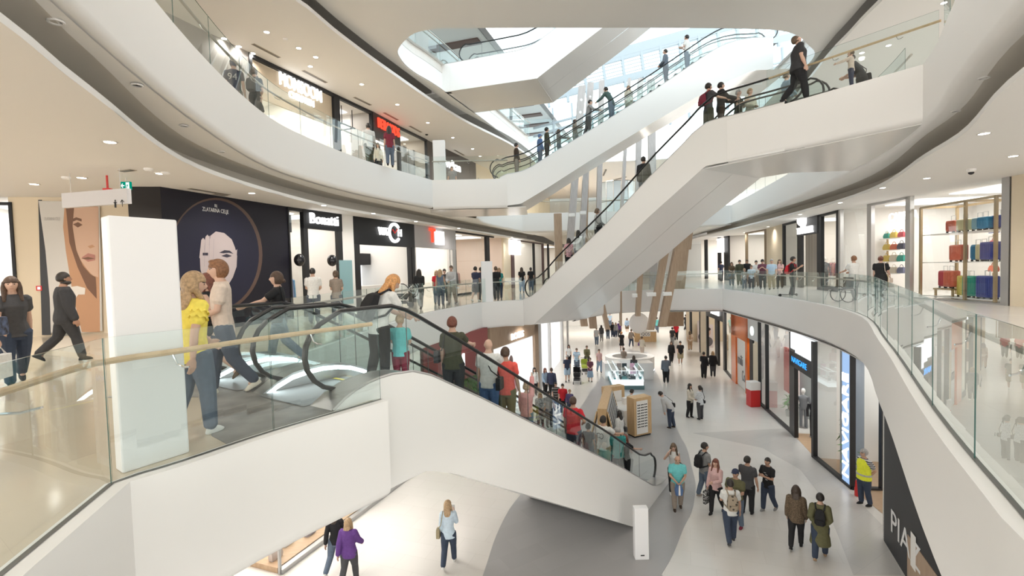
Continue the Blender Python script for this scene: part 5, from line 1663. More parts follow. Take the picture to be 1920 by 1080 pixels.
# wooden kiosk with lettering and white ball
FQK = Fr(U(1190, 641, -6)[:2], U(1231, 641, -6)[:2], -6, out=(6, 15))
t = thing('wooden_kiosk', FQK.P(FQK.L / 2, .5, -6), 'oak kiosk with a white lettered board far back on the ground floor', 'kiosk')
slab(FQK, t, 'body', 0, FQK.L, -6, -5.0, KIOSKOAK, 0, 1.6)
slab(FQK, t, 'white_top', -.05, FQK.L + .05, -5.0, -4.9, SHOPWALL, -.05, 1.65)
slab(FQK, t, 'sign_board', FQK.L * .25, FQK.L * .72, -5.45, -5.02, SHOPWALL, -.06, -.01)
FQK.text('IQOS', t, FQK.L * .485, -5.23, .42, ANTHR, width=FQK.L * .4, w=-.07, extrude=.004)
m = MB(); w = D(1198, 606, 46); m.sphere((w[0], w[1], w[2]), (.95, .3, 1.0), 18, 12)
root = thing('round_sign', (w[0], w[1], -4.9), 'round white disc sign standing on the oak kiosk', 'sign')
m.build('disc', mat('disc_white', (.85, .85, .86), .4), root, sm=True)
MB().tube([(w[0], w[1], -4.9), (w[0], w[1], w[2])], .05, 6).build('post', STEEL, root)

# fire extinguisher beside the guard, balloons, plants, mannequins
w = U(1608, 930, -6)
t = thing('fire_extinguisher', w, 'red fire extinguisher standing beside the guard in the yellow vest', 'fire extinguisher')
MB().lathe(w, [(.02, .002), (.085, .01), (.085, .42), (.06, .5), (.025, .53), (.025, .57)], 12).build('cylinder', RED, t, sm=True)
MB().tube([w + np.array((.02, 0, .56)), w + np.array((-.09, 0, .58)), w + np.array((-.11, 0, .3))], .014, 6).build('hose', RUBBER, t)
MB().box(w + np.array((0, 0, .6)), (.14, .03, .05)).build('handle', BLACK, t)
MB().box(w + np.array((0, -.084, .25)), (.09, .012, .14)).build('paper_label', SHOPWALL, t)
for px, py, lb in ((610, 489, 'black balloon floating in the clothing shop doorway'), (548, 488, 'black balloon half hidden behind the shopfront edge of the clothing shop')):
    w = np.array(FB.P(FB.u(px), -.3, FB.z(px, py)))
    t = thing('balloon', (w[0], w[1], 0), lb, 'balloon')
    MB().sphere(w, (.19, .19, .23), 14, 10).build('skin', mat('black_balloon', (.015, .015, .018), .15), t, sm='all')
    MB().tube([w - np.array((0, 0, .22)), (w[0] + .03, w[1], .9), (w[0], w[1], 0.01)], .004, 4).build('string', STEEL, t)


def plant(p, h, label, spread=.5, pot=(.62, .60, .57), n=46, dark=False):
    t = thing('potted_plant', p, label, 'plant')
    p = np.array(p, float)
    MB().lathe(p, [(.14, .003), (.19, .30), (.17, .30), (.15, .26)], 12).build('pot', mat('plant_pot_%.2f' % pot[0], pot, .5), t, sm=True)
    r_ = random.Random(int(p[0] * 100)); m = MB(); st = MB()
    for k in range(7):
        a = r_.uniform(0, 2 * PI); q = p + np.array((.12 * math.cos(a), .12 * math.sin(a), h * r_.uniform(.6, .95)))
        st.tube([p + np.array((0, 0, .25)), (p + q) / 2 + np.array((0, 0, .1)), q], .012, 4)
    st.build('stem', OAK, t)
    for k in range(n):
        a = r_.uniform(0, 2 * PI); el = r_.uniform(-.4, 1.0); ln = spread * r_.uniform(.5, 1)
        b = p + np.array((0, 0, h * r_.uniform(.38, .85)))
        d = np.array((math.cos(a) * math.cos(el), math.sin(a) * math.cos(el), math.sin(el)))
        s_ = np.array((-math.sin(a), math.cos(a), 0)) * ln * .11
        m.add([b, b + d * ln * .5 + s_, b + d * ln + np.array((0, 0, -ln * .3)), b + d * ln * .5 - s_], [(0, 1, 2, 3)])
    m.build('leaves', LEAF if not dark else mat('olive_leaf', (.10, .16, .07), .6), t)


plant(F3.P(F3.L * .55, .8, -5.99), 1.0, 'low fern in the tall display window beside the suit', .6)
plant(F2_.P(F2_.L * .25, .9, -5.99), 2.3, 'tall leafy plant in a dark pot inside the black portal', .45, (.25, .24, .22))
plant(F1.P(F1.L * .62, .7, -5.99), 2.3, 'slender olive tree in a white pot behind the corner window', .5, n=70, dark=True)
plant(F1b.P(.55, .9, -5.99), 1.25, 'bushy plant in a basket behind the guard', .6, (.30, .22, .14))


def mannequin(p, rz, top, low, label):
    t = thing('mannequin', p, label, 'mannequin')
    p = np.array(p, float); c, s = math.cos(rz), math.sin(rz)
    q = lambda x, y, z: p + np.array((x * c - y * s, x * s + y * c, z))
    rg = lambda rows: [[q(x * math.cos(a), y * math.sin(a), z) for a in np.arange(12) * PI / 6] for x, y, z in rows]
    MB().rings(rg([(.14, .10, .85), (.17, .11, 1.0), (.15, .10, 1.12), (.19, .12, 1.3), (.20, .11, 1.42), (.06, .06, 1.5)])).tube([q(-.2, 0, 1.42), q(-.26, 0, 1.15), q(-.25, .06, .88)], .05, 8).tube([q(.2, 0, 1.42), q(.26, 0, 1.15), q(.25, .06, .88)], .05, 8).build('jacket', top, t, sm=True)
    MB().tube([q(-.09, 0, .95), q(-.1, 0, .5), q(-.1, 0, .04)], [.09, .07, .06], 8).tube([q(.09, 0, .95), q(.1, 0, .5), q(.1, 0, .04)], [.09, .07, .06], 8).build('trousers', low, t, sm=True)
    MB().sphere(q(0, 0, 1.68), (.085, .10, .13), 12, 8).tube([q(0, 0, 1.45), q(0, 0, 1.6)], .05, 8).build('head', SHOPWALL, t, sm='all')
    MB().lathe(p, [(.18, .002), (.18, .015)], 14).build('base', STEEL, t)


SUITG = mat('grey_suit', (.20, .21, .23), .7); SUITB = mat('black_suit', (.03, .032, .04), .7)
mannequin(F3.P(F3.L * .18, .8, -5.99), 2.6, SUITG, SUITG, 'white headed mannequin in a grey suit in the tall display window')
mannequin(F2_.P(F2_.L * .86, .8, -5.99), 2.6, SUITB, SUITB, 'mannequin in a black suit just inside the black portal')
mannequin(FK.P(FK.u(1510), 1.0, 0), 2.4, mat('floral_dark', (.08, .08, .09), .7, noise=.8, scale=30), SUITB, 'mannequin in dark patterned clothes in the black fashion shop doorway')


def rack(F, u0, u1, w, z, label, cols, n, gl):
    t = thing('clothes_rack', F.P((u0 + u1) / 2, w, z), label, 'clothes rack')
    MB().tube([F.P(u0, w, z + 1.45), F.P(u1, w, z + 1.45)], .016, 6).build('rail', STEEL, t)
    for uu in (u0, u1):
        MB().tube([F.P(uu, w, z + .01), F.P(uu, w, z + 1.45)], .016, 6).build('leg', STEEL, t)
    for k in range(n):
        uu = u0 + (u1 - u0) * (k + .5) / n
        c = cols[k % len(cols)]
        m = MB()
        m.rings([[F.P(uu + sx * .035, w + sy * ww, z + zz) for sx, sy in ((-1, -1), (1, -1), (1, 1), (-1, 1))] for zz, ww in ((.62, .24), (1.2, .21), (1.36, .2), (1.42, .05))])
        m.build('hanging_garment', mat('garment_%.2f_%.2f_%.2f' % c, c, .8), label=gl, cat='garment', group=gl)


rack(FB, FB.u(550) , FB.u(575), 1.6, 0, 'clothes rack behind the left window of the clothing shop', [(.06, .07, .16), (.10, .25, .12), (.20, .35, .50), (.55, .6, .1)], 9, 'coloured garment hanging on the rack in the clothing shop')
rack(FB, FB.u(600), FB.u(636), 2.6, 0, 'clothes rack behind the doorway of the clothing shop', [(.15, .35, .60), (.5, .5, .55), (.25, .30, .5)], 10, 'bluish garment hanging behind the clothing shop doorway')
rack(FK, FK.u(1494) , FK.u(1475), 2.5, 0, 'clothes rack in the black fashion shopfront', [(.6, .2, .25), (.65, .5, .4), (.55, .25, .3), (.15, .15, .18)], 12, 'pink or dark garment on the rack of the black fashion shop')
rack(F1, F1.L * .55, F1.L * .95, 2.6, -6, 'rack of dark jackets behind the corner window', [(.03, .035, .06), (.06, .06, .08), (.12, .13, .16)], 10, 'dark jacket hanging behind the menswear corner window')
rack(FG, FG.u(862), FG.u(905), 2.0, 0, 'clothes rack in the wide glazed fashion shop', [(.7, .6, .55), (.15, .13, .13), (.6, .35, .3)], 12, 'garment hanging in the wide glazed fashion shop')
rack(FM, 1.0, 3.6, 1.6, 6, 'clothes rack in the bright children shop', [(.75, .65, .3), (.7, .6, .55)], 10, 'childrens garment hanging in the bright cream shop')

# glass lift far back on the second floor
c = D(1157, 372, 45)
t = thing('glass_lift', (c[0], c[1], 6), 'round glass lift shaft with pale blue panels far behind the diagonal escalator', 'lift')
A = np.linspace(PI, 2 * PI, 9)
for k in range(8):
    m = MB(); q = [(c[0] + 1.75 * math.cos(a), c[1] + 1.75 * math.sin(a)) for a in A[k:k + 2]]
    m.loft([z3(q, 0.02), z3(q, 9.3)]); m.build('curved_panel', mat('frosted_blue', (.58, .68, .76), .25), t)
    MB().tube([(*q[0], 0.02), (*q[0], 9.35)], .03, 4).build('mullion', STEEL, t)
for z in (2.5, 5, 7.5, 9.3):
    MB().tube([(c[0] + 1.77 * math.cos(a), c[1] + 1.77 * math.sin(a), z) for a in A], .03, 4).build('ring_rail', DARKSTEEL, t)

# unlit spots in the coved soffits, white sign boxes on the fins, red and white stand
for px, py, lb in ((105, 42, 'first'), (257, 161, 'second'), (345, 237, 'third'), (415, 285, 'fourth')):
    w = U(px, py, 4.58); m = MB(); m.lathe((w[0], w[1], 4.595), [(.085, 0), (.085, -.02), (.06, -.02), (.06, 0)], 14)
    m.build('soffit_spotlight', WHITE, label='%s unlit round spot in the left coved soffit, counted from the upper left' % lb, cat='spotlight')
for px, py, lb in ((1845, 147, 'upper'), (1792, 209, 'lower')):
    w = U(px, py, 4.58); m = MB(); m.lathe((w[0], w[1], 4.595), [(.085, 0), (.085, -.02), (.06, -.02), (.06, 0)], 14)
    m.build('soffit_spotlight', WHITE, label='%s unlit round spot in the right coved soffit' % lb, cat='spotlight')
for px, py, dep, wd, lb in ((1190, 554, 28.6, .3, 'left of the three on the far bridge'), (1221, 552, 28.2, .55, 'middle of the three on the far bridge'), (1251, 551, 28.0, .5, 'right of the three on the far bridge'), (1072, 403, 32, .42, 'left one on the tall grey fins'), (1093, 399, 32.4, .42, 'right one on the tall grey fins')):
    w = D(px, py, dep); m = MB(); m.box(w, (wd, .16, .22))
    m.build('white_fin_box', WHITE, label='small white box mounted on a fin, ' + lb, cat='box', bevel=.02)
w = U(1415, 762, -6)
t = thing('display_stand', w, 'small white and red stand beside the dark door, right of the orange shopfront', 'stand')
MB().box(w + np.array((-.02, .1, .45)), (.5, .5, .88)).build('red_base', RED, t)
MB().box(w + np.array((-.02, .1, 1.1)), (.52, .52, .42)).build('white_top', SHOPWALL, t)
# ================================================================== people
CL = dict(white=(.72, .72, .70), black=(.022, .022, .024), offblack=(.045, .045, .048), charcoal=(.07, .07, .075), grey=(.26, .26, .26), lightgrey=(.48, .48, .48), navy=(.035, .042, .08), denim=(.12, .155, .21),
          dkdenim=(.045, .06, .095), ltdenim=(.28, .38, .50), blue=(.09, .16, .32), ltblue=(.42, .56, .70), paleblue=(.55, .66, .76), turquoise=(.16, .55, .56), teal=(.04, .26, .25), green=(.10, .22, .08),
          olive=(.13, .125, .065), dkolive=(.075, .075, .05), khaki=(.33, .28, .18), beige=(.66, .555, .475), tan=(.40, .27, .17), taupe=(.30, .25, .21), brown=(.12, .08, .05), dkbrown=(.055, .038, .028), maroon=(.20, .03, .05),
          red=(.60, .03, .045), coral=(.75, .11, .09), pink=(.74, .36, .36), palepink=(.66, .44, .43), purple=(.12, .05, .22), plum=(.16, .06, .09), yellow=(.86, .72, .13), hiviz=(.80, .85, .06), cream=(.68, .62, .52),
          blond=(.40, .27, .15), redblond=(.58, .29, .11), ginger=(.22, .10, .045), auburn=(.16, .05, .03), brunette=(.075, .042, .026), dark=(.022, .017, .014), greyhair=(.36, .35, .34), orange=(.7, .25, .05))
SKINS = [mat('skin_fair', (.60, .385, .29), .5), mat('skin_medium', (.50, .30, .21), .5), mat('skin_tan', (.36, .20, .13), .5)]
EYEM = mat('eye_dark', (.03, .02, .018), .3); LIP = mat('lip_pink', (.42, .20, .165), .45)
BODYQ = []


def cloth(c):
    if isinstance(c, str):
        return mat('fabric_' + c, CL[c], .8, spec=.25, noise=.06, scale=18)
    return c


def stripes(name, a, b, freq, axis='Z'):
    if name in MATS: return MATS[name]
    m = bpy.data.materials.new(name); m.use_nodes = True
    N = m.node_tree.nodes; L = m.node_tree.links; bs = N['Principled BSDF']; bs.inputs['Roughness'].default_value = .8
    tc = N.new('ShaderNodeTexCoord'); w = N.new('ShaderNodeTexWave'); r = N.new('ShaderNodeValToRGB')
    w.bands_direction = axis; w.inputs['Scale'].default_value = freq
    r.color_ramp.interpolation = 'CONSTANT'; r.color_ramp.elements[1].position = .5
    r.color_ramp.elements[0].color = (*a, 1); r.color_ramp.elements[1].color = (*b, 1)
    L.new(tc.outputs['Object'], w.inputs[0]); L.new(w.outputs['Fac'], r.inputs[0]); L.new(r.outputs[0], bs.inputs['Base Color'])
    MATS[name] = m
    return m


def spots(name, a, b, scale=14):
    if name in MATS: return MATS[name]
    m = bpy.data.materials.new(name); m.use_nodes = True
    N = m.node_tree.nodes; L = m.node_tree.links; bs = N['Principled BSDF']; bs.inputs['Roughness'].default_value = .8
    tc = N.new('ShaderNodeTexCoord'); w = N.new('ShaderNodeTexVoronoi'); r = N.new('ShaderNodeValToRGB')
    w.inputs['Scale'].default_value = scale
    r.color_ramp.interpolation = 'CONSTANT'; r.color_ramp.elements[1].position = .38
    r.color_ramp.elements[0].color = (*a, 1); r.color_ramp.elements[1].color = (*b, 1)
    L.new(tc.outputs['Object'], w.inputs['Vector']); L.new(w.outputs['Distance'], r.inputs[0]); L.new(r.outputs[0], bs.inputs['Base Color'])
    MATS[name] = m
    return m


def Rx(a): c, s = math.cos(a), math.sin(a); return np.array([[1, 0, 0], [0, c, -s], [0, s, c]])
def Ry(a): c, s = math.cos(a), math.sin(a); return np.array([[c, 0, s], [0, 1, 0], [-s, 0, c]])
def Rz(a): c, s = math.cos(a), math.sin(a); return np.array([[c, -s, 0], [s, c, 0], [0, 0, 1]])


ARMS = {   # (upper arm forward, out, elbow bend, forearm inward) per arm: right, left
    'down': ((4, 9, 14, 0), (-2, 9, 16, 0)), 'swing': ((26, 8, 24, 5), (-24, 8, 14, 0)), 'swing2': ((-24, 8, 14, 0), (26, 8, 24, 5)),
    'phone': ((22, 10, 108, 18), (0, 9, 16, 0)), 'phone2': ((18, 10, 100, 35), (18, 10, 100, 35)), 'railr': ((48, 22, 30, -10), (0, 9, 16, 0)), 'raill': ((0, 9, 16, 0), (52, 20, 22, -8)),
    'hold': ((20, 8, 82, 40), (20, 8, 82, 40)), 'behind': ((-28, 14, 50, 60), (-28, 14, 50, 60)), 'head': ((40, 45, 140, 10), (5, 10, 60, 40)), 'up': ((150, 12, 10, 0), (5, 8, 15, 0)),
    'push': ((38, 8, 38, 8), (38, 8, 38, 8)), 'point': ((0, 9, 16, 0), (68, 35, 10, 0)), 'bagr': ((2, 12, 10, 0), (20, 8, 70, 30)), 'cross': ((12, 10, 95, 70), (12, 10, 95, 70)), 'hip': ((-18, 36, 78, 50), (0, 10, 12, 0)), 'lap': ((12, 8, 55, 45), (12, 8, 55, 45))}


ARMS.update(down2=((10, 12, 32, 8), (-6, 10, 20, 0)), down3=((-4, 8, 10, 0), (14, 12, 38, 12)), down4=((6, 14, 22, 0), (4, 7, 8, 0)))


class Soup:
    def __init__(s): s.mb = MB()

    def limb(s, pts, rad, k=1.0, n=10, up=(0, 1, 0)):
        P = [np.array(p, float) for p in pts]
        a, b = P[0] - (P[1] - P[0]) / (np.linalg.norm(P[1] - P[0]) + 1e-9) * rad[0] * .6, P[-1] + (P[-1] - P[-2]) / (np.linalg.norm(P[-1] - P[-2]) + 1e-9) * rad[-1] * .6
        P = [a] + P + [b]; R = [rad[0] * .55] + list(rad) + [rad[-1] * .55]
        mb = MB(); mb.tube(P, R, n, up=up)
        s.mb.add(mb.v, mb.f)

    def stack(s, rows, fn, n=14):
        R = [[fn((x * math.cos(a) + ox, y * math.sin(a) + oy, z)) for a in np.arange(n) * 2 * PI / n] for z, x, y, ox, oy in rows]
        s.mb.rings(R)

    def ball(s, c, r, fn=lambda p: p, n=14, m=10, dfn=None):
        q = MB(); q.sphere(c, r, n, m, fn=dfn)
        s.mb.add([fn(np.array(p)) for p in q.v], q.f)


def queue(name, soup, mats, parent, vox, sm=3, zone=None, scale=None, label=None):
    me = bpy.data.meshes.new(name)
    me.from_pydata(soup.mb.v, [], soup.mb.f); me.update()
    o = bpy.data.objects.new(name, me)
    COL.objects.link(o)
    if parent: o.parent = parent
    r = o.modifiers.new('r', 'REMESH'); r.mode = 'VOXEL'; r.voxel_size = vox; r.use_smooth_shade = True
    q = o.modifiers.new('s', 'SMOOTH'); q.factor = .5; q.iterations = sm
    if label: o['label'] = label
    BODYQ.append((o, mats, zone))
    return o


def flush_people():
    dg = bpy.context.evaluated_depsgraph_get(); dg.update()
    new = [bpy.data.meshes.new_from_object(o.evaluated_get(dg)) for o, _, _ in BODYQ]
    for (o, mats, zone), me in zip(BODYQ, new):
        old = o.data
        o.modifiers.clear(); o.data = me
        me.name = o.name
        bpy.data.meshes.remove(old)
        me.materials.clear()
        for m in mats: me.materials.append(m)
        n = len(me.polygons)
        if zone is not None and len(mats) > 1:
            c = np.zeros(n * 3); me.polygons.foreach_get('center', c)
            me.polygons.foreach_set('material_index', zone(c.reshape(-1, 3)).astype(np.int32))
        else:
            me.polygons.foreach_set('material_index', np.zeros(n, np.int32))
        me.polygons.foreach_set('use_smooth', [True] * n)
        me.update()
    BODYQ.clear()


def spot_of(how, px, py, lev, H, s=.9):
    """Place on the floor (or moving stair) from the picture."""
    if how == 'f': return U(px, py, ZF[lev])
    if how == 'h':
        w = U(px, py, ZF[lev] + H); return np.array((w[0], w[1], ZF[lev]))
    fn, top, za, zb = {'d': (dpt, d_top, 0, -6), 'a': (apt, a_top, 6, 12), 'b': (bpt, b_top, 0, 6)}[how]
    best = None
    for t in np.arange(top[0][0], top[-1][0], .04):
        w = fn(t, s); z = min(max(line(top, t) - (.235 if how == 'd' else .02), min(za, zb)), max(za, zb)) + .012
        q = np.array((w[0], w[1], z + H)) - C0; d = q @ FW
        x = CX + FPX * (q @ RT) / d
        if best is None or abs(x - px) < best[0]: best = (abs(x - px), w[0], w[1], z)
    return np.array(best[1:])


def person(label, how, px, py, lev, H, hd, top, bot, hair, arms='down', walk=0, shoe='charcoal', skin=0, wd=1.0, lean=0, look=0, nod=0, s=.9, fem=False, sleeve=None, group=None, sit=False, rs=0):
    """top: (kind, colour), bot: (kind, colour), hair: (style, colour); hd: 0 seen from behind, 90 walking to the right, 180 facing us."""
    p = spot_of(how, px, py, lev, H, s)
    dist = float((p - C0) @ FW)
    vox = .0085 if dist < 9.5 else (.0125 if dist < 17 else (.018 if dist < 30 else .026))
    vox *= max(.75, H / 1.75)
    aw = np.array((p[0], p[1])); aw /= np.linalg.norm(aw); rt = np.array((aw[1], -aw[0]))
    h = math.radians(hd); f = aw * math.cos(h) + rt * math.sin(h)
    yaw = math.atan2(-f[0], f[1])
    k = H
    off = max(.007, vox * .62) / k
    lw = math.sqrt(wd)
    sh = (.108 if not fem else .096) * (1 + (wd - 1) * .6)
    hipw = .052 * lw
    child = H < 1.45
    hs = 1.0 if not child else 1.0 + (1.45 - H) * .55
    # ---- legs
    legs = []
    for sd in (1, -1):
        a = math.radians(walk * sd * (1 if sd > 0 else 1)); 
        b = math.radians(6 + (max(0, -walk * sd)) * 1.25 if walk else 3)
        if sit: a, b = math.radians(80), math.radians(85)
        hip = np.array((sd * hipw, 0, .505)); kn = hip + .232 * np.array((sd * .02, math.sin(a), -math.cos(a))); an = kn + .228 * np.array((0, math.sin(a - b), -math.cos(a - b)))
        legs.append([hip, kn, an, a - b])
    drop = min(l[2][2] for l in legs) - .042
    if sit: drop = .505 - .045 - .23
    for l in legs:
        for i in range(3): l[i] = l[i] - np.array((0, 0, drop))
    hz = .505 - drop
    L = math.radians(lean)
    base = np.array((0, 0, hz - .02))
    def T(q):                                     # torso space -> body space
        q = np.array(q, float) - np.array((0, 0, .485))
        bend = min(max(q[2] / .25, 0), 1)
        return base + Rx(-L * bend) @ q
    neck = np.array((0, .004, .862))
    Hd = Rz(-math.radians(look)) @ Rx(-math.radians(nod))
    def G(q):                                     # head space
        q = np.array(q, float) - np.array((0, 0, .862))
        return T(neck) + Rx(-L * .7) @ (Hd @ (q * hs))
    K = lambda q: np.array(q) * k
    tors = lambda o, hem: [r for r in ((.43, .088 * lw, .062 * lw, 0, -.004), (.48, .094 * wd, .066 * wd, 0, -.006), (.53, .092 * wd, .064 * wd, 0, -.004), (.60, (.082 if not fem else .070) * wd, .056 * wd, 0, 0), (.67, (.090 if not fem else .078) * wd, .060 * wd, 0, .002),
                           (.735, (.100 if not fem else .087) * wd, (.062 if not fem else .066) * wd, 0, .003), (.785, sh * .97, .056 * lw, 0, -.003), (.822, sh * .80, .043 * lw, 0, -.006), (.845, .046, .038, 0, -.004)) if r[0] >= hem]
    grow = lambda rows, o: [(z, x + o, y + o, ox, oy) for z, x, y, ox, oy in rows]
    # ---- body
    B = Soup()
    fnT = lambda q: K(T(q))
    B.stack(tors(0, .43) + [(.875, .031, .033, 0, .004)], fnT)
    B.limb([fnT((0, 0, .84)), K(G((0, .006, .90)))], [.034 * k, .032 * k])
    def jaw(q):
        x, y, z = q
        if z < .930:
            u = min(1, (.930 - z) / .068); x = x * (1 - .30 * u); y = y * (1 - .12 * u) + .012 * u
        return np.array((x, y, z))
    B.ball((0, .004, .930), (.0455, .057, .068), lambda q: K(G(q)), 16, 12, jaw)
    B.limb([K(G((0, .058, .945))), K(G((0, .069, .924))), K(G((0, .062, .915)))], [.006 * k, .0085 * k, .008 * k], n=6)
    for sd in (1, -1):
        B.ball((sd * .0465, -.002, .928), (.006, .012, .019), lambda q: K(G(q)), 8, 6)
    for sd, l in zip((1, -1), legs):
        B.limb([K(l[0] + np.array((0, 0, .01))), K((l[0] * .55 + l[1] * .45)), K(l[1]), K(l[1] * .62 + l[2] * .38 + np.array((0, -.008, 0))), K(l[2])], [.058 * lw * k, .050 * lw * k, .035 * k, .034 * lw * k, .022 * k])
        B.limb([K(l[2]), K(l[2] + np.array((0, .03, -.022)))], [.022 * k, .018 * k], n=8)
    arm = []
    for i, sd in enumerate((1, -1)):
        fu, ab, el, iw = [math.radians(v) for v in ARMS[arms][i]]
        S_ = np.array(T((sd * (sh - .012), -.002, .805)))
        ud = Ry(0) @ (Rx(-L * .6) @ (Ry(-sd * ab) @ (Rx(fu) @ np.array((0, 0, -1.0)))))
        E = S_ + ud * .172
        fd = Rx(-L * .6) @ (Ry(-sd * ab * .5) @ (Rx(fu + el) @ np.array((0, 0, -1.0))))
        fd = fd + np.array((-sd * math.sin(iw), 0, 0)) * .9; fd /= np.linalg.norm(fd)
        Wr = E + fd * .152
        arm.append((S_, E, Wr, fd, sd))
        B.limb([K(S_), K(S_ * .5 + E * .5), K(E), K(E * .6 + Wr * .4), K(Wr)], [.031 * lw * k, .028 * lw * k, .023 * k, .023 * lw * k, .0155 * k])
        # hand: palm, four fingers of unequal length, thumb from the side of the palm
        up = np.array((sd * 1.0, 0, 0)); fwd = np.cross(fd, up); fwd /= np.linalg.norm(fwd) + 1e-9
        if abs(fd[0]) > .8: fwd = np.array((0, .3, .95))
        across = fwd if abs(fd @ np.array((0, 0, -1))) > .5 or True else up
        inn = np.cross(fd, across); inn /= np.linalg.norm(inn); 
        if inn @ np.array((-sd, 0, 0)) < 0: inn = -inn
        pc = Wr + fd * .028
        m_ = MB()
        m_.rings([[K(q + across * x * w_ + inn * y * .010) for x, y in ((-1, -.7), (0, -1), (1, -.7), (1, .7), (0, 1), (-1, .7))] for q, w_ in ((Wr, .014), (pc, .022), (Wr + fd * .055, .023), (Wr + fd * .060, .020))])
        B.mb.add(m_.v, m_.f)
        for j, ln in enumerate((.040, .046, .043, .033)):
            b0 = Wr + fd * .052 + across * (.0175 - .0117 * j)
            B.limb([K(b0), K(b0 + fd * ln * .5 + inn * .004), K(b0 + fd * ln * .9 + inn * .016)], [.0058 * k, .0056 * k, .0046 * k], n=6)
        b0 = Wr + fd * .016 + across * .018
        B.limb([K(b0), K(b0 + fd * .022 + across * .014 + inn * .006), K(b0 + fd * .042 + across * .016 + inn * .012)], [.0072 * k, .0066 * k, .005 * k], n=6)
    eyes = [K(G((sd * .019, .052, .937))) for sd in (1, -1)]; mouth = K(G((0, .058, .896))); brow = [K(G((sd * .020, .054, .949))) for sd in (1, -1)]
    fw_ = Hd @ np.array((0, 1.0, 0)); fw_ = Rx(-L * .7) @ fw_; hr = Hd @ np.array((1.0, 0, 0))
    def zone(c):
        m = np.zeros(len(c), int)
        front = ((c - K(G((0, 0, .93)))) @ fw_) > .03 * k
        for e in eyes:
            m[(np.linalg.norm((c - e) * np.array((1, 1, 1.5)), axis=1) < max(.0062 * k, vox * .72)) & front] = 1
        for e in brow:
            q = c - e; m[(np.abs(q @ hr) < .013 * k) & (np.abs(q[:, 2]) < max(.0028 * k, vox * .4)) & front] = 1
        q = c - mouth
        m[(np.abs(q @ hr) < .013 * k) & (np.abs(q[:, 2]) < max(.0036 * k, vox * .42)) & front & (np.linalg.norm(q, axis=1) < .03 * k)] = 2
        return m
    body = queue('person', B, [SKINS[skin], EYEM, LIP], None, vox, 2, zone)
    body.location = p; body.rotation_euler = (0, 0, yaw)
    tag(body, label, 'person', group)
    # ---- shoes
    for l, sd in zip(legs, (1, -1)):
        Z = Soup(); ft = l[3] * .8
        if l[2][2] < .06: ft = 0
        M = lambda q: K(l[2] + Rx(ft) @ (np.array(q) * hs))
        Z.stack([(-.042, .024, .062, 0, .026), (-.030, .026, .066, 0, .027), (-.012, .023, .050, 0, .018), (.004, .022, .026, 0, .0), (.020, .023, .025, 0, -.002)], M)
        queue('shoe', Z, [cloth(shoe)], body, vox, 1)
    # ---- bottom
    kind, c = bot
    if kind in ('trousers', 'jeans', 'shorts', 'leggings'):
        Z = Soup(); e = .003 if kind == 'leggings' else .006
        Z.stack(grow([r for r in tors(0, .43) if r[0] < .57], off + .002), fnT)
        for l in legs:
            if kind == 'shorts':
                q = l[1] * .88 + l[0] * .12
                Z.limb([K(l[0]), K(q)], [(.060 * lw + off + e) * k, (.050 * lw + off + .01) * k])
            else:
                Z.limb([K(l[0]), K(l[0] * .5 + l[1] * .5), K(l[1]), K(l[1] * .6 + l[2] * .4), K(l[2] + np.array((0, 0, .008)))], [(.058 * lw + off + e) * k, (.052 * lw + off + e) * k, (.038 + off + e) * k, (.035 * lw + off + e) * k, (.026 + off + e * 1.5) * k])
        queue('trousers' if kind != 'shorts' else 'shorts', Z, [cloth(c)], body, vox, 3)
    elif kind == 'skirt':
        Z = Soup()
        Z.stack([(.20, .13, .11, 0, .0), (.32, .122, .10, 0, 0), (.44, .108 * lw, .082 * lw, 0, 0), (.53, .095 * wd, .068 * wd, 0, 0), (.57, .085 * wd, .062 * wd, 0, 0)], lambda q: K(np.array(q) + np.array((0, 0, hz - .505))))
        queue('skirt', Z, [cloth(c)], body, vox, 3)
    # ---- top
    kind, c = top
    hem = {'tee': .455, 'polo': .455, 'long': .455, 'sleeveless': .47, 'jacket': .43, 'shirt': .44, 'coat': .24, 'dress': .27, 'hoodie': .44, 'crop': .53}[kind]
    Z = Soup(); o2 = off + (.006 if kind not in ('jacket', 'coat', 'hoodie') else .014)
    rows = grow(tors(0, max(hem, .43)), o2)
    if kind in ('tee', 'polo', 'shirt', 'long', 'hoodie', 'jacket'):
        rows = [(hem, rows[0][1] + .004, rows[0][2] + .004, 0, -.002)] + [r for r in rows if r[0] > hem + .01]
    if kind in ('coat', 'dress'):
        rows = [(hem, .138 * lw, .128 * lw, 0, -.004), (.35, .126 * lw, .108 * lw, 0, -.002)] + rows
    Z.stack(rows, fnT)
    for S_, E, Wr, fd, sd in arm:
        if kind in ('tee', 'polo', 'dress'):
            q = S_ * .38 + E * .62
            Z.limb([K(S_ * 1.0), K(S_ * .6 + E * .4), K(q)], [(.034 * lw + o2) * k, (.031 * lw + o2) * k, (.030 * lw + o2 + .003) * k])
        elif kind == 'sleeveless':
            Z.limb([K(S_ + np.array((-sd * .03, 0, .0))), K(S_)], [(.034 * lw + off) * k, (.032 * lw + off) * k])
        else:
            q = Wr if sleeve is None else E * (1 - sleeve) + Wr * sleeve
            Z.limb([K(S_), K(S_ * .5 + E * .5), K(E), K(E * .5 + q * .5), K(q)], [(.034 * lw + o2) * k, (.030 * lw + o2) * k, (.027 + o2) * k, (.025 + o2) * k, (.020 + o2) * k])
    nm = {'tee': 'tee_shirt', 'polo': 'polo_shirt', 'long': 'long_sleeve_top', 'sleeveless': 'sleeveless_top', 'crop': 'top'}.get(kind, kind)
    topo = queue(nm, Z, [cloth(c)], body, vox, 3)
    # ---- hair
    st, hc = hair
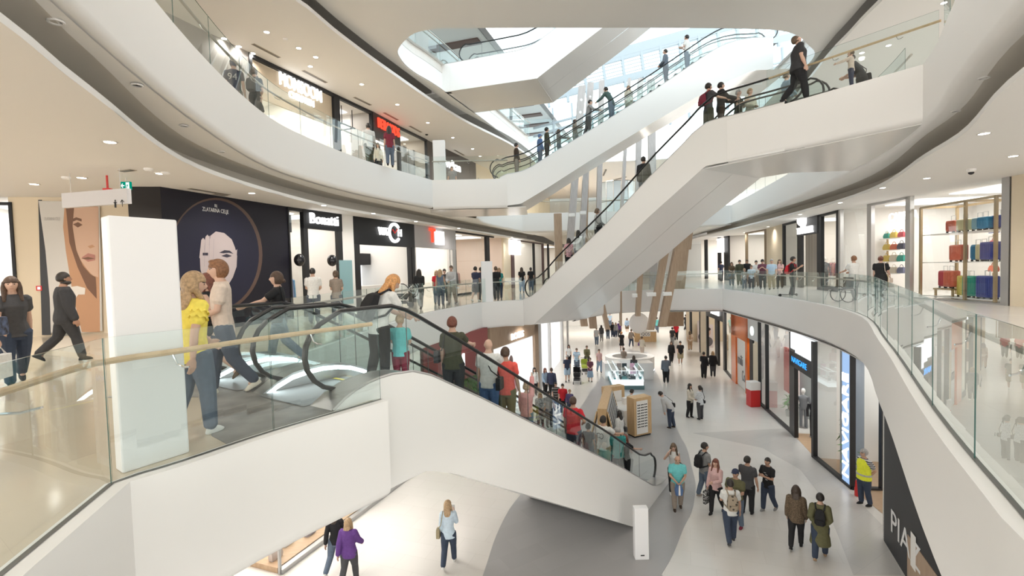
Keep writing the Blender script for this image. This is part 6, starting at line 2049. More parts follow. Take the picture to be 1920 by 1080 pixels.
    if st != 'bald':
        Z = Soup()
        def fringe(q):
            x, y, z = q
            lim = .948 if st != 'full' else .955
            if y > .012 and z < lim:
                u = min(1, (y - .012) / .03) * min(1, (lim - z) / .012)
                return np.array((x * (1 - .45 * u), y * (1 - .55 * u), z))
            if z < .905 and st in ('short', 'bun', 'crew', 'cap'):
                u = min(1, (.905 - z) / .02); return np.array((x * (1 - .5 * u), y * (1 - .4 * u), z + .01 * u))
            return np.array((x, y, z))
        g = .006 if st in ('crew', 'cap') else .010
        Z.ball((0, -.003, .936), (.0465 + g, .058 + g, .068 + g), lambda q: K(G(q)), 18, 12, fringe)
        if st == 'full':
            Z.ball((0, .030, .995), (.036, .028, .014), lambda q: K(G(q)), 10, 6)
        if st in ('long', 'bob', 'verylong'):
            zl = {'long': .775, 'bob': .85, 'verylong': .715}[st]
            n_ = MB()
            R = []
            for z, x, y, d in ((.955, .048, .034, -.028), (.90, .054, .030, -.030), (.855, .056, .024, -.040), ((.855 + zl) / 2, .054, .020, -.056), (zl, .034, .013, -.058)):
                fn = (lambda q: K(G(q))) if z > .87 else (lambda q: K(T(neck)) * 0 + K(G((0, 0, .862))) * 0 + K(T((q[0], q[1] + .0, q[2]))))
                R.append([fn(np.array((x * math.cos(a), d + y * math.sin(a), z))) for a in np.arange(12) * PI / 6])
            n_.rings(R); Z.mb.add(n_.v, n_.f)
            for sd in (1, -1):
                Z.limb([K(G((sd * .046, .008, .955))), K(G((sd * .052, .008, .905))), K(T((sd * .052, .020, .845)))] + ([K(T((sd * .058, .050, .785)))] if st != 'bob' else []), [.015 * k, .020 * k, .020 * k] + ([.013 * k] if st != 'bob' else []), n=8)
        if st == 'pony':
            Z.limb([K(G((0, -.060, .965))), K(G((0, -.092, .94))), K(G((0, -.090, .88))), K(T((0, -.085, .80)))], [.013 * k, .020 * k, .018 * k, .007 * k])
        if st == 'bun':
            Z.ball((0, -.060, .965) if rs == 0 else (0, -.045, 1.010), (.026, .026, .026), lambda q: K(G(q)), 10, 8)
        if st == 'lowbun':
            Z.ball((0, -.066, .905), (.024, .022, .022), lambda q: K(G(q)), 10, 8)
        queue('hair', Z, [mat('hair_' + hc, CL[hc], .5, noise=.25, scale=40)], body, vox, 1)
    if st == 'cap':
        Z = Soup()
        Z.ball((0, -.002, .962), (.056, .067, .050), lambda q: K(G(q)), 14, 8, lambda q: q if q[2] > .955 else np.array((q[0], q[1], .955)))
        Z.stack([(.956, .046, .050, 0, .062), (.961, .046, .050, 0, .060)], lambda q: K(G(q)))
        queue('cap', Z, [cloth(hc if isinstance(hc, str) and hc != 'dark' else 'navy')], body, vox, 1)
    R3 = Rz(yaw)
    PINV[body.name] = (p, R3)
    Wd = lambda q: p + R3 @ np.array(q)
    return dict(o=body, W=Wd, T=lambda q: Wd(K(T(q))), arm=[(Wd(K(a[0])), Wd(K(a[1])), Wd(K(a[2])), R3 @ a[3], a[4]) for a in arm], k=k, R=R3, top=topo, wd=wd, p=p, G=lambda q: Wd(K(G(q))), Gl=lambda q: K(G(q)), sh=sh)


def backpack(P, col, label, big=1.0, text_=None):
    k = P['k']; T = P['T']
    w = np.array(T((0, -.10, .62)))
    t = thing('backpack', w, label, 'backpack')
    m = MB()
    y0 = -.078 * P['wd'] - .012
    rows = []
    for z, x, d in ((.565, .055, .05), (.60, .075, .075), (.70, .078, .075), (.775, .066, .055), (.80, .035, .025)):
        x *= big; d *= big
        rows.append([T((sx * x, y0 - (d if sy else 0), z)) for sx, sy in ((-1, 0), (-1, 1), (-.6, 1), (.6, 1), (1, 1), (1, 0))])
    m.rings(rows)
    mm = cloth(col)
    m.build('bag_body', mm, t, sm=True, bevel=.015)
    m = MB()
    m.rings([[T((sx * .055 * big, y0 - .075 * big - (.02 if sy else 0), z)) for sx, sy in ((-1, 0), (-.9, 1), (.9, 1), (1, 0))] for z in (.585, .665)])
    m.build('front_pocket', mm, t)
    for sd in (1, -1):
        MB().tube([T((sd * .05, y0, .79)), T((sd * .062, -.02, .852)), T((sd * .068, .055, .80)), T((sd * .078, .062, .72)), T((sd * .098 * P['wd'], -.01, .62)), T((sd * .06, y0, .585))], .011 * k, 6).build('strap', mm, t)
    return t


def shoulder_bag(P, col, label, side=1, z=.50, w=.17, h=.14, strap=True, front=0.0, cross=False):
    T = P['T']; k = P['k']
    x0 = side * (.125 * P['wd'] + .03)
    c = np.array(T((x0, front, z)))
    t = thing('handbag', c, label, 'handbag')
    m = MB(); mm = cloth(col)
    m.rings([[c + P['R'] @ np.array((sx * .045, sy * w / 2 * f, dz)) for sx, sy in ((-1, -1), (1, -1), (1.2, 0), (1, 1), (-1, 1), (-1.2, 0))] for dz, f in ((-h / 2, .95), (0, 1.0), (h / 2, .85))])
    m.build('body', mm, t, bevel=.012)
    if strap:
        sx = -side if cross else side
        MB().tube([c + np.array((0, 0, h / 2)), T((side * .10 if not cross else side * .06, -.075 * P['wd'], .66)), T((sx * .07, -.03, .856)), T((sx * .07, .04, .82)), T((side * .06 if cross else side * .10, .078 * P['wd'], .66)), c + np.array((0, 0, h / 2))], .011, 6).build('strap', mm, t)
    return t


def hand_bag(P, i, col, label, w=.28, h=.32, d=.1, name='shopping_bag', drop=.12, txt=None):
    """A bag hanging from a hand."""
    S_, E, Wr, fd, sd = P['arm'][i]
    c = Wr + fd * .06 * P['k'] - np.array((0, 0, drop + h / 2))
    t = thing(name, c, label, 'bag')
    m = MB(); m.box(c, (d, w, h), 0, R=P['R']); m.build('body', cloth(col), t, bevel=.01)
    for s_ in (-.3, .3):
        MB().tube([c + P['R'] @ np.array((0, s_ * w, h / 2)), Wr + fd * .07 * P['k'], c + P['R'] @ np.array((.02, s_ * w, h / 2))], .006, 5).build('handle', cloth(col), t)
    if txt:
        text(txt, 'lettering', t, c - P['R'] @ np.array((-d / 2 - .004, 0, 0)) * 1.0, P['R'] @ np.array((0, 1, 0)), (0, 0, 1), .12, RED, extrude=.002)
    return t


def phone(P, i, label, col='black'):
    S_, E, Wr, fd, sd = P['arm'][i]
    c = Wr + fd * .07 * P['k']
    m = MB(); m.box(c, (.075, .012, .15), 0, R=P['R'])
    return m.build('phone', cloth(col), label=label, cat='phone', bevel=.006)
# ================================================================== who stands where
ZF['g'] = -6.0
def PP(*a, **k): return person(*a, **k)


DJ = cloth('denim')
# ---- near the escalator landing, first floor
p = PP('woman with long dark hair and ripped dark jeans walking towards us at the left edge', 'f', 34, 722, 1, 1.70, 172, ('tee', 'charcoal'), ('jeans', 'dkdenim'), ('verylong', 'brunette'), 'swing', 14, 'black', 0, 1.05, fem=True, look=8)
m = MB(); a = p['arm'][1]; m.tube([a[2] - a[3] * .02, a[2] + a[3] * .012], .032, 8); m.build('wristwatch', SHOPWALL, label='white wristwatch on the arm of the woman at the left edge', cat='watch')
p = PP('person in white top cut by the left picture edge, seen from behind', 'f', -42, 748, 1, 1.66, 30, ('tee', 'white'), ('jeans', 'black'), ('long', 'brunette'), 'bagr', 0, 'white', 0, 1.0, fem=True)
shoulder_bag(p, mat('plaid_navy', (.05, .07, .13), .5, noise=.9, scale=14), 'dark plaid shoulder bag of the person cut by the left edge', 1, .60, .36, .26, strap=True)
hand_bag(p, 0, 'white', 'white shopping bag low at the left edge behind the glass', .30, .34)
p = PP('bearded man in a black suit walking right past the hanging banner', 'f', 128, 677, 1, 1.80, 82, ('jacket', 'offblack'), ('trousers', 'offblack'), ('crew', 'dark'), 'down', 17, 'black', 2, 1.22)
Z = Soup()
Z.ball((0, .016, .888), (.0445, .050, .028), p['Gl'], 12, 8); queue('beard', Z, [mat('hair_dark', CL['dark'], .5)], p['o'], .012, 1)
hand_bag(p, 1, 'white', 'white gift bag with red lettering carried by the man in the black suit', .30, .26, .08, 'gift_bag', .0, 'JYA')
p = PP('woman in a frilly yellow top and jeans beside the white totem', 'f', 372, 815, 1, 1.66, 52, ('tee', 'yellow'), ('jeans', 'denim'), ('long', 'blond'), 'swing2', 8, 'white', 0, .98, fem=True, look=35, nod=12)
for S_, E, Wr, fd, sd in p['arm']:
    for f_, r_ in ((.30, .082), (.52, .088)):
        c = S_ * (1 - f_) + E * f_; ax = (E - S_) / np.linalg.norm(E - S_); n1 = np.cross(ax, (0, 1, .3)); n1 /= np.linalg.norm(n1); n2 = np.cross(ax, n1)
        A = np.arange(40) * 2 * PI / 40
        MB().rings([[c - ax * .05 + (n1 * math.cos(a) + n2 * math.sin(a)) * (r_ - .025) for a in A], [c + (n1 * math.cos(a) + n2 * math.sin(a)) * r_ * (1 + .10 * math.sin(8 * a)) + ax * .012 * math.cos(8 * a) for a in A]], caps=False).build('sleeve_frill', cloth('yellow'), p['o'], sm=True)
p = PP('young man in a beige tee with a dark jacket tied round his hips, walking left', 'f', 424, 738, 1, 1.84, -92, ('tee', 'beige'), ('jeans', 'dkdenim'), ('full', 'ginger'), 'lap', 13, 'cream', 0, 1.0, nod=4)
t_ = p
m = MB(); c = p['T']((0, .10, .50)); m.sphere(c, (.12, .14, .10), 12, 8); m.build('folded_jacket', cloth('black'), label='black folded jacket held at the waist by the man in the beige tee', cat='jacket')
p = PP('woman with long auburn hair and black top walking behind the man in beige', 'f', 398, 716, 1, 1.68, -70, ('sleeveless', 'black'), ('skirt', 'black'), ('verylong', 'auburn'), 'swing', 18, 'brown', 0, 1.0, fem=True)
p = PP('woman in a black tee with tied back dark hair, stepping off the far escalator', 'f', 527, 684, 1, 1.68, -84, ('tee', 'black'), ('jeans', 'denim'), ('lowbun', 'brunette'), 'raill', 16, 'grey', 0, .98, fem=True)
shoulder_bag(p, 'black', 'small black bag at the side of the woman stepping off the escalator', -1, .52)
p = PP('woman with long copper hair and white tee bending over at the head of the escalator', 'd', 706, 0, 0, 1.72, 62, ('tee', 'white'), ('trousers', 'black'), ('long', 'redblond'), 'push', 4, 'black', 0, 1.08, lean=16, nod=25, look=15, fem=True, s=1.0)
backpack(p, 'black', 'black rucksack slung on the woman with copper hair', 1.1)
p = PP('small boy in a turquoise tee and maroon trousers on the escalator', 'd', 748, 0, 0, 1.16, 22, ('tee', 'turquoise'), ('trousers', 'maroon'), ('crew', 'blond'), 'lap', 0, 'grey', 0, 1.1, nod=14, s=.85)
p = PP('person with short dark red hair and olive black top, arm along the handrail', 'd', 846, 0, 0, 1.68, 14, ('tee', 'dkolive'), ('trousers', 'offblack'), ('short', 'auburn'), 'railr', 0, 'black', 0, 1.12, s=.85, fem=True)
shoulder_bag(p, 'charcoal', 'dark shoulder bag hanging at the left of the rider in the olive black top', -1, .58, .24, .2)
p = PP('balding man in a white tee with striped sleeve and black cross body bag', 'd', 914, 0, 0, 1.80, 22, ('tee', 'white'), ('jeans', 'blue'), ('bald', 'tan'), 'railr', 0, 'grey', 0, 1.08, s=1.0)
shoulder_bag(p, 'black', 'flat black bag on the hip of the man in white with the striped sleeve', 1, .53, .26, .24, cross=True, front=-.10)
m = MB()
S_, E, Wr, fd, sd = p['arm'][0]; q = (S_ * .45 + E * .55); m.tube([q, q + (E - S_) * .05], .078, 10); m.build('sleeve_stripe', cloth('black'), p['o'])
p = PP('dark haired man in a coral tee and olive trousers on the escalator', 'd', 948, 0, 0, 1.74, 20, ('tee', 'coral'), ('trousers', 'olive'), ('short', 'brunette'), 'down', 0, 'brown', 1, 1.1, s=.75)
p = PP('little girl in a pink hoodie with a hair knot, one arm raised', 'd', 986, 0, 0, 1.25, 25, ('hoodie', 'pink'), ('jeans', 'blue'), ('bun', 'blond'), 'up', 0, 'white', 0, 1.0, s=.75, rs=1)
p = PP('man in a red polo shirt with hand on hip, halfway down the escalator', 'd', 1074, 0, 0, 1.78, 25, ('polo', 'red'), ('jeans', 'dkdenim'), ('short', 'brunette'), 'hip', 0, 'black', 1, 1.18, s=1.0)
p = PP('dark haired child behind the glass below the man in red', 'd', 1103, 0, 0, 1.2, 20, ('tee', 'charcoal'), ('jeans', 'dkdenim'), ('short', 'dark'), 'down', 0, 'black', 1, 1.0, s=.8)
p = PP('man in a white tee with a map outline on the back and khaki trousers', 'd', 1131, 0, 0, 1.82, 30, ('tee', 'white'), ('trousers', 'khaki'), ('short', 'dark'), 'railr', 0, 'white', 1, 1.15, s=.95)
out = [(-.5, .35), (-.15, .45), (.1, .3), (.25, .5), (.55, .2), (.5, -.2), (.2, -.45), (-.05, -.25), (-.45, -.3)]
m = MB(); m.tube([p['T']((x * .11, -.082 * p['wd'] - .016, .70 + y * .10)) for x, y in out + out[:1]], .010, 4); m.build('map_print', cloth('charcoal'), p['o'])
p = PP('older man in a teal polo near the bottom of the escalator, looking left', 'd', 1157, 0, 0, 1.70, -20, ('polo', 'teal'), ('trousers', 'black'), ('crew', 'greyhair'), 'lap', 0, 'black', 1, 1.2, look=-40, s=.75)
p = PP('dark red haired woman at the lower handrail end of the escalator', 'd', 1172, 0, 0, 1.64, 40, ('tee', 'black'), ('trousers', 'black'), ('long', 'auburn'), 'railr', 0, 'black', 0, 1.0, fem=True, s=1.3)

# ---- ground floor, in front
p = PP('short haired blond woman in a purple jacket at the bottom left', 'f', 657, 1094, 'g', 1.64, 30, ('jacket', 'purple'), ('trousers', 'charcoal'), ('bob', 'blond'), 'swing', 12, 'black', 0, 1.12, fem=True)
p = PP('woman in a black top and jeans half hidden behind the purple jacket', 'f', 632, 1070, 'g', 1.68, 25, ('long', 'black'), ('jeans', 'denim'), ('long', 'dkbrown'), 'swing', 20, 'white', 0, .95, fem=True)
p = PP('blond woman in a light blue shirt holding a phone, walking alone on the pale floor', 'f', 843, 1058, 'g', 1.70, 12, ('shirt', 'paleblue'), ('jeans', 'dkdenim'), ('long', 'blond'), 'phone', 14, 'white', 0, 1.0, fem=True, look=25)
phone(p, 0, 'white phone held up by the woman in the light blue shirt', 'white')
shoulder_bag(p, 'khaki', 'beige shoulder bag of the woman in the light blue shirt', -1, .50, .22, .22)
p = PP('bald man in a turquoise polo and grey trousers holding a blue bag', 'f', 1271, 956, 'g', 1.73, 172, ('polo', 'turquoise'), ('trousers', 'taupe'), ('bald', 'dark'), 'lap', 6, 'dkbrown', 1, 1.15, nod=15)
c = (p['arm'][0][2] + p['arm'][1][2]) / 2
t = thing('plastic_bag', c, 'blue and white bag held in front by the man in the turquoise polo', 'bag')
MB().rings([[c + np.array((x * w_, y * .05, z)) for x, y in ((-1, -1), (1, -1), (1, 1), (-1, 1))] for z, w_ in ((-.42, .09), (-.25, .12), (-.05, .05))]).build('body', cloth('blue'), t)
MB().rings([[c + np.array((x * w_, -.055 + y * .006, z)) for x, y in ((-1, -1), (1, -1), (1, 1), (-1, 1))] for z, w_ in ((-.40, .03), (-.1, .02))]).build('white_stripe', SHOPWALL, t)
p = PP('woman with long brown hair and white top holding a hand to her head', 'f', 1264, 925, 'g', 1.70, 178, ('sleeveless', 'white'), ('trousers', 'black'), ('verylong', 'brown'), 'head', 6, 'white', 0, .95, fem=True, nod=8)
shoulder_bag(p, 'black', 'black bag behind the man in the turquoise polo, carried by the woman in white', -1, .55)
p = PP('man in a grey polo with a black backpack looking right', 'f', 1322, 932, 'g', 1.80, 55, ('polo', 'grey'), ('jeans', 'denim'), ('short', 'dark'), 'down', 6, 'taupe', 1, 1.05, look=30)
backpack(p, 'black', 'black backpack on the man in the grey polo')
p = PP('woman with dark red hair and a pink sweater walking with a spotted bag', 'f', 1343, 963, 'g', 1.70, 205, ('long', 'palepink'), ('leggings', 'black'), ('verylong', 'auburn'), 'bagr', 12, 'black', 0, 1.0, fem=True)
hand_bag(p, 0, spots('spotted_paper', (.75, .75, .74), (.03, .03, .03), 26), 'white paper bag with black spots beside the pink sweater', .36, .40, .1, 'paper_bag', .02)
p = PP('man in a blue camouflage cap behind the one with the camouflage backpack', 'f', 1380, 992, 'g', 1.74, -160, ('tee', 'olive'), ('jeans', 'denim'), ('cap', 'navy'), 'hold', 4, 'maroon', 1, 1.15)
p = PP('man in a white tee with a camouflage backpack seen from behind', 'f', 1370, 1016, 'g', 1.74, -15, ('tee', 'white'), ('jeans', 'dkdenim'), ('short', 'dark'), 'bagr', 10, 'charcoal', 1, 1.05)
backpack(p, spots('camo', (.05, .04, .03), (.33, .27, .20), 12), 'brown camouflage backpack on the man in the white tee')
p = PP('young man in a dark grey tee standing in the middle of the group', 'f', 1402, 962, 'g', 1.75, 20, ('tee', 'charcoal'), ('trousers', 'black'), ('short', 'dark'), 'bagr', 4, 'black', 1, 1.12, look=20)
p = PP('boy in a black printed tee and jeans eating, right end of the group', 'f', 1440, 958, 'g', 1.66, 215, ('tee', 'black'), ('jeans', 'dkdenim'), ('crew', 'dark'), 'phone2', 10, 'grey', 1, 1.0)
m = MB()
for k in range(5): m.box(p['T']((-.03 + .03 * (k % 3), .082, .62 + .03 * k)), (.07, .006, .02), 0, R=p['R'])
m.build('shirt_print', cloth('lightgrey'), p['o'])
p = PP('woman with dark hair and a brown jacket walking away at the lower right', 'f', 1493, 1026, 'g', 1.68, 5, ('jacket', mat('brown_leopard', (.115, .08, .05), .8, noise=.45, scale=40)), ('leggings', 'black'), ('long', 'dkbrown'), 'down', 12, 'black', 0, 1.05, fem=True)
p = PP('woman with dark cropped hair in a long olive coat, hands behind her back', 'f', 1538, 1046, 'g', 1.70, 2, ('coat', 'olive'), ('trousers', 'dkdenim'), ('short', 'dark'), 'behind', 16, 'tan', 0, 1.05, fem=True, sleeve=.6)
backpack(p, 'black', 'small black backpack on the woman in the long olive coat', .85)
p = PP('grey haired guard in a yellow vest over a striped shirt standing by the lit sign', 'f', 1620, 947, 'g', 1.76, -130, ('tee', stripes('guard_stripe', (.03, .03, .05), (.55, .55, .55), 5.5)), ('jeans', 'dkdenim'), ('short', 'greyhair'), 'behind', 3, 'black', 1, 1.15)
Z = Soup()
T0 = lambda z, x, y: [np.array((x * math.cos(a), y * math.sin(a), z)) * 1.76 for a in np.arange(14) * 2 * PI / 14]
Z.mb.rings([T0(.47, .130, .102), T0(.55, .126, .098), T0(.64, .118, .092), T0(.735, .132, .094), T0(.79, .118, .080), T0(.83, .070, .055)])
v = queue('safety_vest', Z, [cloth('hiviz')], p['o'], .016, 2)
Z = Soup(); Z.mb.rings([T0(.545, .136, .108), T0(.575, .135, .106)]); queue('reflective_band', Z, [cloth('lightgrey')], v, .014, 0)

# ---- ground floor, crowd left of the kiosks
GC = [
    ('woman in black with a white cardigan left of the crowd below the escalator', 1003, 742, 1.70, 165, ('long', 'white'), ('leggings', 'black'), ('long', 'dark'), 'down', 1),
    ('woman in a denim jacket beside the man in dark navy', 1023, 742, 1.66, 150, ('jacket', 'ltdenim'), ('leggings', 'black'), ('long', 'auburn'), 'down', 1),
    ('man in dark navy with his back to us in the crowd', 1035, 745, 1.74, 10, ('long', 'navy'), ('trousers', 'black'), ('short', 'brunette'), 'down', 0),
    ('boy in a grey and black tee left of the boy in red', 1043, 770, 1.52, 170, ('tee', stripes('grey_black', (.03, .03, .03), (.25, .25, .25), 2.2)), ('trousers', 'black'), ('short', 'dark'), 'down', 0),
    ('boy in a bright red tee facing us in the crowd', 1056, 776, 1.58, 180, ('tee', 'red'), ('trousers', 'black'), ('short', 'dark'), 'down', 0),
    ('small boy in a purple jumper right of the boy in red', 1069, 778, 1.32, 190, ('long', mat('violet_knit', (.10, .08, .20), .8)), ('trousers', 'dkdenim'), ('short', 'blond'), 'down', 0),
    ('woman in a grey patterned coat behind the escalator glass', 1014, 800, 1.66, 170, ('coat', mat('patterned_grey', (.26, .27, .27), .8, noise=.7, scale=25)), ('leggings', 'black'), ('long', 'blond'), 'lap', 1),
    ('man in a grey tee just behind the escalator handrail', 1030, 800, 1.72, 160, ('tee', 'grey'), ('trousers', 'dkdenim'), ('short', 'dark'), 'down', 0),
    ('man in a navy polo and light blue shorts walking towards us', 1064, 716, 1.78, 178, ('polo', 'navy'), ('shorts', 'ltblue'), ('short', 'greyhair'), 'swing', 0),
    ('woman in a white printed top and black trousers near the lit shopfront', 1067, 686, 1.66, 175, ('tee', 'white'), ('trousers', 'black'), ('long', 'dkbrown'), 'down', 1),
    ('man in a blue and white striped polo pushing the black stroller', 1082, 698, 1.76, 180, ('polo', stripes('blue_white', (.08, .25, .42), (.6, .66, .7), 2.8)), ('jeans', 'denim'), ('crew', 'brunette'), 'push', 0),
    ('woman in an olive top pushing a yellow green stroller', 1101, 690, 1.70, 178, ('long', 'olive'), ('leggings', 'black'), ('bun', 'brown'), 'push', 1),
    ('woman in a purple top and long pale denim skirt', 1107, 716, 1.62, 180, ('tee', 'plum'), ('skirt', 'ltdenim'), ('bun', 'brown'), 'lap', 1),
    ('woman in a pale pink top and jeans strolling towards us', 1124, 698, 1.68, 172, ('tee', 'palepink'), ('jeans', 'ltdenim'), ('bun', 'brunette'), 'down', 1),
    ('man in a pale grey tee and jeans walking away far left', 1119, 647, 1.75, 0, ('tee', 'lightgrey'), ('jeans', 'denim'), ('crew', 'brown'), 'down', 0),
    ('man in a dark tee whose head is hidden by a leaning fin', 1140, 636, 1.75, 0, ('tee', 'offblack'), ('jeans', 'denim'), ('short', 'dark'), 'down', 0),
    ('woman in black left of the couple near the fins', 1149, 633, 1.66, 180, ('long', 'black'), ('jeans', 'dkdenim'), ('long', 'dark'), 'down', 1),
    ('woman in grey beside the one in black near the fins', 1155, 633, 1.62, 180, ('long', 'grey'), ('jeans', 'dkdenim'), ('long', 'brown'), 'down', 1),
    ('man in dark violet walking far back between the fins', 1162, 632, 1.75, 10, ('tee', 'purple'), ('trousers', 'charcoal'), ('short', 'dark'), 'down', 0),
    ('woman in a short black dress with bare legs', 1166, 657, 1.70, 5, ('dress', 'black'), ('none', 'black'), ('short', 'redblond'), 'swing', 1),
    ('woman in a taupe top and dark jeans walking away with a bag', 1184, 650, 1.66, 15, ('long', 'taupe'), ('leggings', 'dkdenim'), ('short', 'brown'), 'swing', 1),
    ('woman in beige with a purple bag behind the oval counter', 1204, 668, 1.68, 20, ('long', 'cream'), ('leggings', 'beige'), ('bun', 'brown'), 'down', 1),
    ('woman in grey standing inside the oval white counter', 1170, 694, 1.66, 10, ('tee', 'taupe'), ('skirt', 'charcoal'), ('bun', 'brunette'), 'lap', 1),
    ('dark haired woman attending at the jewellery kiosk', 1189, 712, 1.62, 0, ('long', 'charcoal'), ('trousers', 'black'), ('long', 'dkbrown'), 'lap', 1),
    ('man in a dark top walking before the red tee far right', 1261, 648, 1.74, 10, ('tee', 'offblack'), ('jeans', 'grey'), ('short', 'dark'), 'down', 0),
    ('person in a red tee far back on the right side', 1268, 638, 1.74, 170, ('tee', 'red'), ('trousers', 'black'), ('short', 'dark'), 'down', 0),
    ('man all in black striding far back beside the posters', 1286, 619, 1.80, 60, ('tee', 'black'), ('trousers', 'black'), ('short', 'dark'), 'swing', 0),
    ('woman in tan trousers with a tan backpack walking away', 1294, 656, 1.70, 0, ('tee', 'beige'), ('trousers', 'tan'), ('long', 'brown'), 'down', 1),
    ('woman in a black jacket walking with the man in beige shorts', 1259, 681, 1.70, 178, ('jacket', 'black'), ('trousers', 'black'), ('long', 'brunette'), 'down', 1),
    ('man in a black tee and beige shorts walking towards us', 1276, 684, 1.80, 178, ('tee', 'black'), ('shorts', 'khaki'), ('short', 'dark'), 'swing', 0),
    ('man in a slate shirt and black trousers standing alone', 1249, 718, 1.76, 8, ('shirt', mat('slate_cotton', (.13, .16, .20), .8)), ('trousers', 'black'), ('short', 'dark'), 'phone', 0),
    ('man in black carrying a jacket, left of the pair before the dark doorway', 1320, 709, 1.76, 5, ('long', 'black'), ('trousers', 'black'), ('short', 'dark'), 'bagr', 0),
    ('woman in a black jacket with fair hair, right of the pair before the dark doorway', 1337, 707, 1.74, 0, ('jacket', 'black'), ('leggings', 'charcoal'), ('bob', 'blond'), 'down', 1),
    ('woman in a beige blouse chatting on the open floor', 1294, 783, 1.70, 130, ('long', 'cream'), ('leggings', 'black'), ('verylong', 'dark'), 'lap', 1),
    ('woman in a white patterned shirt with ponytail facing the beige blouse', 1313, 786, 1.66, -60, ('shirt', mat('white_floral', (.58, .60, .62), .8, noise=.3, scale=40)), ('jeans', 'charcoal'), ('pony', 'dark'), 'lap', 1),
    ('kiosk assistant in a white tee leaning over the white counter', 1178, 795, 1.70, 65, ('tee', 'white'), ('jeans', 'dkdenim'), ('short', 'dark'), 'push', 0),
    ('man in a pale blue shirt bending down to look at the kiosk', 1258, 802, 1.80, -75, ('shirt', 'lightgrey'), ('jeans', 'dkdenim'), ('short', 'dark'), 'down', 0),
    ('woman in a white blouse passing the end of the left kiosk', 1163, 846, 1.68, -50, ('long', 'white'), ('leggings', 'black'), ('long', 'dark'), 'down', 1),
    ('dark haired woman far back left with a bag, near the white lit shopfront', 1128, 640, 1.66, 5, ('long', 'charcoal'), ('leggings', 'grey'), ('long', 'dark'), 'down', 1),
    ('man in a yellow vest far back by the orange wall', 1117, 607, 1.76, 180, ('jacket', 'black'), ('trousers', 'black'), ('short', 'brown'), 'down', 0),
    ('person in pale blue far back between two fins', 1144, 613, 1.70, 180, ('tee', 'ltblue'), ('jeans', 'denim'), ('short', 'brown'), 'down', 0),
    ('man in a teal shirt behind the oak kiosk', 1232, 624, 1.75, 0, ('tee', 'turquoise'), ('jeans', 'denim'), ('short', 'dark'), 'down', 0),
    ('man in a white shirt serving behind the oak kiosk', 1211, 640, 1.74, -100, ('shirt', 'white'), ('trousers', 'black'), ('short', 'dark'), 'lap', 0),
    ('woman in shorts and a denim shirt between the far fins', 1176, 624, 1.68, 190, ('shirt', 'ltdenim'), ('shorts', 'brown'), ('long', 'dkbrown'), 'down', 1),
    ('couple member in black at the far back left of the oak kiosk', 1180, 604, 1.74, 180, ('long', 'black'), ('trousers', 'black'), ('short', 'dark'), 'down', 0),
]
CROWD = {}
rg = random.Random(11)
for lb, x, y, H, hd, top, bot, hair, arms, fem in GC:
    wk = rg.choice((6, 10, 14, -10)) if ('walking' in lb or 'strolling' in lb or 'striding' in lb) else rg.choice((0, 3, -3))
    arms = rg.choice(('down', 'down2', 'down3', 'down4')) if arms == 'down' else arms
    CROWD[lb[:26]] = PP(lb, 'f', x, y, 'g', H, hd + rg.uniform(-9, 9), top, bot, hair, arms, wk, rg.choice(('black', 'charcoal', 'white', 'dkbrown')), rg.choice((0, 0, 1)), rg.uniform(.95, 1.12), fem=bool(fem),
                        lean=34 if 'bending' in lb else (18 if 'leaning over' in lb else 0), nod=20 if 'bending' in lb else 0)
cw = lambda s: [v for k, v in CROWD.items() if s.startswith(k) or k.startswith(s)][0]
backpack(cw('woman in tan trousers with'), 'tan', 'tan backpack on the woman in tan trousers', .8)
shoulder_bag(cw('woman in a white patterned'), 'black', 'black bag of the woman with ponytail in the white patterned shirt', 1, .5)
shoulder_bag(cw('woman in a white blouse'), 'charcoal', 'dark grey bag of the woman in the white blouse', 1, .52, .28, .2)
shoulder_bag(cw('woman in beige with a'), 'purple', 'purple bag of the woman behind the oval counter', -1, .6, .26, .26)
shoulder_bag(cw('man in a pale blue shirt'), 'black', 'black waist bag of the man bending down by the kiosk', 1, .56, .24, .2)

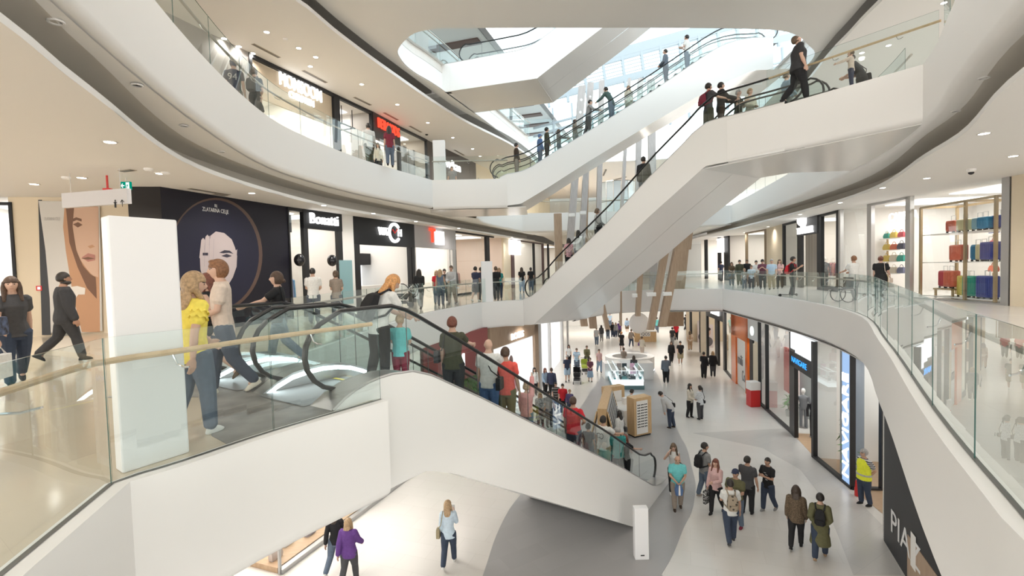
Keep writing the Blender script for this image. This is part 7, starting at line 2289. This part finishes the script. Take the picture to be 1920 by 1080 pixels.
# ---- left walk and right walk, first floor
for lb, x, y, H, hd, top, bot, hair, arms, fem, wk in [
    ('man in a white tee with his back to us before the clothing shop', 590, 606, 1.80, 5, ('tee', 'white'), ('jeans', 'dkdenim'), ('crew', 'dark'), 'lap', 0, 0),
    ('woman in a taupe tee with tied hair before the clothing shop doorway', 633, 602, 1.70, 15, ('tee', 'taupe'), ('jeans', 'dkdenim'), ('lowbun', 'brown'), 'lap', 1, 0),
    ('woman in a black jacket and grey jeans walking past the watch shop', 788, 580, 1.70, -20, ('jacket', 'black'), ('jeans', 'grey'), ('long', 'dark'), 'lap', 1, 14),
    ('person in a red tee in the group of four by the grey sign shop', 820, 570, 1.62, 160, ('tee', 'red'), ('jeans', 'denim'), ('bob', 'blond'), 'down', 1, 3),
    ('blond woman in a denim top in the group of four', 827, 573, 1.66, 10, ('sleeveless', 'denim'), ('jeans', 'dkdenim'), ('long', 'blond'), 'down', 1, 0),
    ('dark haired man facing us in the group of four', 835, 567, 1.68, 180, ('tee', 'offblack'), ('trousers', 'black'), ('short', 'dark'), 'down', 0, 0),
    ('tall man in a grey sweater, right end of the group of four', 848, 570, 1.84, 200, ('long', 'lightgrey'), ('trousers', 'taupe'), ('crew', 'brown'), 'lap', 0, 8),
    ('man in navy with dark shorts left of the slim totem', 893, 565, 1.76, 35, ('tee', 'navy'), ('shorts', 'offblack'), ('short', 'dark'), 'lap', 0, 8),
    ('man in navy half hidden by the slim totem', 903, 562, 1.72, 20, ('tee', 'navy'), ('trousers', 'charcoal'), ('short', 'dark'), 'lap', 0, 0),
    ('man in a black tee right of the slim totem', 931, 563, 1.74, -8, ('tee', 'black'), ('trousers', 'black'), ('short', 'brown'), 'down', 0, 5),
    ('woman in teal next to the man in a black tee', 937, 561, 1.66, 170, ('tee', 'teal'), ('leggings', 'navy'), ('bob', 'blond'), 'down', 1, 0),
    ('woman with long dark hair behind the escalator foot', 979, 548, 1.68, 5, ('tee', 'black'), ('jeans', 'ltdenim'), ('verylong', 'dkbrown'), 'down', 1, 5),
    ('woman in a black top with tied hair beside the one with long hair', 996, 546, 1.66, 0, ('tee', 'black'), ('jeans', 'denim'), ('pony', 'dark'), 'down', 1, 0),
    ('man in a black tee with a bright red backpack, standing on the right walk', 1487, 556, 1.80, 100, ('tee', 'black'), ('trousers', 'charcoal'), ('short', 'dark'), 'phone', 0, 4),
    ('red haired person in a white tee pushing a wheelchair before the luggage shop', 1601, 563, 1.74, -35, ('tee', 'white'), ('trousers', 'grey'), ('short', 'ginger'), 'push', 0, 6),
    ('woman in a black tee with a top knot at the luggage shop doorway', 1651, 561, 1.70, 10, ('tee', 'black'), ('trousers', 'black'), ('bun', 'auburn'), 'down', 1, 0),
    ('man in navy standing apart at the far right shop post', 1352, 528, 1.76, -20, ('tee', 'navy'), ('trousers', 'offblack'), ('short', 'dark'), 'down', 0, 3),
    ('woman in a long brown top at the left end of the right walk group', 1372, 535, 1.64, 170, ('dress', 'brown'), ('jeans', 'denim'), ('long', 'brown'), 'down', 1, 0),
    ('man in olive third from the left in the right walk group', 1387, 535, 1.78, 170, ('long', 'dkolive'), ('trousers', 'olive'), ('short', 'dark'), 'down', 0, 3),
    ('man in a black printed tee in the middle of the right walk group', 1401, 534, 1.80, 185, ('tee', 'black'), ('jeans', 'charcoal'), ('short', 'brown'), 'down', 0, 0),
    ('child in pale grey in front of the man with the black printed tee', 1396, 542, 1.22, 180, ('tee', 'lightgrey'), ('jeans', 'denim'), ('crew', 'blond'), 'down', 0, 0),
    ('boy in white and navy before the woman with glasses', 1409, 543, 1.42, 180, ('tee', 'paleblue'), ('jeans', 'dkdenim'), ('short', 'brown'), 'down', 0, 0),
    ('woman in a white blouse in the right walk group', 1418, 538, 1.70, 185, ('shirt', 'white'), ('trousers', 'taupe'), ('bun', 'dark'), 'lap', 1, 4),
    ('man in a plum polo looking down in the right walk group', 1430, 542, 1.76, 180, ('polo', 'plum'), ('trousers', 'charcoal'), ('short', 'dark'), 'phone2', 0, 4),
    ('man in a light blue shirt at the right of the walk group', 1447, 543, 1.74, 185, ('polo', 'ltblue'), ('trousers', 'khaki'), ('short', 'greyhair'), 'down', 0, 6),
    ('woman with a white bag strap, right end of the walk group', 1462, 541, 1.72, 190, ('tee', 'palepink'), ('trousers', 'dkbrown'), ('long', 'brown'), 'bagr', 1, 4),
    ('person in pink far back behind the right fins', 1296, 517, 1.66, 170, ('tee', 'pink'), ('jeans', 'dkdenim'), ('long', 'dark'), 'down', 1, 0),
    ('person in grey far back behind the right fins', 1301, 518, 1.74, 185, ('tee', 'charcoal'), ('jeans', 'dkdenim'), ('short', 'dark'), 'down', 0, 0),
    ('person in green far back left of the broad fin', 1250, 517, 1.70, 180, ('tee', 'green'), ('jeans', 'dkdenim'), ('short', 'dark'), 'down', 0, 0),
]:
    arms = rg.choice(('down', 'down2', 'down3', 'lap', 'down4')) if arms == 'down' else arms
    q = PP(lb, 'f', x, y, 1, H, hd + rg.uniform(-9, 9), top, bot, hair, arms, wk, rg.choice(('black', 'charcoal', 'white')), rg.choice((0, 0, 1)), rg.uniform(.98, 1.1) if 'luggage shop doorway' not in lb else 1.3, fem=bool(fem), nod=22 if 'looking down' in lb else 0)
    CROWD[lb[:26]] = q
backpack(cw('man in a black tee with a bright'), 'red', 'bright red backpack on the man at the right walk railing')
shoulder_bag(cw('woman with a white bag'), 'white', 'white bag at the right end of the walk group', 1, .52)
shoulder_bag(cw('woman in a black tee with a'), 'beige', 'beige bag on a long strap of the woman at the luggage shop doorway', 1, .44, .2, .18)

# ---- second floor and the upper escalators (placed by the head)
for lb, how, x, y, H, hd, top, bot, hair, arms, fem, wk, s_ in [
    ('man in a dark jersey with a large pale number on the back, upper left', 'h', 437, 112, 1.80, 12, ('tee', 'navy'), ('trousers', 'charcoal'), ('cap', 'navy'), 'down', 0, 6, 0),
    ('woman in a black dress with a dark rucksack behind the upper left glass', 'h', 476, 128, 1.70, 25, ('dress', 'black'), ('none', 'black'), ('bun', 'brunette'), 'lap', 1, 4, 0),
    ('man in a white shirt before the hanging pipe frame shop', 'h', 690, 231, 1.76, -15, ('shirt', 'white'), ('trousers', 'dkolive'), ('short', 'dark'), 'down', 0, 8, 0),
    ('woman in a wine red top below the red capital letters', 'h', 729, 236, 1.68, 0, ('tee', 'maroon'), ('jeans', 'denim'), ('long', 'dark'), 'down', 1, 6, 0),
    ('small dark haired woman in cream left of the wine red top', 'h', 708, 268, 1.50, 170, ('long', 'cream'), ('trousers', 'black'), ('long', 'dark'), 'down', 1, 0, 0),
    ('man in a grey tee under the white bookshop lettering', 'h', 847, 312, 1.78, 180, ('tee', 'grey'), ('jeans', 'denim'), ('short', 'brown'), 'down', 0, 0, 0),
    ('rider in dark brown at the foot of the upper escalator', 'a', 967, 0, 1.72, 80, ('long', 'dkbrown'), ('trousers', 'taupe'), ('short', 'dark'), 'down', 0, 0, 1.1),
    ('child in a bright blue cap and jacket on the upper escalator', 'a', 1011, 0, 1.55, 70, ('jacket', 'blue'), ('jeans', 'denim'), ('cap', 'blue'), 'down', 0, 0, .9),
    ('person in olive behind the blue cap on the upper escalator', 'a', 1025, 0, 1.72, 75, ('long', 'dkolive'), ('trousers', 'black'), ('short', 'dark'), 'down', 0, 0, 1.1),
    ('woman with a backpack lower on the upper escalator', 'a', 1047, 0, 1.66, 95, ('long', 'grey'), ('jeans', 'denim'), ('long', 'brown'), 'railr', 1, 0, 2.7),
    ('long haired woman in grey resting on the upper handrail', 'a', 1078, 0, 1.66, 110, ('long', 'taupe'), ('jeans', 'grey'), ('long', 'brunette'), 'railr', 1, 0, 2.7),
    ('man in grey leaning forward halfway up the upper escalator', 'a', 1102, 0, 1.76, 92, ('shirt', 'grey'), ('trousers', 'charcoal'), ('crew', 'dark'), 'railr', 0, 8, .9),
    ('man in dark green bending over the upper handrail', 'a', 1146, 0, 1.80, -60, ('shirt', mat('dark_green_cotton', (.05, .09, .08), .8)), ('jeans', 'denim'), ('short', 'dark'), 'raill', 0, 0, .9),
    ('fair haired woman in a pale top on the upper escalator', 'a', 1178, 0, 1.66, 180, ('tee', 'cream'), ('trousers', 'khaki'), ('long', 'blond'), 'down', 1, 0, 2.7),
    ('man in a slate shirt high on the upper escalator', 'a', 1247, 0, 1.78, -80, ('shirt', mat('slate_cotton', (.13, .16, .20), .8)), ('trousers', 'dkdenim'), ('crew', 'dark'), 'lap', 0, 0, .9),
    ('man in a white tee near the top of the upper escalator', 'a', 1288, 0, 1.76, -70, ('tee', 'white'), ('jeans', 'denim'), ('short', 'dark'), 'phone2', 0, 0, .9),
    ('person in dark red low on the long diagonal escalator', 'b', 1066, 0, 1.62, 10, ('tee', mat('pink_white_print', (.65, .35, .38), .8, noise=.5, scale=20)), ('trousers', 'black'), ('bob', 'dark'), 'down', 1, 0, .9),
    ('woman in white carrying a black bag low on the long diagonal escalator', 'b', 1084, 0, 1.70, 20, ('long', 'white'), ('jeans', 'denim'), ('long', 'dark'), 'down', 1, 0, 1.1),
    ('woman in a grey top with a bag, middle of the long diagonal escalator', 'b', 1119, 0, 1.68, 70, ('long', 'lightgrey'), ('trousers', 'charcoal'), ('lowbun', 'brown'), 'lap', 1, 0, .9),
    ('dark clothed rider in the upper half of the long diagonal escalator', 'b', 1206, 0, 1.74, 30, ('jacket', 'black'), ('jeans', 'dkdenim'), ('short', 'dark'), 'down', 0, 0, .9),
    ('blond woman of the couple on the far upper escalator', 'b', 1262, 0, 1.66, 190, ('long', 'olive'), ('trousers', 'charcoal'), ('long', 'blond'), 'head', 1, 0, 2.7),
    ('man in grey green of the couple on the far upper escalator', 'b', 1281, 0, 1.78, 175, ('tee', mat('grey_green_cotton', (.12, .16, .15), .8)), ('trousers', 'black'), ('short', 'greyhair'), 'down', 0, 0, 2.7),
    ('man with a maroon rucksack near the top of the long diagonal escalator', 'b', 1328, 0, 1.78, 60, ('tee', 'charcoal'), ('trousers', 'dkolive'), ('short', 'dark'), 'railr', 0, 6, .85),
    ('person in a dark jacket just ahead of the maroon rucksack', 'b', 1352, 0, 1.70, 80, ('jacket', 'black'), ('trousers', 'dkbrown'), ('short', 'dark'), 'push', 0, 0, 1.2),
    ('grey haired man in olive behind the glass at the escalator top', 'h', 1384, 168, 1.70, 120, ('tee', 'dkolive'), ('trousers', 'black'), ('crew', 'greyhair'), 'phone2', 0, 0, 0),
    ('woman in beige behind the round handrail end at the escalator top', 'h', 1406, 166, 1.66, 140, ('long', 'cream'), ('trousers', 'taupe'), ('bun', 'blond'), 'lap', 1, 0, 0),
    ('big man in black looking up beside the wooden handrail', 'h', 1497, 64, 1.84, 80, ('tee', 'offblack'), ('trousers', 'black'), ('crew', 'brown'), 'down', 0, 14, 0),
    ('man in a grey shirt partly behind the big man in black', 'h', 1474, 136, 1.72, 60, ('shirt', 'ltdenim'), ('trousers', 'charcoal'), ('crew', 'brown'), 'lap', 0, 0, 0),
    ('dark haired woman in black bending to hold a child, upper right', 'h', 1616, 92, 1.70, -70, ('tee', 'black'), ('trousers', 'black'), ('short', 'dark'), 'hold', 1, 4, 0),
]:
    q = PP(lb, how, x, y, 2, H, hd, top, bot, hair, arms, wk, 'black', 0, 1.55 if lb.startswith('big man') else rg.uniform(.98, 1.1), fem=bool(fem), s=s_,
           nod=-28 if lb.startswith('big man') else 0, lean=22 if 'bending' in lb else (8 if 'leaning' in lb else 0))
    CROWD[lb[:26]] = q
q = cw('man in a dark jersey with')
text('94', 'lettering', q['o'], np.array(q['T']((0, -.082 * q['wd'] - .020, .70))), -(q['R'] @ np.array((-1, 0, 0))), (0, 0, 1), .26, cloth('lightgrey'), extrude=.004, width=.24)
backpack(cw('woman in a black dress'), 'charcoal', 'dark rucksack of the woman in the black dress', 1.0)
backpack(cw('man with a maroon rucksack'), 'maroon', 'maroon rucksack near the top of the long diagonal escalator')
shoulder_bag(cw('woman in a grey top'), 'black', 'black bag of the woman in the middle of the long diagonal escalator', 1, .5, .26, .2)
shoulder_bag(cw('dark haired woman in black'), 'black', 'black rucksack at the side of the woman holding a child', 1, .52, .3, .34)
hand_bag(cw('woman in a wine red top'), 0, 'white', 'white carrier bag of the woman in the wine red top', .3, .36)
q = cw('dark haired woman in black')
w = q['T']((0.0, .16, .62))
ZF['c'] = float(w[2]) - .62
kid = PP('toddler in beige held up by the woman in black, arm stretched out', 'h', 1596, 96, 'c', 1.02, -85, ('long', 'beige'), ('trousers', 'navy'), ('crew', 'brown'), 'point', 0, 'grey', 0, 1.0)

# ---- things people push
def stroller(p, yaw, label, hood='black', frame=STEEL):
    t = thing('stroller', p, label, 'stroller'); p = np.array(p, float)
    R = Rz(yaw); q = lambda x, y, z: p + R @ np.array((x, y, z))
    m = MB(); m.rings([[q(x, y, z) for x, y, z in r] for r in (((-.2, -.25, .35), (.2, -.25, .35), (.2, .22, .42), (-.2, .22, .42)), ((-.23, -.38, .62), (.23, -.38, .62), (.23, .28, .62), (-.23, .28, .62)))])
    m.build('seat', cloth(hood), t, bevel=.03)
    m = MB(); m.rings([[q(s_ * .23, -.40 + .36 * (1 - math.cos(a)) * .9, .62 + .42 * math.sin(a)) for s_ in (-1, 1)] + [q(0, -.40 + .36 * (1 - math.cos(a)) * .9, .66 + .42 * math.sin(a))] for a in np.linspace(0, 1.7, 6)], closed=False, caps=False)
    m.build('hood', cloth(hood), t)
    for s_ in (-1, 1):
        MB().tube([q(s_ * .24, .42, .12), q(s_ * .24, -.1, .55), q(s_ * .24, -.62, 1.02)], .014, 6).build('frame_tube', frame, t)
        MB().tube([q(s_ * .24, -.42, .14), q(s_ * .24, .02, .5)], .014, 6).build('frame_tube', frame, t)
        for y, r in ((.42, .09), (-.42, .13)):
            MB().tube([q(s_ * .24 - .025, y, r + .003), q(s_ * .24 + .025, y, r + .003)], r, 14).build('wheel', RUBBER, t)
    MB().tube([q(-.24, -.62, 1.02), q(.24, -.62, 1.02)], .018, 6).build('handlebar', RUBBER, t)
    MB().box(q(0, -.05, .24), (.40, .5, .12), yaw).build('basket', cloth('charcoal'), t)
    return t


stroller(U(1082, 718, -6), 3.0, 'black stroller pushed towards us on the ground floor')
stroller(U(1099, 700, -6) + np.array((-.1, -.1, 0)), 3.1, 'yellow green stroller beside the woman in an olive top', mat('lime_cloth', (.45, .55, .08), .8))
stroller(U(752, 577, 0), 1.9, 'stroller with thin steel frame parked outside the watch shop', 'charcoal')
w = U(1595, 565, 0) + np.array((-.5, -.3, 0))
t = thing('wheelchair', w, 'wheelchair in front of the red haired person before the luggage shop', 'wheelchair')
for s_ in (-.28, .28):
    A = np.linspace(0, 2 * PI, 17)
    MB().tube([w + np.array((.29 * math.cos(a), s_, .31 + .29 * math.sin(a))) for a in A], .018, 6).build('wheel', RUBBER, t)
    MB().tube([w + np.array((.25, s_, .92)), w + np.array((.2, s_, .5)), w + np.array((-.35, s_, .45)), w + np.array((-.5, s_, .1))], .016, 6).build('frame_tube', STEEL, t)
MB().box(w + np.array((-.05, 0, .48)), (.45, .5, .06)).build('seat', cloth('charcoal'), t)
MB().box(w + np.array((.2, 0, .72)), (.04, .5, .42)).build('backrest', cloth('charcoal'), t)
w = U(1474, 556, 0)
t = thing('scooter', w, 'low dark kick scooter by the feet of the man with the red backpack', 'scooter')
MB().box(w + np.array((0.1, 0, .09)), (.7, .14, .03)).build('deck', ANTHR, t)
for s_ in (-.28, .45):
    MB().tube([w + np.array((s_, -.02, .07)), w + np.array((s_, .02, .07))], .065, 12).build('wheel', RUBBER, t)
flush_people()
flush_text()
bpy.context.view_layer.update()
